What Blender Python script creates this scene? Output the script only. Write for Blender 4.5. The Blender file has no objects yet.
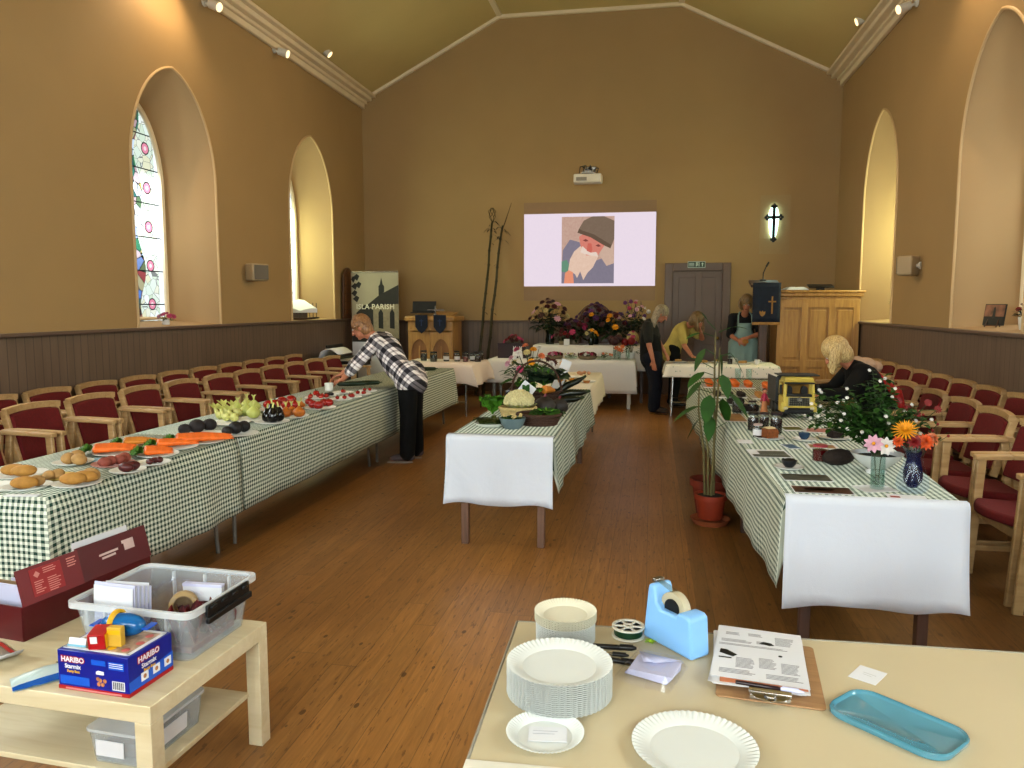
import bpy, bmesh, math, random
from mathutils import Vector, Matrix, Quaternion
random.seed(7)
V = Vector
PI = math.pi
SC = bpy.context.scene
COL = SC.collection
R = math.radians

# ---------------------------------------------------------------- materials
def lin(c):
    if isinstance(c, str):
        c = c.lstrip('#')
        c = [int(c[i:i+2], 16)/255 for i in (0, 2, 4)]
    return tuple((x/12.92 if x <= .04045 else ((x+.055)/1.055)**2.4) for x in c) + (1.0,)

class NT:
    """small node-tree writer"""
    def __init__(self, name):
        self.m = bpy.data.materials.new(name)
        self.m.use_nodes = True
        self.t = self.m.node_tree
        self.t.nodes.clear()
        self.out = self.t.nodes.new('ShaderNodeOutputMaterial')
    def n(self, typ, **kw):
        nd = self.t.nodes.new(typ)
        for k, v in kw.items():
            if k in nd.inputs.keys():
                nd.inputs[k].default_value = v
            else:
                setattr(nd, k, v)
        return nd
    def l(self, a, b):
        self.t.links.new(a, b)
    def val(self, sock, v):
        if hasattr(v, 'is_output') or isinstance(v, bpy.types.NodeSocket):
            self.l(v, sock)
        else:
            sock.default_value = v
    def math(self, op, a, b=None, c=None):
        nd = self.t.nodes.new('ShaderNodeMath'); nd.operation = op
        self.val(nd.inputs[0], a)
        if b is not None: self.val(nd.inputs[1], b)
        if c is not None: self.val(nd.inputs[2], c)
        return nd.outputs[0]
    def mix(self, f, a, b, mode='MIX'):
        nd = self.t.nodes.new('ShaderNodeMix'); nd.data_type = 'RGBA'; nd.blend_type = mode
        self.val(nd.inputs[0], f); self.val(nd.inputs[6], a); self.val(nd.inputs[7], b)
        return nd.outputs[2]
    def coord(self, kind='Object', scale=(1, 1, 1), rot=(0, 0, 0)):
        tc = self.n('ShaderNodeTexCoord'); mp = self.n('ShaderNodeMapping')
        mp.inputs['Scale'].default_value = scale; mp.inputs['Rotation'].default_value = rot
        self.l(tc.outputs[kind], mp.inputs['Vector'])
        return mp.outputs['Vector']
    def xyz(self, v):
        s = self.n('ShaderNodeSeparateXYZ'); self.l(v, s.inputs[0]); return s.outputs
    def noise(self, v, scale=5, detail=3, rough=.5, dist=0):
        nd = self.n('ShaderNodeTexNoise'); nd.inputs['Scale'].default_value = scale
        nd.inputs['Detail'].default_value = detail; nd.inputs['Roughness'].default_value = rough
        nd.inputs['Distortion'].default_value = dist
        self.l(v, nd.inputs['Vector']); return nd.outputs['Fac']
    def ramp(self, f, stops):
        nd = self.n('ShaderNodeValToRGB'); e = nd.color_ramp.elements
        while len(e) < len(stops): e.new(.5)
        for i, (p, c) in enumerate(stops):
            e[i].position = p; e[i].color = c
        self.l(f, nd.inputs[0]); return nd.outputs[0]
    def bsdf(self, color, rough=.6, metal=0, spec=.5, bump=None, bstr=.3, bdist=.01, trans=0, alpha=1, emit=None, estr=0, coat=0, sheen=0):
        b = self.n('ShaderNodeBsdfPrincipled')
        self.val(b.inputs['Base Color'], color); self.val(b.inputs['Roughness'], rough)
        b.inputs['Metallic'].default_value = metal; b.inputs['Specular IOR Level'].default_value = spec
        b.inputs['Transmission Weight'].default_value = trans; self.val(b.inputs['Alpha'], alpha)
        b.inputs['Coat Weight'].default_value = coat; b.inputs['Sheen Weight'].default_value = sheen
        if emit is not None:
            self.val(b.inputs['Emission Color'], emit); b.inputs['Emission Strength'].default_value = estr
        if bump is not None:
            bp = self.n('ShaderNodeBump'); bp.inputs['Strength'].default_value = bstr; bp.inputs['Distance'].default_value = bdist
            self.l(bump, bp.inputs['Height']); self.l(bp.outputs[0], b.inputs['Normal'])
        self.l(b.outputs[0], self.out.inputs[0])
        return b

MATS = {}
def mat(name, c, rough=.6, var=.12, scale=8, metal=0, spec=.35, bump=0, bscale=40, kind='Object', stretch=(1, 1, 1), **kw):
    """plain painted or natural surface with a little procedural tone variation"""
    if name in MATS: return MATS[name]
    t = NT(name); v = t.coord(kind, stretch)
    c = lin(c) if not (isinstance(c, tuple) and len(c) == 4) else c
    f = t.noise(v, scale, 4)
    d = tuple(x*(1-var) for x in c[:3])+(1,); u = tuple(min(1, x*(1+var)) for x in c[:3])+(1,)
    col = t.ramp(f, [(.3, d), (.7, u)])
    b = t.noise(v, bscale, 3) if bump else None
    t.bsdf(col, rough, metal, spec, bump=b, bstr=bump, **kw)
    MATS[name] = t.m
    return t.m

def wood(name, light, dark, rough=.45, scale=6, axis=1, coat=0, knots=False):
    if name in MATS: return MATS[name]
    t = NT(name); s = [14, 14, 14]; s[axis] = 1.2
    v = t.coord('Object', tuple(x*scale/6 for x in s))
    f = t.noise(v, 2.2, 6, .6, .8)
    col = t.ramp(f, [(.3, lin(dark)), (.68, lin(light))])
    t.bsdf(col, rough, bump=f, bstr=.08, bdist=.002, coat=coat)
    MATS[name] = t.m
    return t.m

def glass(name, c, rough=.03, clear=.8):
    """thin clear glass or plastic: mostly see-through with a reflecting skin"""
    if name in MATS: return MATS[name]
    t = NT(name)
    tr = t.n('ShaderNodeBsdfTransparent'); tr.inputs[0].default_value = lin(c)
    if clear >= .7:
        g = t.n('ShaderNodeBsdfGlossy'); g.inputs['Color'].default_value = (.9, .93, .95, 1)
    else:
        g = t.n('ShaderNodeBsdfPrincipled'); g.inputs['Base Color'].default_value = lin(c)
    g.inputs['Roughness'].default_value = rough
    lw = t.n('ShaderNodeLayerWeight'); lw.inputs[0].default_value = .25
    f = t.math('ADD', t.math('MULTIPLY', t.math('POWER', lw.outputs['Facing'], 2.2), .22), (1-clear)*.42)
    nz = t.noise(t.coord('Object'), 9, 2)
    f = t.math('MULTIPLY', f, t.math('ADD', .85, t.math('MULTIPLY', nz, .3)))
    mx = t.n('ShaderNodeMixShader'); t.l(f, mx.inputs[0]); t.l(tr.outputs[0], mx.inputs[1]); t.l(g.outputs[0], mx.inputs[2])
    t.l(mx.outputs[0], t.out.inputs[0])
    MATS[name] = t.m
    return t.m

def emit(name, c, s):
    if name in MATS: return MATS[name]
    t = NT(name); e = t.n('ShaderNodeEmission')
    nz = t.noise(t.coord('Object'), 3, 2)
    k = tuple(x*.97 for x in lin(c)[:3])+(1,)
    t.l(t.mix(nz, k, lin(c)), e.inputs[0]); e.inputs[1].default_value = s
    t.l(e.outputs[0], t.out.inputs[0]); MATS[name] = t.m
    return t.m

# ---------------------------------------------------------------- mesh writer
def basis(d, up=V((0, 0, 1))):
    d = V(d).normalized()
    a = up.cross(d)
    if a.length < 1e-4: a = V((1, 0, 0)).cross(d)
    if a.length < 1e-4: a = V((0, 1, 0)).cross(d)
    a.normalize(); b = d.cross(a)
    return a, b, d

class MB:
    def __init__(self): self.v = []; self.f = []; self.mi = []; self.uv = {}; self.cur = 0
    def add(self, vs, fs, uvs=None):
        o = len(self.v)
        self.v += [V(x) for x in vs]
        for k, f in enumerate(fs):
            if uvs is not None: self.uv[len(self.f)] = [uvs[i] for i in f]
            self.f.append(tuple(o+i for i in f)); self.mi.append(self.cur)
        return self
    def m(self, i): self.cur = i; return self
    def box(self, c, s, rot=None, taper=1.0):
        hx, hy, hz = s[0]/2, s[1]/2, s[2]/2
        vs = [V((x*hx*(taper if z > 0 else 1), y*hy*(taper if z > 0 else 1), z*hz)) for z in (-1, 1) for y in (-1, 1) for x in (-1, 1)]
        if rot is not None: vs = [rot @ p for p in vs]
        c = V(c)
        return self.add([c+p for p in vs], [(0, 2, 3, 1), (4, 5, 7, 6), (0, 1, 5, 4), (2, 6, 7, 3), (0, 4, 6, 2), (1, 3, 7, 5)])
    def bar(self, p0, p1, w, h, up=(0, 0, 1)):
        p0, p1 = V(p0), V(p1); a, b, d = basis(p1-p0, V(up))
        vs = []
        for p in (p0, p1):
            for sx, sy in ((-1, -1), (1, -1), (1, 1), (-1, 1)): vs.append(p+a*sx*w/2+b*sy*h/2)
        return self.add(vs, [(3, 2, 1, 0), (4, 5, 6, 7), (0, 1, 5, 4), (1, 2, 6, 5), (2, 3, 7, 6), (3, 0, 4, 7)])
    def tube(self, pts, rad, n=8, cap=True, side=None, flat=1.0):
        pts = [V(p) for p in pts]; k = len(pts)
        if not hasattr(rad, '__len__'): rad = [rad]*k
        vs = []; a = None
        for i in range(k):
            d = pts[min(i+1, k-1)]-pts[max(i-1, 0)]
            if d.length < 1e-9: d = V((0, 0, 1))
            d.normalize()
            if a is None:
                a = (V(side) if side else basis(d)[0])
            a = a-d*a.dot(d)
            if a.length < 1e-5: a = basis(d)[0]
            a.normalize(); b = d.cross(a)
            for j in range(n):
                t = 2*PI*j/n
                vs.append(pts[i]+a*math.cos(t)*rad[i]+b*math.sin(t)*rad[i]*flat)
        fs = []
        for i in range(k-1):
            for j in range(n):
                j2 = (j+1) % n
                fs.append((i*n+j, i*n+j2, (i+1)*n+j2, (i+1)*n+j))
        if cap:
            fs.append(tuple(range(n-1, -1, -1))); fs.append(tuple((k-1)*n+j for j in range(n)))
        return self.add(vs, fs)
    def lathe(self, prof, c=(0, 0, 0), n=24, axis=(0, 0, 1), sx=1.0, sy=1.0, ripple=None):
        c = V(c); a, b, d = basis(axis, V((0, 1, 0)) if abs(V(axis).normalized().z) > .9 else V((0, 0, 1)))
        vs = []; fs = []; k = len(prof)
        for i, (r, z) in enumerate(prof):
            for j in range(n):
                t = 2*PI*j/n; rr = r*(1+(ripple(t, i) if ripple else 0))
                vs.append(c+a*math.cos(t)*rr*sx+b*math.sin(t)*rr*sy+d*z)
        for i in range(k-1):
            for j in range(n):
                j2 = (j+1) % n
                fs.append((i*n+j, i*n+j2, (i+1)*n+j2, (i+1)*n+j))
        if prof[0][0] > 1e-4: fs.append(tuple(range(n-1, -1, -1)))
        if prof[-1][0] > 1e-4: fs.append(tuple((k-1)*n+j for j in range(n)))
        return self.add(vs, fs)
    def ell(self, c, r, n=12, rings=8, rot=None, fn=None):
        if not hasattr(r, '__len__'): r = (r, r, r)
        vs = []; fs = []
        for i in range(rings+1):
            th = PI*i/rings
            for j in range(n):
                t = 2*PI*j/n
                p = V((math.sin(th)*math.cos(t), math.sin(th)*math.sin(t), -math.cos(th)))
                if fn: p = p*fn(p)
                p = V((p.x*r[0], p.y*r[1], p.z*r[2]))
                if rot is not None: p = rot @ p
                vs.append(V(c)+p)
        for i in range(rings):
            for j in range(n):
                j2 = (j+1) % n
                fs.append((i*n+j, i*n+j2, (i+1)*n+j2, (i+1)*n+j))
        return self.add(vs, fs)
    def cone(self, p0, p1, r0, r1, n=10, side=None, f0=1.0, f1=1.0):
        """closed round-ended taper, may be flattened across side"""
        p0, p1 = V(p0), V(p1); d = p1-p0; L = max(d.length, 1e-6); d /= L
        a = V(side) if side is not None else basis(d)[0]
        a = a-d*a.dot(d)
        if a.length < 1e-4: a = basis(d)[0]
        a.normalize(); b = d.cross(a)
        rings = []
        for s in range(1, 5): 
            t = -PI/2+PI/2*s/4; rings.append((p0+d*math.sin(t)*r0*min(1, f0+.3), math.cos(t)*r0, f0))
        for s in range(0, 4):
            t = PI/2*s/4; rings.append((p1+d*math.sin(t)*r1*min(1, f1+.3), math.cos(t)*r1, f1))
        vs = []; fs = []
        for (c, r, f) in rings:
            for j in range(n):
                t = 2*PI*j/n; vs.append(c+a*math.cos(t)*r+b*math.sin(t)*r*f)
        k = len(rings)
        for i in range(k-1):
            for j in range(n):
                j2 = (j+1) % n; fs.append((i*n+j, i*n+j2, (i+1)*n+j2, (i+1)*n+j))
        o = len(vs); vs += [p0-d*r0*min(1, f0+.3), p1+d*r1*min(1, f1+.3)]
        for j in range(n):
            fs.append((o, (j+1) % n, j)); fs.append((o+1, (k-1)*n+j, (k-1)*n+(j+1) % n))
        return self.add(vs, fs)
    def prism(self, out, h, T=None, uv=False):
        """outline (x, y) list extruded by h along z, through matrix T"""
        n = len(out); T = T or Matrix()
        vs = [T @ V((x, y, 0)) for x, y in out]+[T @ V((x, y, h)) for x, y in out]
        fs = [tuple(range(n-1, -1, -1)), tuple(range(n, 2*n))]+[(i, (i+1) % n, n+(i+1) % n, n+i) for i in range(n)]
        return self.add(vs, fs)
    def leaf(self, base, d, L, W, up=(0, 0, 1), droop=.3, n=5, fold=.15, shape=1.0, wav=0):
        """a leaf blade: base point, direction, length, width"""
        a, b, d = basis(d, V(up)); base = V(base); vs = []; fs = []
        for i in range(n+1):
            t = i/n; w = W/2*max(.04, math.sin(PI*min(1, t**shape*.97+.015))**.8)
            p = base+d*L*t-V((0, 0, 1))*droop*L*t*t
            ww = b*math.sin(i*2.4)*wav*W
            vs += [p-a*w+b*fold*w+ww, p, p+a*w+b*fold*w-ww]
        for i in range(n):
            o = i*3; fs += [(o, o+1, o+4, o+3), (o+1, o+2, o+5, o+4)]
        return self.add(vs, fs)

def obj(name, mb, mats, parent=None, bev=0, smooth=True, ang=38, sub=0, thick=0, remesh=0, smit=0, seg=2, uvname='UVMap'):
    me = bpy.data.meshes.new(name)
    me.from_pydata(mb.v, [], mb.f)
    if not isinstance(mats, (list, tuple)): mats = [mats]
    for m_ in mats: me.materials.append(m_)
    if len(mats) > 1: me.polygons.foreach_set('material_index', mb.mi)
    if mb.uv:
        ul = me.uv_layers.new(name=uvname)
        for p in me.polygons:
            u = mb.uv.get(p.index)
            if u:
                for k, li in enumerate(p.loop_indices): ul.data[li].uv = u[k]
    me.update()
    if smooth:
        me.polygons.foreach_set('use_smooth', [True]*len(me.polygons))
        if not remesh and not sub: me.set_sharp_from_angle(angle=R(ang))
    o = bpy.data.objects.new(name, me); COL.objects.link(o)
    if parent is not None: o.parent = parent
    if thick:
        md = o.modifiers.new('thick', 'SOLIDIFY'); md.thickness = thick; md.offset = 0
    if remesh:
        md = o.modifiers.new('skin', 'REMESH'); md.mode = 'VOXEL'; md.voxel_size = remesh; md.use_smooth_shade = True
    if smit:
        md = o.modifiers.new('soft', 'SMOOTH'); md.iterations = smit; md.factor = .5
    if sub:
        md = o.modifiers.new('sub', 'SUBSURF'); md.levels = sub; md.render_levels = sub
    if bev:
        md = o.modifiers.new('edge', 'BEVEL'); md.width = bev; md.segments = seg; md.limit_method = 'ANGLE'; md.angle_limit = R(50)
    return o

def tag(o, label, cat, group=None, kind=None):
    o['label'] = label; o['category'] = cat
    if group: o['group'] = group
    if kind: o['kind'] = kind
    return o
def thing(name, label, cat, loc=(0, 0, 0), rz=0, group=None):
    o = bpy.data.objects.new(name, None); COL.objects.link(o)
    o.empty_display_size = .05
    o.location = loc; o.rotation_euler = (0, 0, rz)
    return tag(o, label, cat, group)
def struct(name, mb, m, parent=None, **kw):
    o = obj(name, mb, m, parent, **kw)
    if parent is None: o['kind'] = 'structure'
    return o
def dup(root, loc, rz=None, label=None, group=None, scale=None):
    r = root.copy(); COL.objects.link(r); r.location = loc
    if rz is not None: r.rotation_euler = (root.rotation_euler[0], root.rotation_euler[1], rz)
    if scale: r.scale = (scale,)*3 if not hasattr(scale, '__len__') else scale
    if label: r['label'] = label
    if group: r['group'] = group
    for ch in list(root.children):
        c = ch.copy(); COL.objects.link(c); c.parent = r
        for g in list(ch.children):
            d = g.copy(); COL.objects.link(d); d.parent = c
    return r
def one(name, mb, mats, label, cat, loc=(0, 0, 0), rz=0, group=None, **kw):
    """a thing that is a single mesh"""
    o = obj(name, mb, mats, None, **kw); o.location = loc; o.rotation_euler = (0, 0, rz)
    return tag(o, label, cat, group)
def words_on(name, s, size, m, parent, T, ext=.0004, align='LEFT', spacing=1.0, bold=0, sx=1.0):
    """lettering as a thin raised mesh"""
    cu = bpy.data.curves.new('lettering', 'FONT'); cu.body = s; cu.size = size; cu.extrude = ext; cu.align_x = align
    cu.space_character = spacing; cu.offset = bold; cu.resolution_u = 2
    tmp = bpy.data.objects.new('lettering', cu); COL.objects.link(tmp)
    dg = bpy.context.evaluated_depsgraph_get(); dg.update()
    me = bpy.data.meshes.new_from_object(tmp.evaluated_get(dg))
    bpy.data.objects.remove(tmp)
    me.transform(Matrix.Scale(sx, 4, V((1, 0, 0)))); me.transform(T)
    me.materials.clear(); me.materials.append(m)
    o = bpy.data.objects.new(name, me); COL.objects.link(o); o.parent = parent
    return o
def frame(o, x, y):
    """matrix with origin o, local x and y axes, z = x cross y"""
    x = V(x).normalized(); y = V(y); y = (y-x*y.dot(x)).normalized(); z = x.cross(y)
    return Matrix(((x.x, y.x, z.x, o[0]), (x.y, y.y, z.y, o[1]), (x.z, y.z, z.z, o[2]), (0, 0, 0, 1)))
def arc(cx, cy, r, a0, a1, n): return [(cx+r*math.cos(a0+(a1-a0)*i/n), cy+r*math.sin(a0+(a1-a0)*i/n)) for i in range(n+1)]
def rrect(w, h, r, n=4):
    p = []
    for cx, cy, a in ((w/2-r, h/2-r, 0), (-w/2+r, h/2-r, PI/2), (-w/2+r, -h/2+r, PI), (w/2-r, -h/2+r, 3*PI/2)): p += arc(cx, cy, r, a, a+PI/2, n)
    return p

# ---------------------------------------------------------------- render look
SC.view_settings.view_transform = 'Standard'
SC.view_settings.look = 'None'
SC.view_settings.exposure = 0.62
SC.view_settings.gamma = 1.0
SC.view_settings.use_curve_mapping = False
SC.cycles.max_bounces = 8
SC.cycles.diffuse_bounces = 4
SC.cycles.transparent_max_bounces = 16
SC.cycles.caustics_reflective = False
SC.cycles.caustics_refractive = False
SC.cycles.sample_clamp_indirect = 4
SC.cycles.sample_clamp_direct = 3

cam = bpy.data.cameras.new('camera'); camo = bpy.data.objects.new('camera', cam); COL.objects.link(camo)
cam.sensor_fit = 'HORIZONTAL'; cam.sensor_width = 36; cam.lens = 36*765/1024; cam.clip_start = .05
camo.location = (0, 0, 1.6); camo.rotation_euler = (R(90-5.896), 0, R(10.317))
SC.camera = camo

w = bpy.data.worlds.new('sky'); SC.world = w; w.use_nodes = True
bg = w.node_tree.nodes['Background']; bg.inputs[0].default_value = (.86, .94, 1, 1); bg.inputs[1].default_value = .85

# ---------------------------------------------------------------- setting
XL, XR, YB, YF, ZC = -5.4, 3.08, 14.0, -2.6, 5.42
M_WALL = mat('wall_paint', (0.605, 0.49, 0.325), .75, .03, 1.5, bump=.04, bscale=60)
M_REV = mat('reveal_paint', (0.66, 0.54, 0.38), .75, .03, 1.5)
M_CEIL = mat('ceiling_paint', (0.76, 0.67, 0.45), .8, .03, 1.2)
M_TRIM = mat('cream_trim', (0.88, 0.81, 0.69), .6, .03, 3)
M_DOOR = mat('brown_gloss_paint', (0.36, 0.285, 0.245), .45, .06, 4)

def wains():
    t = NT('beaded_boards'); x = t.xyz(t.coord('Object'))
    s = t.math('ADD', x[0], x[1])
    fr = t.math('FRACT', t.math('MULTIPLY', s, 1/.095))
    g = t.math('LESS_THAN', t.math('ABSOLUTE', t.math('SUBTRACT', fr, .5)), .05)
    n = t.noise(t.coord('Object', (3, 3, .6)), 3, 4)
    base = t.ramp(n, [(.3, lin((.345, .275, .222))), (.7, lin((.395, .315, .258)))])
    col = t.mix(g, base, lin((.27, .21, .17)))
    t.bsdf(col, .5, bump=t.math('SUBTRACT', 1, g), bstr=.5, bdist=.006)
    return t.m
M_WAINS = wains()

def floor_mat():
    t = NT('varnished_boards'); c = t.coord('Object'); x = t.xyz(c)
    u = t.math('MULTIPLY', x[0], 1/.115); pid = t.math('FLOOR', u); fu = t.math('FRACT', u)
    wn = t.n('ShaderNodeTexWhiteNoise', noise_dimensions='1D'); t.l(pid, wn.inputs['W'])
    yy = t.math('ADD', t.math('MULTIPLY', x[1], 1/3.1), t.math('MULTIPLY', wn.outputs['Value'], 7.3))
    fy = t.math('FRACT', yy)
    cid = t.math('ADD', pid, t.math('MULTIPLY', t.math('FLOOR', yy), 17.13))
    w2 = t.n('ShaderNodeTexWhiteNoise', noise_dimensions='1D'); t.l(cid, w2.inputs['W'])
    gap = t.math('MAXIMUM', t.math('LESS_THAN', t.math('ABSOLUTE', t.math('SUBTRACT', fu, .5)), 0.0),
                 t.math('MAXIMUM', t.math('GREATER_THAN', fu, .965), t.math('GREATER_THAN', fy, .9985)))
    cb = t.n('ShaderNodeCombineXYZ'); t.l(x[0], cb.inputs[0]); t.l(x[1], cb.inputs[1]); t.l(w2.outputs['Value'], cb.inputs[2])
    mp = t.n('ShaderNodeMapping'); mp.inputs['Scale'].default_value = (26, 1.6, 30); t.l(cb.outputs[0], mp.inputs[0])
    gr = t.noise(mp.outputs[0], 1.6, 6, .62, 1.2)
    col = t.ramp(gr, [(.25, lin((.465, .305, .14))), (.55, lin((.575, .39, .19))), (.8, lin((.65, .46, .25)))])
    tone = t.ramp(w2.outputs['Value'], [(0, (.86, .85, .83, 1)), (.5, (.95, .95, .95, 1)), (1, (1.08, 1.06, 1.02, 1))])
    col = t.mix(1, col, tone, 'MULTIPLY')
    # darker varnish left under the old pews, on both sides of the bare centre aisle
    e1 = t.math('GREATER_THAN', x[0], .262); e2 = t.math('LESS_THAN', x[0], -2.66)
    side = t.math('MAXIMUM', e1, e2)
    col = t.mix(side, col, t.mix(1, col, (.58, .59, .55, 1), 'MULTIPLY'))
    # knots and scuffs
    mpk = t.n('ShaderNodeMapping'); mpk.inputs['Scale'].default_value = (9, 4.5, 1); t.l(c, mpk.inputs[0])
    vo = t.n('ShaderNodeTexVoronoi', feature='DISTANCE_TO_EDGE'); vo = t.n('ShaderNodeTexVoronoi'); vo.inputs['Scale'].default_value = .9; t.l(mpk.outputs[0], vo.inputs['Vector'])
    kn = t.math('LESS_THAN', vo.outputs['Distance'], .085)
    col = t.mix(t.math('MULTIPLY', kn, .75), col, lin((.20, .10, .05)))
    sc = t.noise(c, .7, 5, .6)
    col = t.mix(t.math('MULTIPLY', t.math('SUBTRACT', sc, .35), .5), col, lin((.36, .215, .11)))
    mps = t.n('ShaderNodeMapping'); mps.inputs['Scale'].default_value = (60, 9, 1); t.l(c, mps.inputs[0])
    sp = t.math('GREATER_THAN', t.noise(mps.outputs[0], 1.0, 3, .6), .62)
    col = t.mix(t.math('MULTIPLY', sp, .55), col, lin((.26, .14, .07)))
    col = t.mix(t.math('MULTIPLY', gap, .5), col, lin((.15, .08, .04)))
    rg = t.math('ADD', .30, t.math('MULTIPLY', sc, .22))
    t.bsdf(col, rg, spec=.5, bump=t.math('SUBTRACT', t.math('MULTIPLY', gr, .3), gap), bstr=.25, bdist=.002)
    return t.m
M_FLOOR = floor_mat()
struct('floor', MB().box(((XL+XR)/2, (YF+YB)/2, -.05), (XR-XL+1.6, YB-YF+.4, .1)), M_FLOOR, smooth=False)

# ceiling: two slopes and a flat
FXL, FXR, ZF = -2.77, .41, 6.76
b = MB()
pr = [(XL-.05, ZC-.03), (FXL, ZF), (FXR, ZF), (XR+.05, ZC-.03)]
vs = [(x, y, z) for y in (YF, YB) for x, z in pr]
b.add(vs, [(0, 1, 5, 4), (1, 2, 6, 5), (2, 3, 7, 6)])
struct('ceiling', b, M_CEIL, smooth=False, thick=.04)
b = MB()
for x in (FXL, FXR): b.box((x, (YF+YB)/2, ZF-.02), (.11, YB-YF, .05))
for (x0, z0), (x1, z1) in zip(pr[:-1], pr[1:]): b.bar((x0, YB-.03, z0-.03), (x1, YB-.03, z1-.03), .09, .07, (0, 1, 0))
struct('trim_1', b, M_TRIM, bev=.01)

def gothic(hw, H, n=18):
    r = (H*H+hw*hw)/(2*hw); a1 = math.acos(max(-1, min(1, (r-hw)/r))); left = []
    for i in range(n+1):
        u = -hw*math.cos(PI/2*i/n); zg = math.sqrt(max(0, r*r-(u+hw-r)**2)); ze = H*math.sqrt(max(0, 1-(u/hw)**2)); left.append((u, .45*zg+.55*ze))
    left[-1] = (0, H)
    return left+[(-x, z) for x, z in reversed(left[:-1])]
HW, SILL, SPR, APX, DEP, GHW, GSPR, GAPX = .80, 1.36, 3.06, 4.27, .56, .53, 3.02, 4.0
ARCH_I = [(u, SPR+z) for u, z in gothic(HW, APX-SPR)]
ARCH_O = [(u, GSPR+z) for u, z in gothic(GHW, GAPX-GSPR)]

def stained():
    t = NT('stained_glass')
    uvn = t.n('ShaderNodeUVMap'); x = t.xyz(uvn.outputs[0]); u, v = x[0], x[1]
    # quarries of pale glass
    vo = t.n('ShaderNodeTexVoronoi'); vo.inputs['Scale'].default_value = 11; t.l(uvn.outputs[0], vo.inputs['Vector'])
    pale = t.ramp(t.xyz(vo.outputs['Color'])[0], [(0, (.75, .8, .7, 1)), (.4, (.60, .68, .5, 1)), (.6, (.85, .86, .8, 1)), (1, (.72, .68, .45, 1))])
    vf = t.n('ShaderNodeTexVoronoi'); vf.inputs['Scale'].default_value = 8; t.l(uvn.outputs[0], vf.inputs['Vector'])
    fig = t.ramp(t.xyz(vf.outputs['Color'])[1], [(0, (.03, .10, .16, 1)), (.3, (.05, .22, .10, 1)), (.5, (.30, .05, .05, 1)), (.66, (.8, .85, .85, 1)), (.8, (.1, .2, .5, 1)), (1, (.5, .4, .1, 1))])
    fm = t.math('LESS_THAN', t.math('ABSOLUTE', u), t.math('ADD', .10, t.math('MULTIPLY', .06, t.math('SINE', t.math('MULTIPLY', v, 7)))))
    vq = t.n('ShaderNodeTexVoronoi', feature='DISTANCE_TO_EDGE'); vq.inputs['Scale'].default_value = 11; t.l(uvn.outputs[0], vq.inputs['Vector'])
    pale = t.mix(t.math('LESS_THAN', vq.outputs['Distance'], .022), pale, (.22, .22, .2, 1))
    col = t.mix(fm, pale, fig)
    vv = t.math('SUBTRACT', t.math('FRACT', t.math('MULTIPLY', v, 1/.46)), .5)
    au = t.math('SUBTRACT', t.math('ABSOLUTE', u), .25)
    d = t.math('SQRT', t.math('ADD', t.math('MULTIPLY', au, au), t.math('POWER', t.math('MULTIPLY', vv, .46), 2)))
    col = t.mix(t.math('LESS_THAN', d, .062), col, (.75, .25, .33, 1))
    col = t.mix(t.math('LESS_THAN', d, .025), col, (.85, .6, .6, 1))
    edge = t.math('GREATER_THAN', t.math('ABSOLUTE', u), .40)
    col = t.mix(edge, col, (.95, .97, .92, 1))
    ring = t.math('LESS_THAN', t.math('ABSOLUTE', t.math('SUBTRACT', d, .066)), .007)
    bar = t.math('LESS_THAN', t.math('ABSOLUTE', vv), .018)
    bar = t.math('MULTIPLY', bar, t.math('GREATER_THAN', d, .066))
    fb = t.math('FRACT', t.math('MULTIPLY', v, 1/.40)); bar2 = t.math('LESS_THAN', fb, .035)
    ve = t.n('ShaderNodeTexVoronoi', feature='DISTANCE_TO_EDGE'); ve.inputs['Scale'].default_value = 8; t.l(uvn.outputs[0], ve.inputs['Vector'])
    ld = t.math('MULTIPLY', t.math('LESS_THAN', ve.outputs['Distance'], .035), fm)
    lead = t.math('MAXIMUM', t.math('MAXIMUM', ring, bar2), ld)
    col = t.mix(lead, col, (.01, .01, .01, 1))
    tr = t.n('ShaderNodeBsdfTransparent'); t.l(col, tr.inputs[0])
    tl = t.n('ShaderNodeBsdfTranslucent'); t.l(col, tl.inputs[0])
    mx = t.n('ShaderNodeMixShader'); mx.inputs[0].default_value = .2; t.l(tr.outputs[0], mx.inputs[1]); t.l(tl.outputs[0], mx.inputs[2])
    t.l(mx.outputs[0], t.out.inputs[0]); return t.m
def plain():
    t = NT('frosted_quarries')
    uvn = t.n('ShaderNodeUVMap'); x = t.xyz(uvn.outputs[0])
    p = t.math('FRACT', t.math('MULTIPLY', t.math('ADD', x[0], x[1]), 5)); q = t.math('FRACT', t.math('MULTIPLY', t.math('SUBTRACT', x[0], x[1]), 5))
    ld = t.math('MAXIMUM', t.math('LESS_THAN', p, .05), t.math('LESS_THAN', q, .05))
    nz = t.noise(uvn.outputs[0], 6, 2)
    col = t.mix(ld, t.mix(nz, (.86, .93, .86, 1), (.95, .97, .88, 1)), (.25, .25, .24, 1))
    tr = t.n('ShaderNodeBsdfTransparent'); t.l(col, tr.inputs[0])
    tl = t.n('ShaderNodeBsdfTranslucent'); t.l(col, tl.inputs[0])
    mx = t.n('ShaderNodeMixShader'); mx.inputs[0].default_value = .25; t.l(tr.outputs[0], mx.inputs[1]); t.l(tl.outputs[0], mx.inputs[2])
    t.l(mx.outputs[0], t.out.inputs[0]); return t.m
M_STAIN, M_PLAIN = stained(), plain()
WN = [0]
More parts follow.
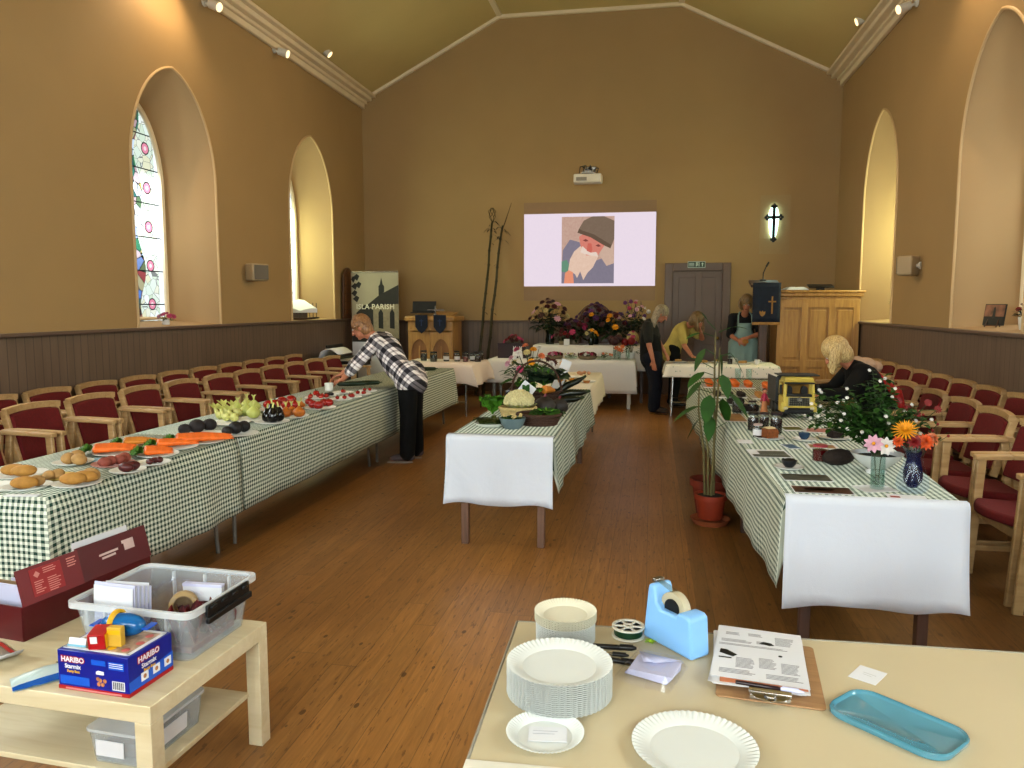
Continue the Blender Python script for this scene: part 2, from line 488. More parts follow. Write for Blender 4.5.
def window(P, c, glassm, power, lcol, inward):
    """one lancet in a splayed recess; P(u, z, depth) is a point of the wall's frame"""
    WN[0] += 1; i = WN[0]
    inn = [(-HW, SILL)]+ARCH_I+[(HW, SILL)]; out = [(-GHW, SILL+.05)]+ARCH_O+[(GHW, SILL+.05)]
    n = len(inn); b = MB()
    vs = [P(c+u, z, 0) for u, z in inn]+[P(c+u, z, DEP) for u, z in out]
    b.add(vs, [(k, (k+1) % n, n+(k+1) % n, n+k) for k in range(n)])
    wnd = struct('window_%d' % i, b, M_REV, ang=50)
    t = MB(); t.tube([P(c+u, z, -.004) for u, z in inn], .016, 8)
    struct('arch_edge_highlight', t, mat('edge_highlight_paint', (.74, .62, .45), .6, .03, 3), wnd)  # paler tube: light caught on the recess edge is put into its colour
    f = MB(); fo = [(-GHW+.03, SILL+.08)]+[(u*.945, z-.03) for u, z in ARCH_O]+[(GHW-.03, SILL+.08)]
    f.tube([P(c+u, z, DEP-.02) for u, z in fo]+[P(c+fo[0][0], fo[0][1], DEP-.02)], .032, 6)
    struct('window_frame', f, M_TRIM, wnd)
    g = MB(); L = out; m = len(L)
    vs = [P(c+u, z, DEP+.004) for u, z in L]; uv = [(u, z) for u, z in L]
    g.add(vs+[P(c, 2.4, DEP+.004)], [(k, (k+1) % m, m) for k in range(m)], uv+[(0, 2.4)])
    struct('window_glass', g, glassm, wnd, smooth=False)
    la = bpy.data.lights.new('daylight', 'AREA'); la.shape = 'RECTANGLE'; la.size = 1.0; la.size_y = 2.5; la.energy = power; la.color = lcol
    lo = bpy.data.objects.new('daylight', la); COL.objects.link(lo)
    lo.location = P(c, 2.65, DEP+.12); lo.rotation_euler = V(inward).to_track_quat('-Z', 'Z').to_euler()
def wall(name, P, u0, u1, cs, top):
    b = MB(); u = u0
    def quad(a0, a1, z0, z1): b.add([P(a0, z0, 0), P(a1, z0, 0), P(a1, z1, 0), P(a0, z1, 0)], [(0, 1, 2, 3)])
    for c in cs:
        quad(u, c-HW, 0, top); quad(c-HW, c+HW, 0, SILL)
        for (a, za), (d, zd) in zip(ARCH_I[:-1], ARCH_I[1:]):
            b.add([P(c+a, za, 0), P(c+d, zd, 0), P(c+d, top, 0), P(c+a, top, 0)], [(0, 1, 2, 3)])
        u = c+HW
    quad(u, u1, 0, top)
    return struct(name, b, M_WALL, smooth=False)
PL = lambda u, z, d: V((XL-d, u, z))
PR = lambda u, z, d: V((XR+d, u, z))
PF = lambda u, z, d: V((u, YF-d, z))
CL, CR, CF = [1.0, 4.55, 8.15, 11.72], [.66, 4.29, 7.92, 11.56], [-3.1, -1.16, .78]
wall('wall_left', PL, YF, YB, CL, ZC)
wall('wall_right', PR, YF, YB, CR, ZC)
wall('wall_front', PF, XL, XR, CF, ZC)
b = MB(); b.add([(XL, YF, ZC), (XR, YF, ZC), (FXR, YF, ZF), (FXL, YF, ZF)], [(0, 1, 2, 3)]); struct('wall_front_gable', b, M_WALL)
b = MB(); b.add([(XL, YB, 0), (XR, YB, 0), (XR, YB, ZC), (FXR, YB, ZF), (FXL, YB, ZF), (XL, YB, ZC)], [(0, 1, 2, 3, 4, 5)])
struct('wall_back', b, M_WALL, smooth=False)
DAY = (.88, .94, 1.0)
PW = [310, 280, 36, 100]
for k, c in enumerate(CL): window(PL, c, M_PLAIN if k in (0, 3) else M_STAIN, PW[k], DAY if k < 3 else (.90, 1, .62), (1, 0, -.15))
for k, c in enumerate(CR): window(PR, c, M_PLAIN if k in (0, 3) else M_STAIN, PW[k], DAY if k < 3 else (.94, 1, .58), (-1, 0, -.15))
for c in CF: window(PF, c, M_PLAIN, 190, DAY, (0, 1, -.12))

# dado boards, cap rails, skirting
DZ = 1.33
for k, (nm, x, s) in enumerate((('left', XL, 1), ('right', XR, -1))):
    b = MB().box((x+s*.015, (YF+YB)/2, DZ/2), (.03, YB-YF, DZ)); o = struct('trim_%d' % (k+2), b, M_WAINS, smooth=False)
    c = MB().box((x+s*.04, (YF+YB)/2, DZ+.012), (.08, YB-YF, .035)); struct('dado_cap', c, M_DOOR, o, bev=.01)
    struct('baseboard_'+nm, MB().box((x+s*.04, (YF+YB)/2, .08), (.02, YB-YF, .16)), M_DOOR, bev=.006)
b = MB()
DX0, DX1, DT = .213, 1.346, 2.335
for x0, x1 in ((XL+.03, DX0), (DX1, XR-.03)): b.box(((x0+x1)/2, YB-.015, (DZ-.04)/2), (x1-x0, .03, DZ-.04))
o = struct('trim_4', b, M_WAINS, smooth=False)
c = MB()
for x0, x1 in ((XL+.08, DX0), (DX1, XR-.08)): c.box(((x0+x1)/2, YB-.035, DZ-.03), (x1-x0, .07, .035))
struct('dado_cap', c, M_DOOR, o, bev=.01)
# cornices along the side walls
for k, (x, s) in enumerate(((XL, 1), (XR, -1))):
    b = MB(); y = (YF+YB)/2; L = YB-YF
    b.box((x+s*.03, y, 5.285), (.06, L, .09)); b.box((x+s*.055, y, 5.345), (.11, L, .05)); b.box((x+s*.10, y, 5.40), (.20, L, .07)); b.box((x+s*.14, y, 5.455), (.28, L, .05))
    struct('trim_%d' % (k+5), b, M_TRIM, bev=.012)

# door in the far wall
dr = MB(); x0, x1 = DX0+.14, DX1-.14; dz = DT-.14
fw = .11
dr.box(((x0+x1)/2, YB-.02, dz/2), (x1-x0, .03, dz))
door = struct('door_1', dr, M_DOOR, bev=.003)
st = MB(); xm = (x0+x1)/2+.02
for xa in (x0+fw/2, xm, x1-fw/2): st.box((xa, YB-.042, dz/2), (fw, .018, dz))
for za, hh in ((.11, .22), (1.0, .2), (dz-.06, .12)):
    st.box(((x0+xm)/2, YB-.0415, za), (xm-x0-fw, .017, hh)); st.box(((xm+x1)/2, YB-.0415, za), (x1-xm-fw, .017, hh))
struct('door_panelling', st, M_DOOR, door, bev=.006)
fr = MB()
for xa in (DX0+.07, DX1-.07): fr.box((xa, YB-.045, DT/2), (.14, .09, DT))
fr.box(((DX0+DX1)/2, YB-.045, DT-.07), (DX1-DX0-.28, .088, .14)); struct('door_frame', fr, M_DOOR, door, bev=.01)
hd = MB(); hd.ell((x1-.06, YB-.1, 1.02), .03).tube([(x1-.06, YB-.05, 1.02), (x1-.06, YB-.1, 1.02)], .01); struct('door_handle', hd, mat('brass', (.6, .48, .25), .3, metal=1), door)

# ---------------------------------------------------------------- lamps on the cornice
M_WHITE = mat('white_enamel', (.82, .80, .75), .4, .03)
M_BLACK = mat('black_plastic', (.035, .035, .04), .4, .2)
M_STEEL = mat('steel', (.62, .62, .62), .25, .05, metal=1)
def spot(loc, aim, power, label, wallx, col=(1, .75, .46), size=70):
    d = (V(aim)-V(loc)).normalized(); s = 1 if loc[0] < 0 else -1
    t = thing('spotlight', label, 'spotlight', loc, 0, 'spotlights on the cornices')
    b = MB().tube([-d*.05, d*.10], [.05, .06], 16); obj('lamp_head', b, M_WHITE, t, bev=.006)
    b = MB().tube([V((0, 0, 0)), V((-s*.08, 0, .02)), V((wallx-loc[0], 0, .04))], .016, 8); obj('bracket', b, M_WHITE, t)
    b = MB().lathe([(.05, 0), (.05, .02), (.03, .03)], (wallx-loc[0], 0, .04), 14, (s, 0, 0)); obj('mounting_rose', b, M_WHITE, t)
    b = MB().tube([d*.085, d*.101], .054, 16); obj('bulb', b, emit('warm_bulb', (1, .86, .62), 1.6), t)
    la = bpy.data.lights.new('lamp_beam', 'SPOT'); la.energy = power; la.color = col; la.spot_size = R(size); la.spot_blend = .7; la.shadow_soft_size = .05
    lo = bpy.data.objects.new('lamp_beam', la); COL.objects.link(lo); lo.location = V(loc)+d*.13; lo.rotation_euler = d.to_track_quat('-Z', 'Y').to_euler()
SP = 150
spot((-5.05, 7.95, 5.52), (-5.42, 7.9, 4.3), SP*.6, 'white spotlight over the first arched window, lighting the wall below it', XL, size=120)
spot((-5.28, 8.85, 5.2), (2.9, 7.7, 1.9), SP*1.7, 'white spotlight below the cornice, nearest of those on the stained window side', XL)
spot((-5.28, 10.6, 5.2), (3.0, 11.0, 2.2), SP*.7, 'white spotlight below the cornice between the two arched windows with a speaker beneath', XL)
spot((-5.12, 11.75, 5.57), (.5, 12.6, .8), SP*.8, 'white spotlight standing on top of the cornice above the banner end', XL)
spot((2.75, 8.1, 5.52), (3.1, 8.15, 4.3), SP*.6, 'white spotlight over the arched window with the red flowers', XR, size=120)
spot((2.95, 10.35, 5.18), (-5.3, 8.3, 2.0), SP*1.7, 'white spotlight below the cornice on the pulpit side', XR)
spot((2.82, 11.8, 5.56), (-4.9, 11.7, 2.2), SP*.7, 'white spotlight standing on top of the cornice on the pulpit side', XR)

# ---------------------------------------------------------------- armchairs in rows
M_OAK = wood('beech_frame', '#ad8c5f', '#8f6e44', .45, 5, 0)
M_RED = mat('red_upholstery', (.33, .011, .022), .9, .18, 60, bump=.12, bscale=300)
def make_chair():
    """faces +x; origin on the floor under the top of the back"""
    t = thing('armchair', 'wooden armchair', 'chair', (0, 0, 0))
    s = MB(); n = 10
    out = [(.155, -.225), (.50, -.225)]+[(.50+.075*math.sin(PI*i/10), -.225+.45*i/10) for i in range(1, 10)]+[(.50, .225), (.155, .225)]
    s.prism(out, .055, Matrix.Translation((0, 0, .395)) @ Matrix.Rotation(R(-3), 4, 'Y'))
    obj('seat', s, M_RED, t, bev=.022, seg=3)
    # back pad: gently curved, leaning
    def back(y, z): return V((-.002-.022*(1-(y/.24)**2)+(.86-z)*.27, y, z))
    b = MB(); ny, nz = 8, 6; vs = []
    for side in (0, 1):
        for j in range(nz+1):
            for i in range(ny+1):
                y = -.222+.444*i/ny; z = .485+.33*j/nz+(.018*(1-(y/.22)**2) if j == nz else 0)
                vs.append(back(y, z)+V((.042 if side else .004, 0, 0)))
    fs = []; N = (nx_ := ny+1)*(nz+1)
    for j in range(nz):
        for i in range(ny):
            a = j*nx_+i; fs += [(a, a+nx_, a+nx_+1, a+1), (N+a, N+a+1, N+a+nx_+1, N+a+nx_)]
    for i in range(ny): fs += [(i, i+1, N+i+1, N+i), (nz*nx_+i, N+nz*nx_+i, N+nz*nx_+i+1, nz*nx_+i+1)]
    for j in range(nz):
        a = j*nx_; fs += [(a, N+a, N+a+nx_, a+nx_), (a+ny, a+nx_+ny, N+a+nx_+ny, N+a+ny)]
    b.add(vs, fs); obj('backrest', b, M_RED, t, bev=.012)
    tr = MB(); pts = [back(-.255+.51*i/8, .842+.013*(1-((-.255+.51*i/8)/.255)**2)) for i in range(9)]
    for p, q in zip(pts[:-1], pts[1:]): tr.bar(p+V((.012, 0, 0)), q+V((.012, 0, 0)), .04, .044)
    obj('top_rail', tr, M_OAK, t)
    for sy in (-1, 1):
        y = sy*.236
        obj('back_post', MB().bar(V((-.008, y, .85)), V((.105, y, .44)), .03, .05, (1, 0, 0)), M_OAK, t, bev=.005)
        y = sy*.262
        obj('leg', MB().bar(V((.46, y, .70)), V((.50, y, 0)), .03, .05, (1, 0, 0)), M_OAK, t, bev=.006)
        obj('leg', MB().bar(V((.06, y, .70)), V((-.03, y, 0)), .03, .05, (1, 0, 0)), M_OAK, t, bev=.006)
        arm = MB(); ap = [V((.005, y, .705)), V((.10, y, .715)), V((.30, y, .712)), V((.50, y, .705))]
        for (p, q), w_ in zip(zip(ap[:-1], ap[1:]), (.042, .05, .052)): arm.bar(p, q, w_, .03)
        obj('armrest', arm, M_OAK, t, bev=.006)
        obj('side_rail', MB().bar((.075, sy*.236, .385), (.475, sy*.236, .39), .026, .06), M_OAK, t, bev=.004)
        obj('lower_stretcher', MB().bar((-.005, y, .16), (.485, y, .16), .02, .035), M_OAK, t, bev=.004)
    obj('front_rail', MB().bar((.46, -.23, .375), (.46, .23, .375), .022, .05), M_OAK, t, bev=.004)
    return t
chair0 = make_chair(); used = [0]
ORD = ['first', 'second', 'third', 'fourth', 'fifth', 'sixth', 'seventh', 'eighth', 'ninth', 'tenth', 'eleventh', 'twelfth']
def put_chair(x, y, rz, label, group):
    if not used[0]:
        used[0] = 1; c = chair0; c.location = (x, y, 0); c.rotation_euler = (0, 0, rz); c['label'] = label; c['group'] = group
    else: c = dup(chair0, (x, y, 0), rz, label, group)
    return c
rc = random.Random(3)
for k, y in enumerate([4.30, 4.91, 5.51, 6.15, 6.76, 7.38, 7.97, 8.56, 9.15, 9.74, 10.33]):
    put_chair(-4.53+rc.uniform(-.015, .015), y, R(rc.uniform(-1, .8)), 'red padded armchair, %s from the camera in the row behind the vegetable table' % ORD[k], 'armchairs in front row behind the vegetables')
for k, y in enumerate([5.24, 5.84, 6.45, 7.05, 7.64, 8.22, 8.80, 9.38, 9.96, 10.54]):
    put_chair(-5.22, y, R(rc.uniform(-.5, .5)), 'red padded armchair, %s from the camera in the row against the stained window wall' % ORD[k], 'armchairs against the stained window wall')
for k, y in enumerate([3.98, 4.62, 5.22, 5.84, 6.46, 7.09, 7.78, 8.60, 9.25]):
    put_chair(2.42+rc.uniform(-.02, .02)-(.02 if k < 3 else 0), y, PI+R(rc.uniform(-1.2, 1.2)), 'red padded armchair, %s from the camera in the row facing the cake table' % ORD[k], 'armchairs facing the cake table')
for k, y in enumerate([6.25, 6.88, 7.50, 8.10, 8.68, 9.27, 9.86, 10.45, 11.04]):
    put_chair(3.03, y, PI+R(rc.uniform(-.5, .5)), 'red padded armchair, %s from the camera in the row below the red-flowered sill' % ORD[k], 'armchairs below the red flowered sill')

# ---------------------------------------------------------------- cloths and tables
def gingham(name, dark, light, per=.028, bump=True):
    t = NT(name); uvn = t.n('ShaderNodeUVMap'); x = t.xyz(uvn.outputs[0])
    def st(v): return t.math('LESS_THAN', t.math('FRACT', t.math('MULTIPLY', v, 1/per)), .5)
    a, b = st(x[0]), st(x[1]); s = t.math('MULTIPLY', t.math('ADD', a, b), .5)
    col = t.ramp(s, [(0, lin(light)), (.5, tuple((p*.45+q*.55) for p, q in zip(lin(light), lin(dark)))), (1, lin(dark))])
    nz = t.noise(uvn.outputs[0], 3, 3)
    t.bsdf(col, .85, spec=.2, bump=nz, bstr=.12, bdist=.01); return t.m
M_GING = gingham('green_gingham', '#17342a', '#d2d6c6')
def linen(name, c, sc=4, b=.35):
    t = NT(name); v = t.coord('Object'); nz = t.noise(v, sc, 4, .55, .4); fine = t.noise(v, 220, 2)
    k = lin(c); col = t.mix(nz, tuple(x*.96 for x in k[:3])+(1,), k)
    t.bsdf(col, .85, spec=.2, bump=t.math('ADD', nz, t.math('MULTIPLY', fine, .06)), bstr=b, bdist=.03); return t.m
M_LINEN = linen('white_linen', '#d8d4cf'); M_PAPERCLOTH = linen('white_paper_roll', '#c6cad6', 2.5, .5); M_CREAM = linen('cream_linen', '#e3d8c2')
M_DKWOOD = wood('dark_stained_wood', '#4a2c1e', '#2c180f', .5, 5, 2)
M_PLY = wood('folding_table_ply', '#a58560', '#86673f', .55, 4, 1)

def cloth(name, corners, z, drops, m, label, cat='tablecloth', group=None, amp=.018, step=.06, folds=3.2, seed=1, rows=7, cornerout=.04, lo=.004):
    """a cloth over a table: flat top with a skirt on every side; drops per edge"""
    rnd = random.Random(seed); cs = [V((x, y, 0)) for x, y in corners]; n = len(cs)
    per = []
    for i in range(n):
        a, c = cs[i], cs[(i+1) % n]; L = (c-a).length; k = max(2, int(L/step)); d = (c-a)/L; nr = V((d.y, -d.x, 0))
        for j in range(k):
            per.append([a+d*L*j/k, nr, i, j/k, L])
    P = len(per); s = 0; ss = []
    for i in range(P):
        ss.append(s); s += (per[(i+1) % P][0]-per[i][0]).length
    ph = [rnd.uniform(0, 6.3) for _ in range(4)]
    b = MB(); vs = []; uv = []
    for i, (p, nr, e, t, L) in enumerate(per):
        vs.append(p+V((0, 0, z))); uv.append((p.x, p.y))
    top_n = P
    # top: fan of quads through a simple grid if four corners
    b.add([c+V((0, 0, z)) for c in cs], [tuple(range(n))], [(c.x, c.y) for c in cs])
    rowsv = []; ruv = []
    for r in range(rows+1):
        f = r/rows
        for i in range(P+1):
            p, nr, e, t, L = per[i % P]; corner = (t == 0)
            dr = drops[e] if not corner else max(drops[e], drops[e-1])
            n2 = nr
            co = cornerout
            if corner: n2 = (nr+per[i-1][1]).normalized()
            if corner and min(drops[e], drops[e-1]) < .02: n2 = nr if drops[e] > drops[e-1] else per[i-1][1]; co = 0
            sx = ss[i] if i < P else s
            wv = math.sin(sx*folds*2.1+ph[0])*.6+math.sin(sx*folds*5.3+ph[1])*.4
            o = .018*min(1, f*6)+amp*f*(1+wv*.9)+(co*f if corner else 0)
            o *= min(1, dr/.25)
            q = p+n2*o+V((0, 0, z-dr*f-(.004 if r else 0)))
            rowsv.append(q); ed = cs[(e+1) % n]-cs[e]
            base = (p.y if abs(ed.y) > abs(ed.x) else p.x)
            if i == P: base = base
            ruv.append((base, (p.x if abs(ed.y) > abs(ed.x) else p.y)-dr*f) if not corner else None)
    W = P+1; fs = []
    for r in range(rows):
        for i in range(P):
            if drops[per[i][2]] <= .001: continue
            fs.append((r*W+i, (r+1)*W+i, (r+1)*W+i+1, r*W+i+1))
    o0 = len(b.v); b.v += rowsv
    for f in fs:
        r, i = divmod(f[0], W); e = per[i][2]; ed = (cs[(e+1) % n]-cs[e]); vert = abs(ed.y) > abs(ed.x); L = ed.length; ed = ed/L
        def U(idx):
            rr, ii = divmod(idx, W); along = (ss[ii] if ii < P else s)
            p = per[ii % P][0]; a = p.y if vert else p.x
            return (a, (cs[e].x if vert else cs[e].y)+drops[e]*rr/rows)
        b.uv[len(b.f)] = [U(k) for k in f]
        b.f.append(tuple(o0+k for k in f)); b.mi.append(0)
    o = one(name, b, m, label, cat, group=group, ang=60, thick=.0025)
    return o
def sheet(name, p0, p1, drop, m, label, cat, over=.06, nrm=(0, -1, 0), seed=2, amp=.012, z=.755, parent=None):
    """a paper sheet laid over a table edge, hanging down: p0-p1 is the edge"""
    rnd = random.Random(seed); p0, p1, nr = V(p0), V(p1), V(nrm); nx = 24; b = MB(); vs = []
    prof = [(-over, .004), (-.01, .004), (.018, .002), (.032, -.012), (.036, -.03)]+[(.038+.01*k/8, -.03-(drop-.03)*k/8) for k in range(1, 9)]
    ph = [rnd.uniform(0, 6) for _ in range(3)]
    for k, (o, dz) in enumerate(prof):
        for i in range(nx+1):
            t = i/nx; f = max(0, -dz/drop)
            wv = amp*f*(math.sin(t*7+ph[0]+f*2)+.6*math.sin(t*17+ph[1]-f*3))
            fl = f*f*.03*(abs(2*t-1)**6)
            vs.append(p0.lerp(p1, t)+nr*(o+wv+fl)+V((0, 0, z+dz+(.012*math.sin(t*9+ph[2]) if k == len(prof)-1 else 0)))+(p1-p0).normalized()*(f*f*.008*((2*t-1)**3)))
    W = nx+1
    b.add(vs, [(k*W+i, (k+1)*W+i, (k+1)*W+i+1, k*W+i+1) for k in range(len(prof)-1) for i in range(nx)])
    return one(name, b, m, label, cat, ang=70, thick=.0015)
def table(label, x0, x1, y0, y1, z, legm, topm, group=None, legs='square', inset=.07, loc=None, rz=0, folding=False):
    cx, cy = (x0+x1)/2, (y0+y1)/2; w_, l = x1-x0, y1-y0
    t = thing('trestle_table', label, 'table', (cx, cy, 0), rz, group)
    obj('tabletop', MB().box((0, 0, z-.015), (w_, l, .03)), topm, t, bev=.004)
    for sx in (-1, 1):
        for sy in (-1, 1):
            x, y = sx*(w_/2-inset), sy*(l/2-inset)
            if legs == 'square':
                obj('leg', MB().box((x, y, (z-.031)/2), (.05, .05, z-.031)), legm, t, bev=.004)
            else:
                b = MB().tube([(x, y, z-.031), (x+sx*.02, y+sy*.04, 0)], .013, 8).tube([(x, y-sy*.09, z-.031), (x+sx*.01, y+sy*.005, .28)], .008, 6)
                obj('leg', b, legm, t)
    if legs == 'square':
        obj('apron', MB().box((0, l/2-inset, z-.07), (w_-2*inset-.05, .02, .07)).box((0, -l/2+inset, z-.07), (w_-2*inset-.05, .02, .07)).box((w_/2-inset, 0, z-.07), (.02, l-2*inset-.05, .07)).box((-w_/2+inset, 0, z-.07), (.02, l-2*inset-.05, .07)), legm, t)
    else:
        obj('leg_brace', MB().tube([(-w_/2+inset, -l/2+inset, .2), (w_/2-inset, -l/2+inset, .2)], .008, 6).tube([(-w_/2+inset, l/2-inset, .2), (w_/2-inset, l/2-inset, .2)], .008, 6), legm, t)
    return t
M_GREYMETAL = mat('grey_painted_metal', (.45, .44, .42), .35, .05, metal=.6)
TZ = .742
# long vegetable table: three tables under two gingham cloths
LX0, LX1 = -3.38, -2.64
for k, (a, c) in enumerate(((2.93, 4.485), (4.53, 7.20), (7.26, 9.98))):
    table('folding table under the vegetable cloth, %s from the camera' % ORD[k], LX0, LX1, a, c, TZ, M_GREYMETAL, M_PLY, 'tables in the vegetable row', 'tube', .12)
cloth('gingham_tablecloth', [(LX0, 2.90), (LX1+.01, 2.90), (LX1+.01, 4.49), (LX0, 4.49)], TZ+.006, [.50, .48, 0, .4], M_GING, 'green gingham tablecloth under the potatoes and carrots', group=None, seed=4, amp=.022)
cloth('gingham_tablecloth', [(LX0, 4.505), (LX1+.01, 4.505), (LX1+.01, 10.02), (LX0, 10.02)], TZ+.006, [.012, .48, .44, .4], M_GING, 'green gingham tablecloth under the tomatoes, reached over by the person in checks', seed=9, amp=.008)
# middle display table
CX0, CX1 = -1.29, -.615
table('dark-legged table under the harvest display, white paper at its end', CX0+.02, CX1-.02, 4.84, 7.72, TZ, wood('walnut_legs', '#6a4a37', '#4a3022', .5, 5, 2), M_PLY, None, 'square', .06)
cloth('gingham_tablecloth', [(CX0, 4.82), (CX1, 4.82), (CX1, 7.74), (CX0, 7.74)], TZ+.006, [.012, .36, .36, .36], M_GING, 'green gingham tablecloth under the harvest baskets', seed=12)
sheet('paper_table_cover', (CX0-.015, 4.80, 0), (CX1+.012, 4.80, 0), .445, M_PAPERCLOTH, 'white paper sheet hanging from the end of the harvest display table', 'paper cover', z=TZ+.012, over=.05)
table('table with a cream cloth just behind the harvest display', CX0+.02, CX1-.02, 7.89, 9.66, TZ, M_GREYMETAL, M_PLY, None, 'tube', .1)
cloth('cream_tablecloth', [(CX0, 7.85), (CX1, 7.85), (CX1, 9.70), (CX0, 9.70)], TZ+.006, [.3, .30, .30, .30], M_CREAM, 'cream tablecloth behind the harvest display', seed=14, cornerout=.05)
# cake table
RX0, RX1 = .62, 1.35
table('dark-legged table under the cake cloth, nearest the camera', .64, 1.33, 3.57, 5.35, TZ, M_DKWOOD, M_PLY, 'tables in the cake row', 'square', .09, rz=0)
table('dark-legged table under the middle of the cake cloth', .60, 1.42, 5.42, 7.2, TZ, M_DKWOOD, M_PLY, 'tables in the cake row', 'square', .07)
table('dark-legged table under the far end of the cake cloth', .53, 1.45, 7.27, 9.05, TZ, M_DKWOOD, M_PLY, 'tables in the cake row', 'square', .07)
cloth('gingham_tablecloth', [(.615, 3.54), (1.335, 3.54), (1.53, 6.2), (1.62, 9.1), (.46, 9.1)], TZ+.006, [.012, .36, .36, .4, .43], M_GING, 'green gingham tablecloth under the cakes, jars and toy truck', seed=21, amp=.016)
sheet('paper_table_cover', (.60, 3.52, 0), (1.352, 3.52, 0), .485, M_PAPERCLOTH, 'white paper sheet hanging from the end of the cake table by the blue vase', 'paper cover', z=TZ+.012, over=.012, seed=5, amp=.016)
# jam table, stage tables, lace table at the back
table('folding table with thin metal legs under the jam jars', -3.62, -2.55, 10.62, 11.66, TZ, M_STEEL, M_PLY, None, 'tube', .08)
cloth('pink_white_tablecloth', [(-3.66, 10.58), (-2.52, 10.58), (-2.52, 11.70), (-3.66, 11.70)], TZ+.006, [.26, .30, .3, .3], linen('pale_pink_linen', '#e8d9cf'), 'pale pink tablecloth under the jam jars by the lectern', seed=31, amp=.04, cornerout=.14, folds=2.5)
table('white-legged table under the bench cloth below the wall flowers', -1.72, -.28, 11.84, 12.48, TZ, M_WHITE, M_PLY, None, 'square', .05)
cloth('white_tablecloth', [(-1.76, 11.8), (-.25, 11.8), (-.25, 12.5), (-1.76, 12.5)], TZ+.006, [.50, .46, .3, .46], M_LINEN, 'white tablecloth under the small dishes and vases below the wall flowers', seed=35, amp=.012)
table('white-clothed table carrying the red box', -2.50, -1.91, 11.84, 12.5, TZ, M_GREYMETAL, M_PLY, None, 'square', .05)
cloth('white_tablecloth', [(-2.53, 11.8), (-1.88, 11.8), (-1.88, 12.53), (-2.53, 12.53)], TZ+.006, [.36, .36, .3, .36], M_LINEN, 'white tablecloth under the red box and white figures', seed=37, amp=.012)
table('raised table behind the dishes carrying the tall flower arrangements', -1.9, -.1, 12.6, 13.25, .93, M_DKWOOD, M_PLY, None, 'square', .05)
cloth('white_tablecloth', [(-1.93, 12.57), (-.07, 12.57), (-.07, 13.28), (-1.93, 13.28)], .936, [.4, .4, .2, .4], M_LINEN, 'white tablecloth on the raised table of tall flower arrangements', seed=39, amp=.01)
table('folding table with lace cloth where the women lean', .25, 1.72, 11.17, 11.85, TZ, M_STEEL, M_PLY, None, 'tube', .07)
def lace():
    t = NT('lace_cloth'); v = t.coord('Object'); uvn = t.n('ShaderNodeUVMap')
    vo = t.n('ShaderNodeTexVoronoi'); vo.inputs['Scale'].default_value = 22; t.l(uvn.outputs[0], vo.inputs['Vector'])
    col = t.mix(t.math('LESS_THAN', vo.outputs['Distance'], .2), lin('#e9e4d6'), lin('#9fae98'))
    t.bsdf(col, .85); return t.m
cloth('lace_tablecloth', [(.22, 11.13), (1.76, 11.13), (1.76, 11.88), (.22, 11.88)], TZ+.006, [.17, .2, .2, .17], lace(), 'patterned white tablecloth where the two women lean over plates', seed=41, amp=.02, cornerout=.07, folds=4)

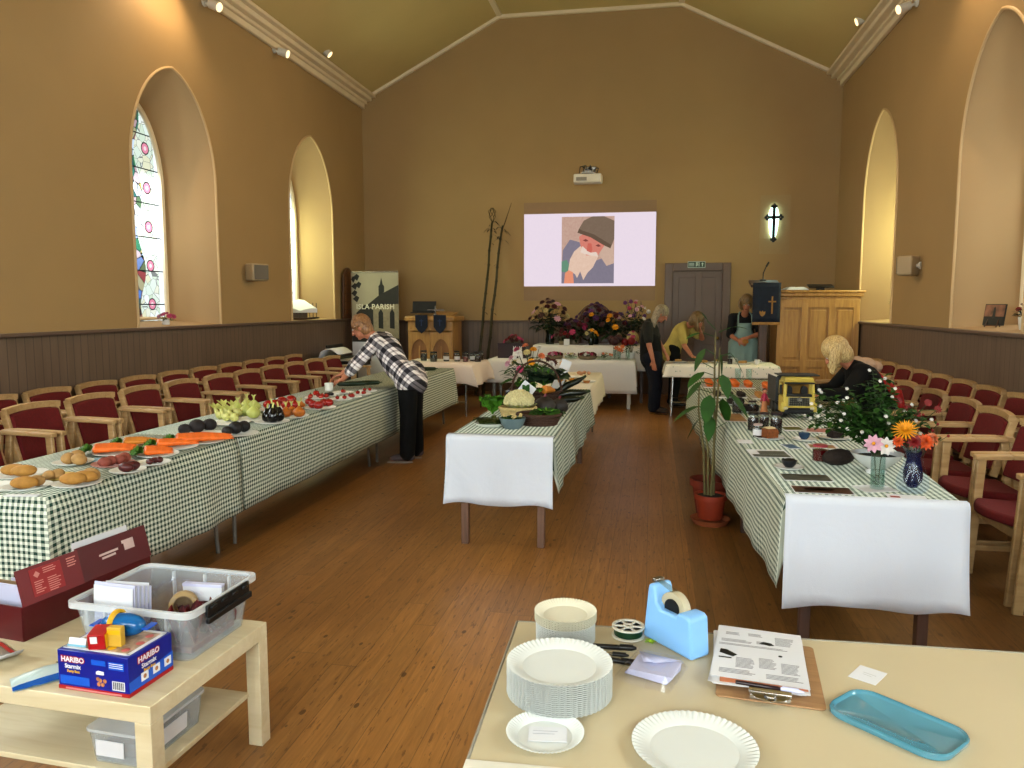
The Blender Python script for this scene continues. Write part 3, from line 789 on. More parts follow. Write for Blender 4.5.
# ---------------------------------------------------------------- people
M_SKIN = mat('skin', (.68, .43, .32), .55, .06, 12)
M_LIP = mat('lips', (.45, .17, .15), .5)
M_EYEW = mat('eye_white', (.8, .78, .75), .3, .02)
M_IRIS = mat('iris', (.08, .07, .06), .2)
def hairmat(name, a, b, sc=(40, 40, 6)):
    t = NT(name); n = t.noise(t.coord('Object', sc), 2.5, 4, .6, .4)
    t.bsdf(t.ramp(n, [(.35, lin(a)), (.65, lin(b))]), .5, bump=n, bstr=.35, bdist=.006); return t.m
def person(label, foot, J, outfit, hair, group=None):
    """J: joint positions in the room. body is one continuous skin, clothes and hair are children"""
    f0 = V(foot); root = thing('person', label, 'person', f0, 0, group)
    P = {k: V(v)-f0 for k, v in J.items() if hasattr(v, '__len__')}
    side = (P['hipR']-P['hipL']); side.z *= .3; side.normalize()
    ss = (P['shR']-P['shL']).normalized()
    pel = (P['hipL']+P['hipR'])/2; sh = (P['shL']+P['shR'])/2
    spine = sh-pel; up = spine.normalized()
    waist = pel+spine*.38+V(J.get('belly', (0, 0, 0))); chest = pel+spine*.74
    bw = outfit.get('build', 1.0)
    face = V(J['face']).normalized(); hup = V(J['up']); hup = (hup-face*hup.dot(face)).normalized(); hs = face.cross(hup)
    head = P['head']; ROT = Matrix((hs, face, hup)).transposed()
    hip2 = pel-up*.03
    def torso(b, g, top=True, low=True):
        """torso as flattened tapers, swollen by g"""
        if low: b.cone(hip2-side*.06, hip2+side*.06, .125*bw+g, .125*bw+g, 14, up, 1, 1)
        b.cone(hip2, waist, .155*bw+g, .135*bw+g, 16, side, .78, .8)
        b.cone(waist, chest, .135*bw+g, .150*bw+g, 16, ss, .8, .78)
        b.cone(chest, sh-up*.03, .150*bw+g, .125*bw+g, 16, ss, .72, .6)
        b.cone(P['shL'], P['shR'], .058+g, .058+g, 12, up)
    def arm(b, s, g, upto=2.0):
        a, e, w_ = P['sh'+s], P['el'+s], P['wr'+s]
        if upto <= 1: b.cone(a, a.lerp(e, upto), .054*bw+g, .046*bw+g*1.3, 12); return
        b.cone(a, e, .052*bw+g, .041+g, 12); k = min(1, upto-1)
        b.cone(e, e.lerp(w_, k), .041+g, .041+(.027-.041)*k+g*1.2, 12)
    def leg(b, s, g, lo=0.0):
        h, k, a = P['hip'+s], P['kn'+s], P['an'+s]
        b.cone(h, k, .092*bw+g, .060+g, 14); b.cone(k, a+(k-a)*lo, .060+g*1.1, .040+g*1.6, 12)
    b = MB(); torso(b, 0)
    b.cone(sh+up*.01, head-hup*.06-face*.015, .056, .052, 12)
    # head: skull, jaw, nose, ears
    b.ell(head+hup*.02-face*.012, (.074, .092, .098), 16, 12, ROT); b.ell(head-hup*.045+face*.02, (.056, .062, .064), 14, 10, ROT)
    b.ell(head-hup*.092+face*.056, (.022, .020, .018), 8, 6, ROT)
    b.cone(head+hup*.018+face*.080, head-hup*.026+face*.100, .009, .015, 8)
    for q in (-1, 1): b.ell(head+hs*q*.076-face*.008-hup*.006, (.010, .02, .032), 8, 6, ROT)
    for s in 'LR':
        arm(b, s, 0); leg(b, s, 0)
        an = P['an'+s]; toe = P['toe'+s]; b.cone(an-V((0, 0, .01)), toe, .036, .028, 10); b.cone(an+(an-toe)*.25-V((0, 0, .035)), an, .03, .04, 10)
        # hand: palm, four unequal bent fingers, thumb from the side of the palm
        w_ = P['wr'+s]; d = (V(J['hand'+s]) if 'hand'+s in J else (w_-P['el'+s])).normalized()
        nrm = V(J.get('palm'+s, (0, 0, -1))); nrm = (nrm-d*nrm.dot(d)).normalized(); sd = nrm.cross(d)
        tsg = J.get('thumb'+s, 1 if s == 'R' else -1); curl = J.get('curl'+s, .5)
        b.cone(w_, w_+d*.078, .026, .036, 12, sd, .62, .42)
        for k, (o, L) in enumerate(((-.028, .060), (-.0095, .070), (.0095, .076), (.028, .068))):
            o *= -tsg; p0 = w_+d*.082+sd*o; d1 = (d+nrm*curl*.5+sd*o*2.5).normalized(); d2 = (d+nrm*curl*1.6).normalized()
            p1 = p0+d1*L*.55; b.cone(p0-d*.02, p1, .0088, .0082, 8); b.cone(p1, p1+d2*L*.5, .0082, .0068, 8)
        t0 = w_+d*.028+sd*tsg*.026; td = (d*.75+sd*tsg*.7+nrm*.3).normalized(); t1 = t0+td*.038
        b.cone(t0, t1, .012, .0095, 8); b.cone(t1, t1+(td*.5+d*.5+nrm*.3*curl).normalized()*.03, .0095, .0075, 8)
    body = obj('body', b, outfit.get('skin', M_SKIN), root, remesh=.0075, smit=3)
    eye = [MB(), MB()]
    for q in (-1, 1):
        c = head+hs*q*.031+hup*.012+face*.074
        e = MB().ell(c, (.013, .009, .008), 10, 8, ROT); eo = obj('eye', e, M_EYEW, root)
        obj('iris', MB().ell(c+face*.006, (.0055, .004, .0055), 8, 6, ROT), M_IRIS, eo)
        obj('eyebrow', MB().cone(c+hup*.020-hs*.014+face*.003, c+hup*.021+hs*.014+face*.003, .0035, .003, 6), hair['mat'], root)
    obj('mouth', MB().ell(head-hup*.058+face*.080, (.022, .008, .007), 10, 6, ROT), M_LIP, root)
    # clothes
    tp = outfit['top']; b = MB(); torso(b, tp.get('g', .016), low=True); g = tp.get('g', .016)
    if tp.get('hem'):
        hv = V(tp['hem']); b.cone(hip2, hip2+hv, .148*bw+g, .14*bw+g, 16, side, .8, .7)
    if tp.get('skirt'):
        for s in 'LR': b.cone(P['hip'+s]+V((0, 0, .05)), P['hip'+s].lerp(P['kn'+s], tp['skirt']), .105+g, .11+g, 14)
    for s in 'LR': arm(b, s, tp.get('sg', .014), tp.get('sleeve', .9))
    obj(tp.get('name', 'top'), b, tp['mat'], root, remesh=.009, smit=4)
    if tp.get('cuff'):
        for s in 'LR':
            e, w_ = P['el'+s], P['wr'+s]; k = max(0, tp['sleeve']-1); q = e.lerp(w_, k); obj('cuff', MB().cone(q-(w_-e).normalized()*.02, q+(w_-e).normalized()*.015, .052, .050, 12), tp['cuff'], root, remesh=.008)
    if tp.get('collar'):
        b = MB(); c0 = sh+up*.035
        b.tube([c0+(ss*math.cos(t)*.07+ (up.cross(ss)).normalized()*math.sin(t)*.06)+up*.012*math.cos(t*2) for t in [2*PI*i/14 for i in range(15)]], .018, 8); obj('collar', b, tp['mat'], root)
    tr = outfit['legs']; b = MB(); g = tr.get('g', .016)
    b.cone(hip2-side*.06, hip2+side*.06, .118*bw+g, .118*bw+g, 14, up); b.cone(hip2, waist.lerp(hip2, .4), .15*bw+g*.8, .132*bw+g*.6, 16, side, .78, .8)
    for s in 'LR': leg(b, s, g, tr.get('lo', .04))
    obj('trousers', b, tr['mat'], root, remesh=.009, smit=4)
    for s in 'LR':
        an = P['an'+s]; toe = P['toe'+s]; d = (toe-an); d.z = 0; d.normalize(); sd = V((d.y, -d.x, 0))
        so = obj('shoe', MB().cone(an-d*.035-V((0, 0, .025)), an+d*.02-V((0, 0, .015)), .046, .05, 12).cone(an-V((0, 0, .025)), V((toe.x, toe.y, an.z-.045)), .048, .036, 12, sd, 1, .8), outfit['shoes'], root, remesh=.008, smit=2)
        c = (an+toe)/2; zb = an.z-.088
        sl = MB(); T = frame(V((an.x, an.y, max(zb, -f0.z+.001) if False else an.z-.085)), d, sd)
        ol = [(-.08+.30*(1-math.cos(t))/2 if False else .075+.135*math.cos(t), (.042+.008*math.cos(t))*math.sin(t)) for t in [2*PI*i/20 for i in range(20)]]
        sl.prism(ol, -.022 if T.to_3x3().determinant() < 0 else .022, T); obj('sole', sl, outfit.get('sole', M_BLACK), so)
    # hair
    b = MB(); hm = hair['mat']; L = hair.get('len', 0); vol = hair.get('vol', .014)
    b.ell(head+hup*.036-face*.028, (.080+vol, .094+vol, .092+vol), 16, 12, ROT)
    b.ell(head-hup*.03-face*.050, (.070+vol, .062+vol, .085+vol), 14, 10, ROT)
    rr = random.Random(hair.get('seed', 1))
    if L:
        down = V(hair.get('down', (0, 0, -1))).normalized()
        for i in range(hair.get('n', 34)):
            t = PI*(.02+.96*i/(hair.get('n', 34)-1)); a0 = math.cos(t); a1 = -math.sin(t)
            p = head+hs*a0*(.082+vol*.6)+face*(a1*.086-.008+hair.get('fwd', 0)*abs(a0))+hup*(.055+.015*math.sin(i*3))
            lk = L*rr.uniform(.82, 1.05); q1 = p+down*lk*.35+(hs*a0+face*a1)*.022; q2 = p+down*lk*.7+(hs*a0+face*a1)*(.012+rr.uniform(-.012, .012)); q3 = p+down*lk+(hs*a0+face*a1)*rr.uniform(-.02, .012)
            b.tube([p, q1, q2, q3], [.022, .021, .017, .006], 8)
        for i in range(7):
            q = -1+2*i/6; b.cone(head+hup*.105+face*.01, head+hup*(.092-.02*q*q)+hs*q*.07+face*(.05-.03*q*q), .018, .012, 8)
    else:
        for i in range(60):
            t = rr.uniform(0, 2*PI); z_ = rr.uniform(-.1, 1); k = math.sqrt(max(0, 1-z_*z_)); dv = hs*math.cos(t)*k*.088+face*(math.sin(t)*k*.1)+hup*z_*.1
            if dv.dot(face) > .055 and z_ < .6: continue
            p = head+hup*.035-face*.022+dv*.95; b.cone(p, p+dv.normalized()*.012+hup*-.012+hs*rr.uniform(-.01, .01), .02, .011, 7)
    obj('hair', b, hm, root, remesh=.007, smit=2)
    return root, P, body, dict(hip2=hip2, side=side, waist=waist, chest=chest, sh=sh, up=up, ss=ss, head=head, face=face, hup=hup, hs=hs, f0=f0, bw=bw)

def plaid():
    t = NT('plaid_flannel'); v = t.coord('Object', (1, 1, 1), (R(14), R(-38), R(20))); x = t.xyz(v)
    def st(c, per, wd, off=0): return t.math('LESS_THAN', t.math('ABSOLUTE', t.math('SUBTRACT', t.math('FRACT', t.math('ADD', t.math('MULTIPLY', c, 1/per), off)), .5)), wd/2)
    a = t.math('ADD', t.math('MULTIPLY', st(x[0], .105, .42), .55), t.math('MULTIPLY', st(x[0], .105, .12, .5), .3))
    b = t.math('ADD', t.math('MULTIPLY', st(x[2], .115, .42), .55), t.math('MULTIPLY', st(x[2], .115, .12, .5), .3))
    f = t.math('MINIMUM', t.math('ADD', a, b), 1)
    n = t.noise(v, 50, 2)
    col = t.ramp(f, [(0, lin('#ece6e6')), (.32, lin('#b9aeb2')), (.55, lin('#6f6a70')), (1, lin('#1d1c22'))])
    t.bsdf(col, .85, spec=.2, bump=n, bstr=.1); return t.m
M_BLKC = mat('black_cloth', (.012, .012, .014), .85, .3, 20, spec=.2)
M_NAVY = mat('navy_denim', (.035, .05, .095), .85, .25, 30, spec=.2)
M_SHOEG = mat('grey_canvas_shoe', (.30, .25, .26), .8); M_SHOEW = mat('white_sole', (.75, .72, .7), .6)
H_GINGER = hairmat('short_ginger_grey_hair', '#5f3a1f', '#94693f'); H_ASH = hairmat('long_ash_blonde_hair', '#574a38', '#a39478', (60, 60, 8))
H_BROWNB = hairmat('brown_blonde_hair', '#44321e', '#86693f', (60, 60, 8)); H_BLONDE = hairmat('blonde_hair', '#8a6a3a', '#d8bb82', (60, 60, 8))

# the woman in the checked shirt, leaning over the vegetable table
person('grey-ginger haired person in checked shirt and black trousers leaning over the vegetable table', (-2.50, 7.52, 0),
    dict(hipL=(-2.425, 7.40, .855), hipR=(-2.425, 7.60, .855), knL=(-2.42, 7.40, .48), knR=(-2.42, 7.61, .48), anL=(-2.43, 7.38, .088), anR=(-2.41, 7.62, .088),
         toeL=(-2.58, 7.36, .035), toeR=(-2.55, 7.62, .035), shL=(-2.74, 7.36, 1.235), shR=(-2.74, 7.66, 1.245), head=(-2.955, 7.50, 1.365),
         elL=(-2.93, 7.25, .985), wrL=(-3.06, 7.27, .855), elR=(-3.02, 7.62, 1.03), wrR=(-3.17, 7.50, .88), handL=(-.75, .1, -.25), handR=(-.8, -.2, -.3),
         palmL=(-.3, .2, -1), palmR=(-.3, -.2, -1), face=(-.9, -.12, -.48), up=(-.48, 0, .88), curlL=.9, curlR=.9, belly=(-.03, 0, -.03)),
    dict(build=.98, top=dict(name='checked_shirt', mat=plaid(), sleeve=1.35, g=.024, sg=.02, skirt=.07, collar=True, cuff=mat('pale_cuff', (.7, .68, .68), .85)),
         legs=dict(mat=M_BLKC, g=.026, lo=.02), shoes=M_SHOEG, sole=M_SHOEW),
    dict(mat=H_GINGER, len=0, vol=.012))
# the two women at the lace-clothed table
r2, P2, b2, I2 = person('person with long ash-blonde hair, dark top and navy trousers, hand in pocket, at lace table', (.07, 11.5, 0),
    dict(hipL=(-.02, 11.58, .86), hipR=(.02, 11.40, .86), knL=(.06, 11.58, .47), knR=(.08, 11.40, .47), anL=(.06, 11.60, .088), anR=(.05, 11.40, .088),
         toeL=(.22, 11.57, .035), toeR=(.21, 11.36, .035), shL=(.0, 11.68, 1.30), shR=(-.06, 11.34, 1.29), head=(.145, 11.5, 1.465),
         elL=(.10, 11.78, 1.06), wrL=(.20, 11.70, .90), elR=(-.03, 11.27, 1.02), wrR=(.03, 11.24, .80), handR=(.15, .1, -1), palmR=(.3, .9, .1),
         face=(.80, -.1, -.58), up=(.58, 0, .8), curlR=.3),
    dict(build=1.10, top=dict(name='grey_tee', mat=mat('grey_green_tee', (.085, .082, .065), .85), sleeve=.72, g=.018, hem=(0, 0, -.03)), legs=dict(mat=M_NAVY, g=.030), shoes=mat('taupe_shoe', (.22, .17, .14), .7)),
    dict(mat=H_ASH, len=.50, vol=.012, down=(-.36, 0, -1), fwd=-.035, n=32))
b = MB(); g = .03
b.cone(I2['hip2'], I2['waist'], .16*1.1+g, .15*1.1+g, 16, I2['side'], .8, .8); b.cone(I2['waist'], I2['chest'], .15*1.1+g*.8, .155*1.1+g*.5, 16, I2['ss'], .8, .72)
obj('black_vest', b, M_BLKC, r2, remesh=.01, smit=3)
person('person in yellow short-sleeved top bending over the lace-clothed table, hand raised to face', (.42, 12.28, 0),
    dict(hipL=(.30, 12.42, .90), hipR=(.34, 12.22, .90), knL=(.36, 12.44, .48), knR=(.40, 12.22, .48), anL=(.34, 12.44, .088), anR=(.36, 12.2, .088),
         toeL=(.50, 12.40, .035), toeR=(.52, 12.16, .035), shL=(.53, 12.42, 1.26), shR=(.45, 12.10, 1.25), head=(.69, 12.14, 1.36),
         elL=(.78, 12.34, 1.08), wrL=(.74, 12.14, 1.20), elR=(.50, 12.02, .98), wrR=(.60, 11.86, .84), handR=(.7, -.5, -.35), handL=(-.1, -.1, .9), palmL=(-.6, -.1, 0),
         face=(.72, -.45, -.5), up=(.45, -.1, .88), curlL=1.0),
    dict(build=1.04, top=dict(name='yellow_top', mat=mat('pale_yellow_knit', (.68, .60, .31), .85), sleeve=.75, g=.017, hem=(0, 0, -.06)), legs=dict(mat=M_BLKC), shoes=M_BLACK),
    dict(mat=H_BROWNB, len=.25, vol=.016, down=(.15, -.1, -1), n=30, fwd=.02))
# woman in the apron behind the tables
r4, P4, b4, I4 = person('fair-haired person in mint apron and dark top standing by the pulpit, holding a cracker', (1.40, 12.520, 0),
    dict(hipL=(1.52, 12.540, .93), hipR=(1.34, 12.520, .93), knL=(1.52, 12.500, .50), knR=(1.34, 12.500, .50), anL=(1.53, 12.540, .088), anR=(1.33, 12.540, .088),
         toeL=(1.55, 12.380, .035), toeR=(1.31, 12.380, .035), shL=(1.60, 12.500, 1.405), shR=(1.25, 12.480, 1.405), head=(1.425, 12.235, 1.625),
         elL=(1.66, 12.400, 1.16), wrL=(1.47, 12.250, 1.10), elR=(1.20, 12.380, 1.14), wrR=(1.31, 12.230, 1.06), handL=(-.9, -.2, -.3), handR=(.8, -.2, -.4), palmL=(-.2, .9, -.3), palmR=(.2, .9, -.3),
         face=(-.12, -.80, -.45), up=(0, -.4, .88), curlL=.9, curlR=.9),
    dict(build=1.0, top=dict(name='dark_top', mat=mat('navy_jersey', (.02, .022, .035), .85), sleeve=1.05, g=.014, collar=True), legs=dict(mat=M_NAVY), shoes=M_BLACK),
    dict(mat=H_BROWNB, len=.17, vol=.016, n=26, fwd=.015, down=(0, -.2, -1)))
b = MB(); M_APR = mat('mint_apron', (.50, .60, .575), .85, .06); nx, nz = 12, 16; vs = []
for j in range(nz+1):
    z = .52+.80*j/nz
    wv = .235 if z < 1.02 else .235-.125*min(1, (z-1.02)/.18)
    for i in range(nx+1):
        u = -1+2*i/nx; a = u*1.15 if z < 1.02 else u*.7
        cx = 1.425; fr = .185 if z < 1.05 else .165
        vs.append(V((cx+u*wv, 12.52-.04*(z > 1.05)*min(1, (z-1.05)*5)-fr*math.sqrt(max(0, 1-(u*.9)**2))+(.0 if z > .9 else .012*math.sin(i*1.9)), z))-I4['f0'])
W = nx+1; b.add(vs, [(j*W+i, j*W+i+1, (j+1)*W+i+1, (j+1)*W+i) for j in range(nz) for i in range(nx)])
ap = obj('apron', b, M_APR, r4, thick=.006)
b = MB()
for q in (-1, 1): b.tube([V((1.425+q*.105, 12.330, 1.32))-I4['f0'], V((1.425+q*.10, 12.370, 1.44))-I4['f0'], V((1.425+q*.075, 12.460, 1.49))-I4['f0']], .012, 6)
obj('apron_strap', b, M_APR, ap)
one('cracker', MB().lathe([(0, -.008), (.05, -.008), (.055, 0), (.05, .008), (0, .008)], (0, 0, 0), 18, (.3, -.9, .5), sy=.7), mat('toasted_biscuit', (.62, .42, .20), .8, .2, 40), 'golden oval cracker held in the hands of the person in the apron', 'cracker', (1.415, 12.165, 1.045))
# the woman seated beside the cake table
r5, P5, b5, I5 = person('blonde person in black seated beside the cake table, bowed over the toy truck', (1.98, 7.05, 0),
    dict(hipL=(2.02, 6.96, .625), hipR=(2.02, 7.16, .625), knL=(1.70, 6.95, .59), knR=(1.71, 7.18, .59), anL=(1.76, 6.95, .088), anR=(1.77, 7.19, .088),
         toeL=(1.62, 6.94, .035), toeR=(1.63, 7.2, .035), shL=(1.76, 6.86, 1.03), shR=(1.76, 7.22, 1.03), head=(1.565, 7.0, 1.185),
         elL=(1.60, 6.72, .86), wrL=(1.42, 6.78, .84), elR=(1.62, 7.32, .84), wrR=(1.42, 7.2, .84), handL=(-.9, .1, -.1), handR=(-.9, -.1, -.1),
         face=(-.72, .12, -.62), up=(-.62, 0, .78), curlL=.3),
    dict(build=1.10, top=dict(name='black_jumper', mat=M_BLKC, sleeve=1.85, g=.026, sg=.02, hem=(.02, 0, -.05)), legs=dict(mat=M_BLKC), shoes=M_BLACK),
    dict(mat=H_BLONDE, len=.21, vol=.022, n=34, down=(.0, 0, -1), fwd=.02))

f0 = I5['f0']; M_HOOD = mat('cream_fleece', (.72, .60, .50), .9, .08, 30)
b = MB()
for q, r in ((0, .075), (.5, .085), (1, .07)): b.ell(V((1.76, 7.06, 1.10)).lerp(V((1.93, 7.16, 1.06)), q)-f0, (r, r*1.2, r*.8), 14, 10)
hd = obj('hood', b, M_HOOD, r5, remesh=.012, smit=3)
b = MB().cone(V((1.86, 7.02, 1.02))-f0, V((2.06, 6.96, .86))-f0, .055, .05, 10, (0, 1, 0), 1, .7).cone(V((2.06, 6.96, .86))-f0, V((2.13, 6.94, .66))-f0, .05, .04, 10, (0, 1, 0), 1, .7)
obj('red_lining', b, mat('red_lining', (.55, .05, .04), .8), hd, remesh=.012, smit=2)

# ---------------------------------------------------------------- far wall: screen, projector, cross, exit sign
M_GOLD = mat('gold_thread', (.55, .38, .10), .45, .15, 40)
sx0, sx1, sz0, sz1, stop_ = -2.325, .05, 1.94, 3.24, 3.445
scr = thing('projection_screen', 'lit projection screen on the far wall showing an old bearded man in a cap', 'screen', ((sx0+sx1)/2, YB-.01, sz0-.26))
c0 = V(((sx0+sx1)/2, YB-.01, sz0-.26))
b = MB().box(V(((sx0+sx1)/2, YB-.009, (sz0-.26+stop_)/2))-c0, (sx1-sx0, .012, stop_-sz0+.26)); obj('screen_fabric', b, mat('screen_fabric', (.56, .45, .345), .8, .02), scr)
pic = MB().box(V(((sx0+sx1)/2, YB-.018, (sz0+sz1)/2))-c0, (sx1-sx0-.01, .004, sz1-sz0))
def lit(name, c, s=.62, n2=None):
    t = NT(name); v = t.coord('Object'); n = t.noise(v, 26, 4, .6); k = lin(c); k2 = lin(n2) if n2 else tuple(x*.8 for x in k[:3])+(1,)
    e = t.n('ShaderNodeEmission'); t.l(t.mix(n, k, k2), e.inputs[0]); e.inputs[1].default_value = s; t.l(e.outputs[0], t.out.inputs[0]); return t.m
ES = .62
po = obj('projected_slide', pic, lit('projected_lilac_white', '#f3e3ee', ES, '#eadbea'), scr)
def flat(name, pts, m, parent, dy):
    """a patch of the projected picture; pts in 0..1 of the photograph, y up"""
    px0, px1, pz0, pz1 = -1.63, -.685, sz0+.05, sz1-.06
    T = frame(V((px0, YB-.021-dy, pz0))-c0, (1, 0, 0), (0, 0, 1))
    b = MB(); b.add([T @ V((x*(px1-px0), y*(pz1-pz0), 0)) for x, y in pts], [tuple(range(len(pts)))])
    return obj(name, b, m, parent, smooth=False)
ph = flat('projected_photo', [(0, 0), (1, 0), (1, 1), (0, 1)], lit('slide_blossom', '#d6b9a6', ES, '#b58a7c'), scr, 0)
flat('dark_coat', [(0, .10), (.02, .5), (.16, .66), (.34, .62), (.5, .3), (.95, .42), (1, .3), (1, 0), (0, 0)], lit('slide_coat', '#8d8494', ES, '#7a7482'), ph, .001)
flat('green_cuff', [(0, .18), (0, .33), (.10, .36), (.16, .26), (.12, .16)], lit('slide_green', '#6f9a80', ES), ph, .0015)
flat('side_hair', [(.72, .68), (.98, .58), (1, .30), (.86, .26), (.74, .40)], lit('slide_hair', '#d9b8a4', ES), ph, .0015)
flat('face', [(.33, .70), (.38, .50), (.50, .38), (.66, .38), (.78, .52), (.84, .60), (.62, .72), (.45, .76)], lit('slide_face', '#e08d7a', ES, '#d0776a'), ph, .002)
flat('beard', [(.36, .56), (.24, .48), (.16, .36), (.13, .20), (.26, .14), (.30, .08), (.36, .18), (.42, .05), (.50, .16), (.60, .24), (.70, .40), (.68, .46), (.56, .42), (.47, .42), (.44, .5)], lit('slide_beard', '#f0d2bd', ES, '#dcb8a2'), ph, .0025)
flat('moustache', [(.40, .56), (.36, .47), (.44, .44), (.55, .42), (.70, .40), (.66, .47), (.56, .46), (.48, .50)], lit('slide_moustache', '#f6dfcf', ES), ph, .003)
flat('nose', [(.50, .60), (.48, .49), (.56, .46), (.59, .50), (.57, .60)], lit('slide_nose', '#d86f60', ES), ph, .0032)
for q in ((.46, .645), (.70, .565)): flat('eye', [(q[0]-.055, q[1]), (q[0], q[1]+.022), (q[0]+.055, q[1]-.01), (q[0], q[1]-.02)], lit('slide_eye', '#8a4a44', ES), ph, .0033)
flat('cap', [(.33, .82), (.42, .94), (.58, 1), (.80, 1), (1, .93), (1, .66), (.95, .56), (.86, .60), (.62, .72), (.40, .78)], lit('slide_cap', '#84705f', ES, '#776352'), ph, .0035)
flat('cap_brim', [(.33, .82), (.30, .76), (.55, .69), (.80, .57), (.93, .52), (.95, .57), (.62, .73), (.40, .79)], lit('slide_brim', '#6c5848', ES), ph, .004)
flat('hand', [(.05, 0), (.07, .16), (.14, .20), (.22, .17), (.24, 0)], lit('slide_hand', '#ef9f7c', ES, '#e48a6c'), ph, .004)

pj = thing('projector', 'white short-throw projector on a wall bracket above the lit screen', 'projector', (-1.13, YB, 3.69))
obj('projector_body', MB().prism([(-.235, -.60), (.235, -.60), (.25, -.36), (-.25, -.36)], .15), M_WHITE, pj, bev=.02)
obj('front_grille', MB().box((-.10, -.605, .06), (.18, .01, .06)), mat('grey_grille', (.5, .48, .45), .6), pj)
obj('lens_window', MB().box((.10, -.47, .152), (.14, .1, .008)), M_BLACK, pj)
b = MB().box((0, -.2, .21), (.11, .42, .05)).box((0, -.02, .22), (.2, .02, .28)).box((0, -.46, .175), (.22, .18, .03)); obj('wall_bracket', b, M_STEEL, pj, bev=.004)
b = MB(); rr = random.Random(5)
for k in range(6): x = -.16+.06*k; b.tube([(x, -.40, .16), (x+rr.uniform(-.06, .06), -.36, .26+rr.random()*.06), (x*.6+rr.uniform(-.06, .06), -.2, .30+rr.random()*.06), (x*.4, -.02, .26)], .008, 6)
obj('cables', b, M_BLACK, pj)

cr = thing('wall_cross', 'dark cross with budded ends on the far wall, backlit by a white glow', 'cross', (2.03, YB, 2.68))
M_CROSS = mat('dark_purple_wood', (.035, .012, .025), .6, .3, 20)
b = MB().box((0, -.075, .32), (.05, .03, .56)).box((0, -.075, .415), (.20, .03, .05))
for x, z in ((0, .62), (0, .02), (-.13, .415), (.13, .415)):
    dx, dz = (0, 1 if z > .4 else -1) if x == 0 else (1 if x > 0 else -1, 0)
    for k in (-1, 0, 1):
        c = V((x-dx*.02+(dz*k*.03), -.075, z-dz*.02+(dx*k*.03)))+(V((dx, 0, dz))*.025 if k == 0 else V((0, 0, 0))); b.tube([c-V((0, .015, 0)), c+V((0, .015, 0))], .024, 12)
obj('cross_arms', b, M_CROSS, cr)
obj('stand_off', MB().tube([(0, -.06, .5), (0, 0, .5)], .008, 8).tube([(0, -.06, .2), (0, 0, .2)], .008, 8), M_STEEL, cr)
b = MB().prism([(.075*math.cos(a)*(1.25 if math.sin(a) > .1 else 1), .34+.285*math.sin(a)) for a in [2*PI*i/32 for i in range(32)]], .012, frame((0, -.036, 0), (1, 0, 0), (0, 0, 1))); obj('halo_panel', b, emit('cold_led_halo', (.80, 1.0, .96), 7), cr, bev=.004)  # glowing oval added to imitate the backlight's halo on the wall
obj('back_plate', MB().box((.03, -.003, .30), (.5, .006, 1.0)), mat('backlit_plate', (.60, .50, .345), .7, .03), cr)

ex = thing('exit_sign', 'green and white fire exit sign on top of the brown door frame', 'sign', (.755, YB-.095, 2.25))
M_GREEN = mat('sign_green', (.01, .17, .09), .4); M_SIGNW = mat('sign_white', (.72, .80, .76), .5)
obj('sign_plate', MB().box((0, -.004, .055), (.30, .008, .11)), M_SIGNW, ex)
obj('green_field', MB().box((0, -.010, .055), (.285, .004, .095)), M_GREEN, ex)
T = frame((0, -.013, 0), (1, 0, 0), (0, 0, 1)); b = MB()
for o_ in ([(.05, .02), (.05, .09), (.085, .09), (.085, .02), (.078, .02), (.078, .083), (.057, .083), (.057, .02)], [(.012, .05), (.03, .075), (.04, .07), (.03, .055), (.042, .045), (.03, .02), (.024, .022), (.03, .04), (.02, .042)], arc(.037, .082, .007, 0, 6, 8)): pass
b.prism([(.095, .052), (.125, .052), (.125, .035), (.14, .035), (.118, .012), (.118, .012)][::-1], .001, T @ Matrix.Translation((0, .03, 0)))
b = MB(); b.prism([(-.012, .022), (.002, .022), (.002, .088), (.036, .088), (.036, .022), (.048, .022), (.048, .096), (-.012, .096)], .001, T)
b.prism(arc(.014, .078, .008, 0, 5.9, 8), .002, T); b.prism([(.005, .068), (.022, .070), (.032, .052), (.027, .050), (.020, .060), (.018, .046), (.030, .030), (.024, .026), (.012, .042), (.0, .028), (-.004, .033), (.008, .052)], .002, T)
b.prism([(.093, .022), (.107, .022), (.107, .060), (.122, .060), (.100, .092), (.078, .060), (.093, .060)], .002, T)
obj('running_figure_and_arrow', b, M_SIGNW, ex)
b = MB()
for k in range(3): b.box((-.085, -.0135, .032+.022*k), (.09, .002, .010))
obj('lines_of_lettering', b, M_SIGNW, ex)

# wall speakers
def wall_speaker(loc, s, label, rz):
    t = thing('wall_speaker', label, 'speaker', loc, rz, 'cream wall speakers')
    obj('speaker_box', MB().box((.14, 0, 0), (.18, .26, .23)), mat('cream_plastic', (.60, .52, .40), .5, .04), t, bev=.02)
    obj('speaker_grille', MB().box((.235, 0, 0), (.012, .22, .19)), mat('grey_mesh', (.38, .35, .31), .7, .1, 200), t, bev=.004)
    obj('wall_bracket', MB().tube([(0, 0, 0), (.06, 0, 0)], .022, 10).lathe([(.045, 0), (.045, .015), (.03, .03)], (0, 0, 0), 14, (1, 0, 0)), M_WHITE, t)
wall_speaker((XL, 9.74, 2.04), 1, 'small cream speaker on the wall between the two left arched windows', R(-25))
wall_speaker((XR, 9.72, 2.06), -1, 'small cream speaker on a round bracket, right-hand wall between arched windows', R(180-42))

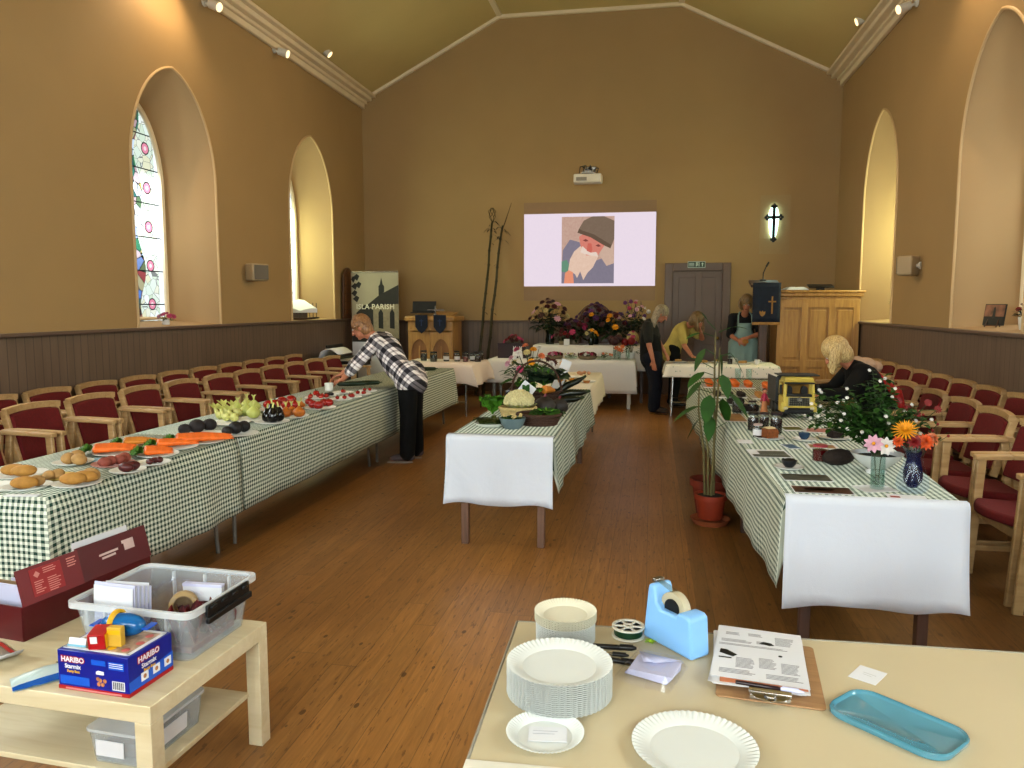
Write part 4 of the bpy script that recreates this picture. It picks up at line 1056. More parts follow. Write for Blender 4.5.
# ---------------------------------------------------------------- banner, leaning board, canes, lecterns
M_PAPER = mat('white_paper', (.80, .80, .82), .7, .02)
def pull_banner():
    t = thing('roller_banner', 'tall roller banner with sepia photo of a stone church, beside the far left corner', 'banner', (-4.80, 12.9, 0), R(2))
    W, H = .86, 2.16
    sky = mat('sepia_sky', (.56, .52, .44), .6, .06, 3); dark = mat('sepia_dark', (.05, .035, .025), .6, .3, 12); roof = mat('sepia_roof', (.105, .08, .06), .6, .2, 14); stone = mat('sepia_stone', (.50, .45, .36), .6, .15, 20); grass = mat('sepia_grass', (.13, .105, .07), .6, .3, 18)
    obj('banner_sheet', MB().box((0, 0, H/2+.04), (W, .004, H-.06)), M_PAPER, t)
    p0, p1 = .95, H+.01
    def fl(n, pts, m, d): 
        T = frame((-W/2, -.003-d, p0), (1, 0, 0), (0, 0, 1)); b = MB(); b.prism([(x*W, y*(p1-p0)) for x, y in pts], .0006, T); obj(n, b, m, t, smooth=False)
    fl('photo_sky', [(0, 0), (1, 0), (1, 1), (0, 1)], sky, 0)
    fl('photo_ground', [(0, 0), (1, 0), (1, .12), (.5, .16), (0, .24)], grass, .001)
    fl('photo_church_wall', [(.30, .14), (.98, .05), (1, .05), (1, .60), (.60, .52), (.40, .50), (.30, .48)], stone, .0015)
    fl('photo_church_porch', [(.12, .20), (.34, .16), (.46, .18), (.46, .46), (.28, .54), (.10, .42)], roof, .002)
    fl('photo_church_roof', [(.24, .48), (.60, .68), (1, .82), (1, .55), (.60, .52), (.36, .50)], roof, .0025)
    fl('photo_bell_tower', [(.58, .66), (.58, .80), (.61, .83), (.64, .93), (.67, .83), (.70, .80), (.70, .72)], dark, .003)
    for x in (.62, .86): fl('photo_window', [(x-.05, .20), (x+.05, .19), (x+.05, .42), (x, .48), (x-.05, .42)], dark, .003)
    for q in ((.02, .90), (.10, .93), (.06, .80), (.14, .82), (.05, .70), (.09, .62)): fl('photo_branch', [(q[0]-.06 if q[0] > .06 else 0, q[1]), (q[0]+.02, q[1]+.05), (q[0]+.08, q[1]+.02), (q[0]+.03, q[1]-.05)], dark, .003)
    T = frame((-W/2+.085, -.008, p0+.475*(p1-p0)), (1, 0, 0), (0, 0, 1)); words_on('lettering', 'ISLA PARISH', .125, mat('banner_white', (.8, .77, .7), .6), t, T, .0005, spacing=1.05, bold=.002)
    obj('top_bar', MB().box((0, 0, H+.02), (W, .02, .025)), M_STEEL, t, bev=.004); obj('base_housing', MB().box((0, 0, .04), (W+.04, .14, .08)), M_STEEL, t, bev=.015)
pull_banner()
b = MB(); T = frame((0, 0, 0), (0, 1, 0), (0, 0, 1)); b.prism([(.22, 0)]+arc(0, .68, .22, 0, PI, 14)+[(-.22, 0)], .03, T)
ob = thing('hymn_board', 'dark wooden board with rounded top standing on the dado by the far left corner', 'board', (XL+.03, 13.0, DZ+.032)); ob.rotation_euler = (0, R(1.0), 0)
obj('board', b, wood('walnut_board', '#5a3418', '#3a2110', .5, 5, 2), ob, bev=.008)
b = MB(); T2 = frame((.032, 0, 0), (0, 1, 0), (0, 0, 1)); b.prism([(.17, .08)]+arc(0, .66, .17, 0, PI, 14)+[(-.17, .08)], .006, T2); obj('inner_panel', b, wood('walnut_panel', '#6f4522', '#4a2b14', .55, 6, 2), ob)
for k in range(4): obj('slat', MB().box((.042, 0, .16+.14*k), (.01, .33, .02)), wood('walnut_board', '', ''), ob)

# tall dry plant stalks leaning in the corner of the stage
M_STALK = mat('dry_stalk', (.20, .18, .10), .8, .35, 6, stretch=(3, 3, 1)); M_DRY = mat('dry_leaf', (.14, .115, .07), .85, .3, 10)
rr = random.Random(11)
for k, (f_, tp, lab) in enumerate((((-3.06, 13.2, 0), (-2.90, 13.93, 3.10), 'tall bare plant stalk leaning on the far wall, longest and nearest the lectern'), ((-2.93, 13.25, 0), (-2.72, 13.93, 3.04), 'tall bare plant stalk leaning on the far wall, leaf tuft on top'))):
    f_, tp = V(f_), V(tp); t = thing('plant_stalk', lab, 'stalk', f_, 0, None); d = tp-f_
    pts = [d*q+V((rr.uniform(-.012, .012), 0, 0)) for q in [i/12 for i in range(13)]]; b = MB().tube(pts, [.030-.012*i/12 for i in range(13)], 8)
    for i in range(2, 12): b.lathe([(.034-.012*i/12, -.012), (.038-.012*i/12, 0), (.034-.012*i/12, .012)], pts[i], 8, d)
    obj('cane', b, M_STALK, t); b = MB()
    for i in range(9 if k < 2 else 3):
        p = d*(.9+.1*rr.random()); a = rr.uniform(0, 6.28); b.leaf(p, (math.cos(a), -abs(math.sin(a))*.4, .5), rr.uniform(.1, .22), .04, droop=.9)
    for i in range(5): p = d*rr.uniform(.3, .9); a = rr.uniform(0, 6.28); b.leaf(p, (math.cos(a), -.3, .3), .09, .03, droop=.8)
    obj('dry_leaves', b, M_DRY, t)
    if k == 0:
        b = MB()
        for i in range(6): a = i*1.05; b.tube([d, d+V((.06*math.cos(a), -.02, .1)), d+V((.07*math.cos(a+1), -.03, .2)), d+V((.02*math.cos(a), -.02, .26))], .005, 5)
        obj('seed_head', b, M_DRY, t)
    if k == 1: obj('side_twig', MB().tube([d*.96, d*.98+V((.08, -.02, .16)), d+V((.18, -.03, .40))], [.008, .006, .003], 6), M_DRY, t)

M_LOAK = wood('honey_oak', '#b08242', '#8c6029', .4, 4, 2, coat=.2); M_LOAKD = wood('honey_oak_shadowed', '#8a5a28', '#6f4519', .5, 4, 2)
def lectern():
    t = thing('lectern', 'honey oak lectern with pointed arch panels by the tall stalks', 'lectern', (-3.75, 13.05, 0), R(0))
    W, D, H = .80, .62, 1.40
    obj('body', MB().box((0, 0, .16+(H-.24)/2), (W, D, H-.24)), M_LOAK, t, bev=.006)
    obj('plinth', MB().box((0, 0, .08), (W+.1, D+.1, .16)), wood('dark_plinth', '#4d3018', '#382210', .5), t, bev=.01)
    b = MB().box((0, 0, H-.035), (W+.09, D+.10, .09)); obj('cornice', b, M_LOAK, t, bev=.02); obj('book_slope', MB().box((0, .03, H+.03), (W-.1, D-.1, .03), Matrix.Rotation(R(8), 3, 'X')), M_LOAK, t, bev=.006)
    for x in (-.195, .195):
        T = frame((x, -D/2-.004, 0), (1, 0, 0), (0, 0, 1)); a = [(u, .78+z) for u, z in gothic(.14, .24, 8)]
        outer = [(-.19, .18), (.19, .18), (.19, 1.16), (-.19, 1.16)]
        b = MB()
        for (p, q) in zip(a[:-1], a[1:]): b.add([T @ V((p[0], p[1], .02)), T @ V((q[0], q[1], .02)), T @ V((q[0], 1.16, .02)), T @ V((p[0], 1.16, .02)), T @ V((p[0], p[1], 0)), T @ V((q[0], q[1], 0))], [(0, 1, 2, 3), (4, 5, 1, 0)])
        for u in (-.165, .165): b.box((x+u, -D/2-.012, .67), (.05, .024, .98))
        b.box((x, -D/2-.012, .21), (.38, .024, .08)).box((x, -D/2-.012, 1.16), (.38, .024, .04)).box((x, -D/2-.009, .6), (.02, .014, .6))
        obj('arched_panel', b, M_LOAK, t, ang=30); obj('recess', MB().box((x, -D/2-.002, .66), (.28, .004, .85)), M_LOAKD, t)
lectern()
M_BLUE = mat('blue_velvet', (.035, .055, .14), .8, .2, 30)
for k, (x, lab) in enumerate(((-3.885, 'blue pointed pennant hung on the lectern front, nearer the church banner'), (-3.56, 'blue pointed pennant hung on the lectern front, nearer the tall stalks'))):
    t = thing('pennant', lab, 'pennant', (x, 12.67, 1.40), 0, 'blue pennants on the oak lectern'); T = frame((0, 0, 0), (1, 0, 0), (0, 0, 1))
    b = MB(); b.prism([(-.11, .03), (-.11, -.17), (-.06, -.24), (0, -.29), (.06, -.24), (.11, -.17), (.11, .03)], .006, T); obj('cloth', b, M_BLUE, t)
    b = MB(); b.box((0, -.010, -.10), (.014, .003, .12)).box((0, -.010, -.07), (.07, .003, .014)); obj('embroidered_cross', b, mat('blue_thread', (.12, .19, .36), .6), t)
t = thing('laptop', 'black laptop screen standing on the oak lectern', 'laptop', (-3.93, 13.0, 1.455), R(4)); obj('screen', MB().box((0, 0, .115), (.42, .018, .19), Matrix.Rotation(R(-10), 3, 'X')), M_BLACK, t, bev=.006); obj('keyboard_deck', MB().box((0, -.11, .012), (.40, .2, .018)), M_BLACK, t, bev=.004)
t = thing('desk_cross', 'thin silver cross with a long bar lying on the oak lectern', 'cross', (-3.68, 12.83, 1.415)); obj('upright', MB().box((0, 0, .09), (.02, .014, .16)), M_STEEL, t); obj('cross_bar', MB().box((0, 0, .10), (.30, .012, .016)), M_STEEL, t); obj('foot', MB().box((0, 0, .01), (.08, .05, .02)), M_STEEL, t)

# oak pulpit on the other side
def pulpit():
    x0, x1, y0, y1, H = 1.86, 3.02, 12.1, 12.75, 1.80
    t = thing('pulpit', 'large honey oak pulpit with tall panels against the wall of the clear window', 'pulpit', ((x0+x1)/2, (y0+y1)/2, 0)); W, D = x1-x0, y1-y0
    obj('body', MB().box((0, 0, H/2-.05), (W, D, H-.1)), M_LOAK, t, bev=.004)
    b = MB().box((0, 0, H-.10), (W+.03, D+.03, .06)).box((0, 0, H-.045), (W+.09, D+.09, .06)).box((0, 0, H+.0), (W+.13, D+.13, .035)); obj('cornice', b, M_LOAK, t, bev=.012)
    b = MB(); n = 3; pw = W/n
    for k in range(n+1): b.box((-W/2+pw*k+(.045 if k == 0 else -.045 if k == n else 0), -D/2-.012, .82), (.09, .024, 1.6))
    for z in (.1, .72, 1.62): b.box((0, -D/2-.0115, z), (W, .023, .12 if z != .72 else .1))
    obj('panel_frame', b, M_LOAK, t, bev=.004)
    b = MB()
    for k in range(n):
        for z0_, z1_ in ((.16, .67), (.77, 1.56)): b.box((-W/2+pw*(k+.5), -D/2-.004, (z0_+z1_)/2), (pw-.16, .016, z1_-z0_-.07))
    obj('raised_panel', b, M_LOAK, t, bev=.008)
pulpit()
t = thing('open_book', 'open book with cream pages lying on top of the oak pulpit', 'book', (2.14, 12.35, 1.828), R(8))
b = MB()
for s in (-1, 1): b.add([V((s*u*.17, y, .025+.03*math.sin(PI*min(1, u*.9+.1))-.02*u)) for y in (-.13, .13) for u in (0, .25, .5, .75, 1)]+[V((s*u*.17, y, 0)) for y in (-.13, .13) for u in (0, .25, .5, .75, 1)], [(i, i+1, i+6, i+5) for i in range(4)]+[(10+i, 15+i, 16+i, 11+i) for i in range(4)]+[(0, 10, 11, 1), (1, 11, 12, 2), (2, 12, 13, 3), (3, 13, 14, 4), (4, 14, 19, 9)])
obj('pages', b, M_PAPER, t); obj('cover', MB().box((0, 0, -.004), (.37, .28, .008)), M_BLACK, t)
t = thing('music_stand_tray', 'black tray lying on top of the oak pulpit beside the book', 'tray', (2.50, 12.3, 1.83)); obj('tray_plate', MB().box((0, 0, .055), (.36, .2, .02), Matrix.Rotation(R(12), 3, 'X')), M_BLACK, t, bev=.005); obj('foot', MB().box((0, 0, .015), (.1, .1, .05)), M_BLACK, t)
# reading desk with blue fall and microphone
t = thing('reading_desk', 'dark wooden reading desk beside the pulpit, hidden behind the blue hanging', 'lectern', (1.66, 12.13, 0)); M_MAHO = wood('mahogany', '#4a2a16', '#301a0d', .4, 5, 2)
obj('post', MB().box((0, 0, .95), (.12, .12, 1.86)), M_MAHO, t, bev=.01); obj('base', MB().box((0, 0, .03), (.28, .28, .06)), M_MAHO, t, bev=.01); obj('desk_top', MB().box((0, 0, 1.92), (.42, .34, .04), Matrix.Rotation(R(14), 3, 'X')), M_MAHO, t, bev=.006)
t = thing('pulpit_fall', 'blue cloth hanging with gold cross and gold fringe on the reading desk', 'hanging', (1.675, 11.935, 1.90)); T = frame((0, 0, 0), (1, 0, 0), (0, 0, 1))
b = MB(); nx = 10; vs = [V((-.20+.40*i/nx, -.006*math.sin(i*1.7)*(j/8), .03-.585*j/8)) for j in range(9) for i in range(nx+1)]; W_ = nx+1; b.add(vs, [(j*W_+i, (j+1)*W_+i, (j+1)*W_+i+1, j*W_+i+1) for j in range(8) for i in range(nx)]); obj('cloth', b, mat('blue_brocade', (.05, .085, .155), .8, .3, 14), t, thick=.006)
obj('gold_fringe', MB().box((0, -.004, -.575), (.40, .01, .04)), M_GOLD, t); b = MB().box((.08, -.012, -.30), (.022, .004, .26)).box((.08, -.012, -.25), (.11, .004, .022)); [b.leaf((-.06, -.011, -.47), (s_, 0, 1.2), .09, .035, up=(0, -1, 0), droop=0) for s_ in (-.5, .1, .7)]; obj('gold_cross', b, M_GOLD, t)
t = thing('microphone', 'thin black gooseneck microphone on the reading desk', 'microphone', (1.64, 12.13, 1.96)); obj('base', MB().lathe([(.05, 0), (.05, .02), (.02, .03), (0, .03)], (0, 0, 0), 14), M_BLACK, t); obj('gooseneck', MB().tube([(0, 0, .02), (.0, -.02, .12), (.04, -.04, .22)], .008, 6), M_BLACK, t); obj('capsule', MB().cone((.04, -.04, .22), (.065, -.05, .27), .015, .016, 8), M_BLACK, t)
# digital piano by the banner
t = thing('digital_piano', 'black upright digital piano behind the red chairs near the church banner', 'piano', (-5.0, 11.55, 0), 0)
obj('cabinet', MB().box((0, 0, .40), (.42, .95, .74)), mat('black_satin', (.03, .032, .03), .35), t, bev=.01); obj('keyboard_shelf', MB().box((.30, 0, .68), (.26, .95, .12)), mat('black_satin', (0, 0, 0)), t, bev=.008); obj('music_rest', MB().box((-.02, .1, .87), (.03, .62, .20), Matrix.Rotation(R(-14), 3, 'Y')), M_BLACK, t, bev=.005)
obj('keys', MB().box((.33, 0, .748), (.14, .86, .02)), mat('ivory', (.7, .68, .6), .4), t); obj('key_slip', MB().box((.435, 0, .70), (.012, .95, .05)), M_BLACK, t)
b = MB(); nx = 12
vs = [V((.05+.34*i/nx, -.52+.55*j, .775+.075*math.sin(PI*min(1, i/nx*1.1))-.06*(i == 0))) for j in (0, 1) for i in range(nx+1)]; b.add(vs, [(i, i+1, i+nx+2, i+nx+1) for i in range(nx)]); one('dust_cover', b, M_PAPER, 'white folded sheet lying over the end of the black piano', 'sheet', (-5.01, 11.4, .085), 0, None, thick=.012)

# ---------------------------------------------------------------- produce on the long table
ZT = TZ+.0085
M_PLATE = mat('white_paper_plate', (.86, .86, .84), .7, .02); M_PPINK = mat('pink_paper_plate', (.72, .50, .47), .7, .03); M_PYEL = mat('yellow_paper_plate', (.74, .62, .30), .7, .03); M_PBLUE = mat('pale_blue_paper', (.50, .64, .72), .7, .03)
def plate_mb(r, deep=.014, fl=36):
    rip = lambda t, i: (.006*math.cos(t*fl) if i in (3, 4) else 0)
    return MB().lathe([(0, .003), (r*.66, .003), (r*.74, .007), (r*.95, deep), (r, deep+.001), (r*.99, deep-.003), (r*.73, .001), (r*.6, 0), (0, 0)], (0, 0, 0), fl*2, ripple=rip)
PLATES = {}
def plate(p, r, m, label, group='plates of the vegetable table', cat='plate'):
    key = (round(r, 3), m.name)
    loc = (p[0], p[1], ZT if len(p) < 4 else p[3])
    if key not in PLATES:
        PLATES[key] = one('paper_plate', plate_mb(r), m, label, cat, loc, 0, group); return PLATES[key]
    return dup(PLATES[key], loc, 0, label, group)
def lump(r, seed, amp=.10, n=14):
    q = random.Random(seed); a = [V((q.uniform(-1, 1), q.uniform(-1, 1), q.uniform(-1, 1)))*2.2 for _ in range(4)]; ph = [q.uniform(0, 6) for _ in range(4)]
    return MB().ell((0, 0, r[2]), r, n, 10, fn=lambda p: 1+amp*sum(math.sin(a[i].dot(p)+ph[i]) for i in range(4))/2.5)
M_POT = mat('potato_skin', (.60, .42, .17), .75, .22, 30, bump=.15, bscale=90); M_POT2 = mat('pale_potato_skin', (.62, .47, .27), .75, .2, 30, bump=.15, bscale=90)
M_PINKPOT = mat('pink_potato_skin', (.48, .22, .17), .7, .2, 30); M_SHAL = mat('red_shallot_skin', (.25, .05, .06), .45, .3, 30, stretch=(3, 3, .6))
M_CAR = mat('carrot_skin', (.82, .37, .085), .55, .15, 40, bump=.15, bscale=60); M_CARY = mat('yellow_carrot_skin', (.72, .43, .11), .55, .15, 40); M_FEATH = mat('carrot_leaf', (.25, .45, .07), .7, .3, 30)
M_BEET = mat('beetroot_skin', (.04, .018, .026), .6, .35, 30, bump=.2, bscale=60); M_TURN = mat('dusty_beetroot_skin', (.10, .07, .075), .75, .3, 20); M_AUB = mat('aubergine_skin', (.012, .006, .014), .12, .3, 10); M_CALYX = mat('green_stalk', (.10, .16, .05), .7, .2, 30)
M_TOM = mat('tomato_skin', (.52, .04, .018), .18, .15, 10); M_TOMO = mat('orange_tomato_skin', (.58, .09, .025), .2, .15, 10); M_ONI = mat('onion_skin', (.62, .34, .10), .35, .18, 20, stretch=(3, 3, .5)); M_WONI = mat('white_onion_skin', (.66, .68, .36), .45, .12, 12, stretch=(3, 3, .5)); M_LEEK = mat('pale_leek_stem', (.72, .72, .42), .55, .12, 14)
PROTO = {}
def veg(kind, name, build, p, rz, label, group, cat, scale=1.0, h=0):
    """first of a kind is built, the rest are copied with their parts"""
    if kind not in PROTO:
        o = build(); o.name = name; PROTO[kind] = o; o.location = (p[0], p[1], ZT+.005+h); o.rotation_euler[2] = rz; o.scale = (scale,)*3
        tag(o, label, cat, group); return o
    return dup(PROTO[kind], (p[0], p[1], ZT+.005+h), rz, label, group, scale)
def lone(r, m, seed=1, amp=.1): return lambda: obj('lump', lump(r, seed, amp), m)
def carrot_b(m, L=.19, r=.02, leaf=True):
    def f():
        t = bpy.data.objects.new('carrot', None); COL.objects.link(t)
        b = MB().tube([(0, 0, r), (.01, .0, r), (L*.5, .004, r*.92), (L*.85, 0, r*.6), (L, .003, r*.4)], [r*.55, r, r*.82, r*.42, .002], 10); obj('root', b, m, t)
        b = MB(); q = random.Random(8)
        for i in range(9 if leaf else 3): b.leaf((-.004, 0, r), (-1, q.uniform(-.7, .7), q.uniform(.05, .9)), q.uniform(.05, .095) if leaf else .03, .022, droop=.35, wav=.3)
        obj('leaf_tuft', b, M_FEATH, t); return t
    return f
def round_b(m, r, flat=.85, top=None, calyx=True, neck=0):
    def f():
        t = bpy.data.objects.new('round', None); COL.objects.link(t)
        pr = [(0, 0)]+[(r*math.sin(a)*(1 if a < 1.8 or not neck else max(.18, 1-(a-1.8)*.62)), r*flat*(1-math.cos(a))+(neck*max(0, a-2.2) if neck else 0)) for a in [PI*i/12 for i in range(1, 12)]]+[(0, 2*r*flat+neck*.95-(.006 if not neck else 0))]
        obj('flesh', MB().lathe(pr, (0, 0, 0), 18, ripple=(lambda a, i: .02*math.cos(a*5))), m, t)
        b = MB()
        if calyx:
            for k in range(5): b.leaf((0, 0, 2*r*flat-.004), (math.cos(k*1.257), math.sin(k*1.257), .15), r*.6, r*.3, droop=.5, n=3)
            b.tube([(0, 0, 2*r*flat-.006), (.002, 0, 2*r*flat+.012)], .003, 6)
            obj('calyx', b, M_CALYX, t)
        elif top is not None:
            zz = 2*r*flat+neck*.9
            for k in range(5): b.tube([(0, 0, zz-.012), (.006*math.cos(k*1.3), .006*math.sin(k*1.3), zz+.02), (.02*math.cos(k*1.3), .02*math.sin(k*1.3), zz+.035)], [.004, .004, .001], 5)
            obj('dry_tip', b, top, t)
        return t
    return f
def plist(kind, name, build, pts, label, group, cat, rz=None, rs=None, scale=None, h=0):
    for k, p in enumerate(pts):
        veg(kind, name, build, p, (rz if rz is not None else k*1.3), label if not isinstance(label, list) else label[k], group, cat, (scale[k] if scale else 1), h[k] if isinstance(h, list) else h)
# plates, nearest the camera first
plate((-2.974, 2.997, 0.76), .115, M_PLATE, 'white plate cut off at the photo edge, front corner of the vegetable table')
plate((-3.091, 3.255, 0.76), .125, M_PLATE, 'white plate with two long yellow potatoes by the table corner')
plate((-2.853, 3.04, 0.76), .105, M_PLATE, 'white plate with a long potato and a small one, at the very corner')
plate((-2.862, 3.24, 0.76), .085, M_PYEL, 'small yellow plate with two small round potatoes')
plate((-2.668, 3.135, 0.76), .108, M_PLATE, 'white plate with three fat yellow potatoes at the front edge')
plate((-3.048, 3.562, 0.76), .10, M_PLATE, 'white plate with three round beige potatoes beside the blue paper')
plate((-2.81, 3.565, 0.76), .105, M_PPINK, 'pink plate with pink potatoes')
plate((-2.623, 3.435, 0.76), .088, M_PLATE, 'white plate with dark red shallots at the front edge')
plate((-3.008, 3.855, 0.76), .13, M_PLATE, 'white plate with the first bunch of orange carrots from the camera')
plate((-3.033, 4.109, 0.76), .12, M_PLATE, 'white plate with yellow carrots towards the chairs')
plate((-2.739, 3.844, 0.76), .112, M_PLATE, 'white plate with short stubby carrots at the front edge')
plate((-2.617, 3.627, 0.76), .09, M_PLATE, 'white plate with three small round shallots next to the stubby carrots')
plate((-2.768, 4.073, 0.76), .115, M_PLATE, 'white plate with leafy orange carrots in mid table')
plate((-2.727, 4.269, 0.76), .125, M_PLATE, 'white plate with the longest carrots')
plate((-2.863, 4.508, 0.76), .125, M_PLATE, 'white plate with large dusty beetroots')
plate((-2.655, 4.566, 0.76), .125, M_PLATE, 'white plate with small black beetroots by the seam of the cloths')
plate((-2.968, 4.99, 0.76), .14, M_PLATE, 'white plate with trimmed white onions and their stems')
plate((-2.9, 5.175, 0.76), .13, M_PLATE, 'white plate with round pale green onions')
plate((-2.694, 5.088, 0.76), .125, M_PLATE, 'white plate with glossy black aubergines')
plate((-3.006, 5.682, 0.76), .115, M_PLATE, 'white plate with two red tomatoes behind the aubergines')
plate((-2.906, 5.761, 0.76), .12, M_PLATE, 'white plate with four red tomatoes')
plate((-2.672, 5.373, 0.76), .12, M_PLATE, 'white plate with three brown onions')
plate((-2.675, 5.865, 0.76), .13, M_PLATE, 'white plate with mixed red tomatoes at the front edge')
plate((-2.993, 6.503, 0.76), .11, M_PLATE, 'white plate with a heap of small orange tomatoes')
for q, lab in (((-2.966, 6.707, 0.76), 'small dark pieces, first from the container'), ((-2.733, 6.437, 0.76), 'red cherry tomatoes at the front edge'), ((-2.918, 6.925, 0.76), 'red cherry tomatoes near the hand'), ((-2.703, 6.595, 0.76), 'cherry tomatoes, second along the front edge'), ((-2.701, 6.837, 0.76), 'cherry tomatoes under the checked shirt'), ((-2.738, 7.089, 0.76), 'cherry tomatoes, farthest one before the trousers')):
    plate(q, .10, M_PLATE, 'white plate with '+lab)
G = 'potatoes on plates'
plist('long', 'potato', lone((.062, .034, .03), M_POT, 3), [(-3.035, 3.22, 0.78), (-3.102, 3.231, 0.78), (-2.828, 2.999, 0.78), (-2.668, 3.111, 0.78), (-2.645, 3.157, 0.78)], ['long yellow potato lying in front on the plate by the table corner', 'long yellow potato lying behind another on the plate by the table corner', 'long yellow potato on the plate at the very corner', 'fat yellow potato, first of three at the front edge', 'fat yellow potato, second of three at the front edge'], G, 'potato', rz=.25)
plist('round', 'potato', lone((.038, .034, .030), M_POT2, 5), [(-2.641, 3.202, 0.78), (-2.819, 3.062, 0.78), (-2.856, 3.174, 0.78), (-2.838, 3.21, 0.78), (-3.045, 3.531, 0.78), (-2.971, 3.517, 0.78), (-3.073, 3.622, 0.78)], ['round yellow potato, last of three at the front edge', 'small round potato beside the long one at the very corner', 'small round potato on the yellow plate, nearer the corner', 'small round potato on the yellow plate, nearer the blue paper', 'round beige potato, first of three by the blue paper', 'round beige potato touching the blue paper side', 'round beige potato behind two others by the blue paper'], G, 'potato', scale=[1.1, .9, .85, .85, 1.05, 1.05, 1])
one('folded_paper', MB().box((0, 0, .003), (.13, .10, .004)), M_PBLUE, 'pale blue paper lying beside the beige potatoes', 'paper', V((-3.016, 3.649, 0.76))-V((0, 0, .009)), .4)
one('folded_paper', MB().box((0, 0, .003), (.15, .03, .004)), M_PAPER, 'narrow white card lying on the gingham at the table corner', 'paper', V((-2.754, 2.903, 0.76))-V((0, 0, .009)), .2)
plist('pink', 'potato', lone((.036, .030, .027), M_PINKPOT, 6), [(-2.8, 3.535, 0.78), (-2.78, 3.579, 0.78), (-2.788, 3.632, 0.78), (-2.802, 3.495, 0.78)], ['pink potato second along the pink plate', 'pink potato third along the pink plate', 'paler pink potato at the far end of the pink plate', 'pink potato at the near end of the pink plate'], 'pink potatoes', 'potato')
plist('shallot', 'shallot', lone((.036, .026, .024), M_SHAL, 7, .06), [(-2.61, 3.404, 0.78), (-2.602, 3.443, 0.78), (-2.613, 3.594, 0.775), (-2.612, 3.634, 0.775), (-2.594, 3.651, 0.775)], ['dark red shallot on the front-edge plate, nearer the camera', 'dark red shallot on the front-edge plate, farther one', 'small red shallot, first of three beside stubby carrots', 'small red shallot, middle of three beside stubby carrots', 'small red shallot, last of three beside stubby carrots'], 'shallots', 'shallot', scale=[1.1, 1.1, .7, .7, .7])
def carrots(kind, m, c, n, L, r, rz, lab, leaf=True, dy=.039):
    for k in range(n):
        d = V((math.cos(rz), math.sin(rz), 0)); s = V((-d.y, d.x, 0)); p = V(c)-d*L*.5+s*dy*(k-(n-1)/2)
        veg(kind, 'carrot', carrot_b(m, L, r, leaf), p, rz+(k-(n-1)/2)*.05, '%s carrot with leaf tuft, %s of the %s' % (lab[0], ORD[k], lab[1]), 'carrots on the vegetable table', 'carrot', h=.010)
carrots('car', M_CAR, (-3.033, 3.879, 0.775), 4, .23, .019, .62, ('orange', 'bunch nearest the camera'))
carrots('cary', M_CARY, (-3.033, 4.111, 0.775), 3, .2, .019, .62, ('yellow', 'yellow bunch'))
carrots('cars', M_CAR, (-2.74, 3.855, 0.775), 4, .15, .018, .62, ('short orange', 'stubby bunch at the front edge'))
carrots('car', M_CAR, (-2.787, 4.104, 0.775), 3, .23, .019, .62, ('orange', 'leafy bunch in mid table'))
carrots('carl', M_CAR, (-2.727, 4.292, 0.775), 4, .33, .021, .62, ('long orange', 'longest bunch'))
plist('beet', 'beetroot', round_b(M_TURN, .048, .85, None, False), [(-2.961, 4.572, 0.79), (-2.927, 4.665, 0.79), (-3.005, 4.501, 0.79)], ['large dusty beetroot in the middle of its plate', 'large dusty beetroot on the farther side of its plate', 'large dusty beetroot nearest the longest carrots'], 'large beetroots', 'beetroot', scale=[1.1, 1, .85])
plist('beets', 'beetroot', round_b(M_BEET, .042, .9, None, False), [(-2.704, 4.505, 0.785), (-2.682, 4.571, 0.785), (-2.67, 4.657, 0.785)], ['small black beetroot nearest the camera on the seam plate', 'small black beetroot in the middle of the seam plate', 'small black beetroot at the far end of the seam plate'], 'small black beetroots', 'beetroot', scale=[.8, 1.1, 1])
plist('wonion', 'white_onion', round_b(M_WONI, .052, .88, M_LEEK, False, .012), [(-3.135, 5.39, 0.8), (-3.041, 5.35, 0.8), (-2.918, 5.233, 0.8), (-3.103, 5.576, 0.8), (-3.19, 5.622, 0.8)], ['pale green onion nearest the stems', 'pale green onion second from the stems', 'pale green onion at the front of its plate', 'pale green onion at the back farther along', 'pale green onion at the back near the chairs'], 'pale green onions', 'onion', h=.0)
def stem_b():
    t = bpy.data.objects.new('stem', None); COL.objects.link(t)
    obj('bulb', MB().tube([(0, 0, .03), (.03, 0, .032), (.07, 0, .03), (.12, 0, .045), (.16, 0, .07)], [.016, .032, .026, .017, .012], 10), M_LEEK, t)
    b = MB(); [b.leaf((.14, 0, .058), (1, q, .9), .11, .025, droop=.2) for q in (-.5, 0, .45)]; obj('leaf_end', b, M_WONI, t); return t
plist('tonion', 'trimmed_onion', stem_b, [(-3.015, 5.043, 0.78), (-2.944, 5.031, 0.78), (-3.099, 5.104, 0.78), (-3.05, 5.271, 0.78), (-3.154, 5.307, 0.78)], ['trimmed white onion with stem, front of the stem plate', 'trimmed white onion with stem, front and farther along', 'trimmed white onion with stem, nearest the beetroots', 'trimmed white onion with stem, against the round onions', 'trimmed white onion with stem, at the back by the chairs'], 'trimmed onions with stems', 'onion', rz=2.4)
def aub_b():
    t = bpy.data.objects.new('aub', None); COL.objects.link(t)
    obj('fruit', MB().lathe([(0, 0), (.025, .004), (.042, .02), (.046, .045), (.038, .075), (.026, .10), (.016, .112), (0, .114)], (0, 0, 0), 18), M_AUB, t)
    b = MB(); [b.leaf((0, 0, .108), (math.cos(k*1.257), math.sin(k*1.257), -.2), .035, .02, droop=.7, n=3) for k in range(5)]; b.tube([(0, 0, .105), (.004, 0, .135), (.012, 0, .15)], [.007, .006, .006], 7); obj('stalk', b, M_LEEK, t); return t
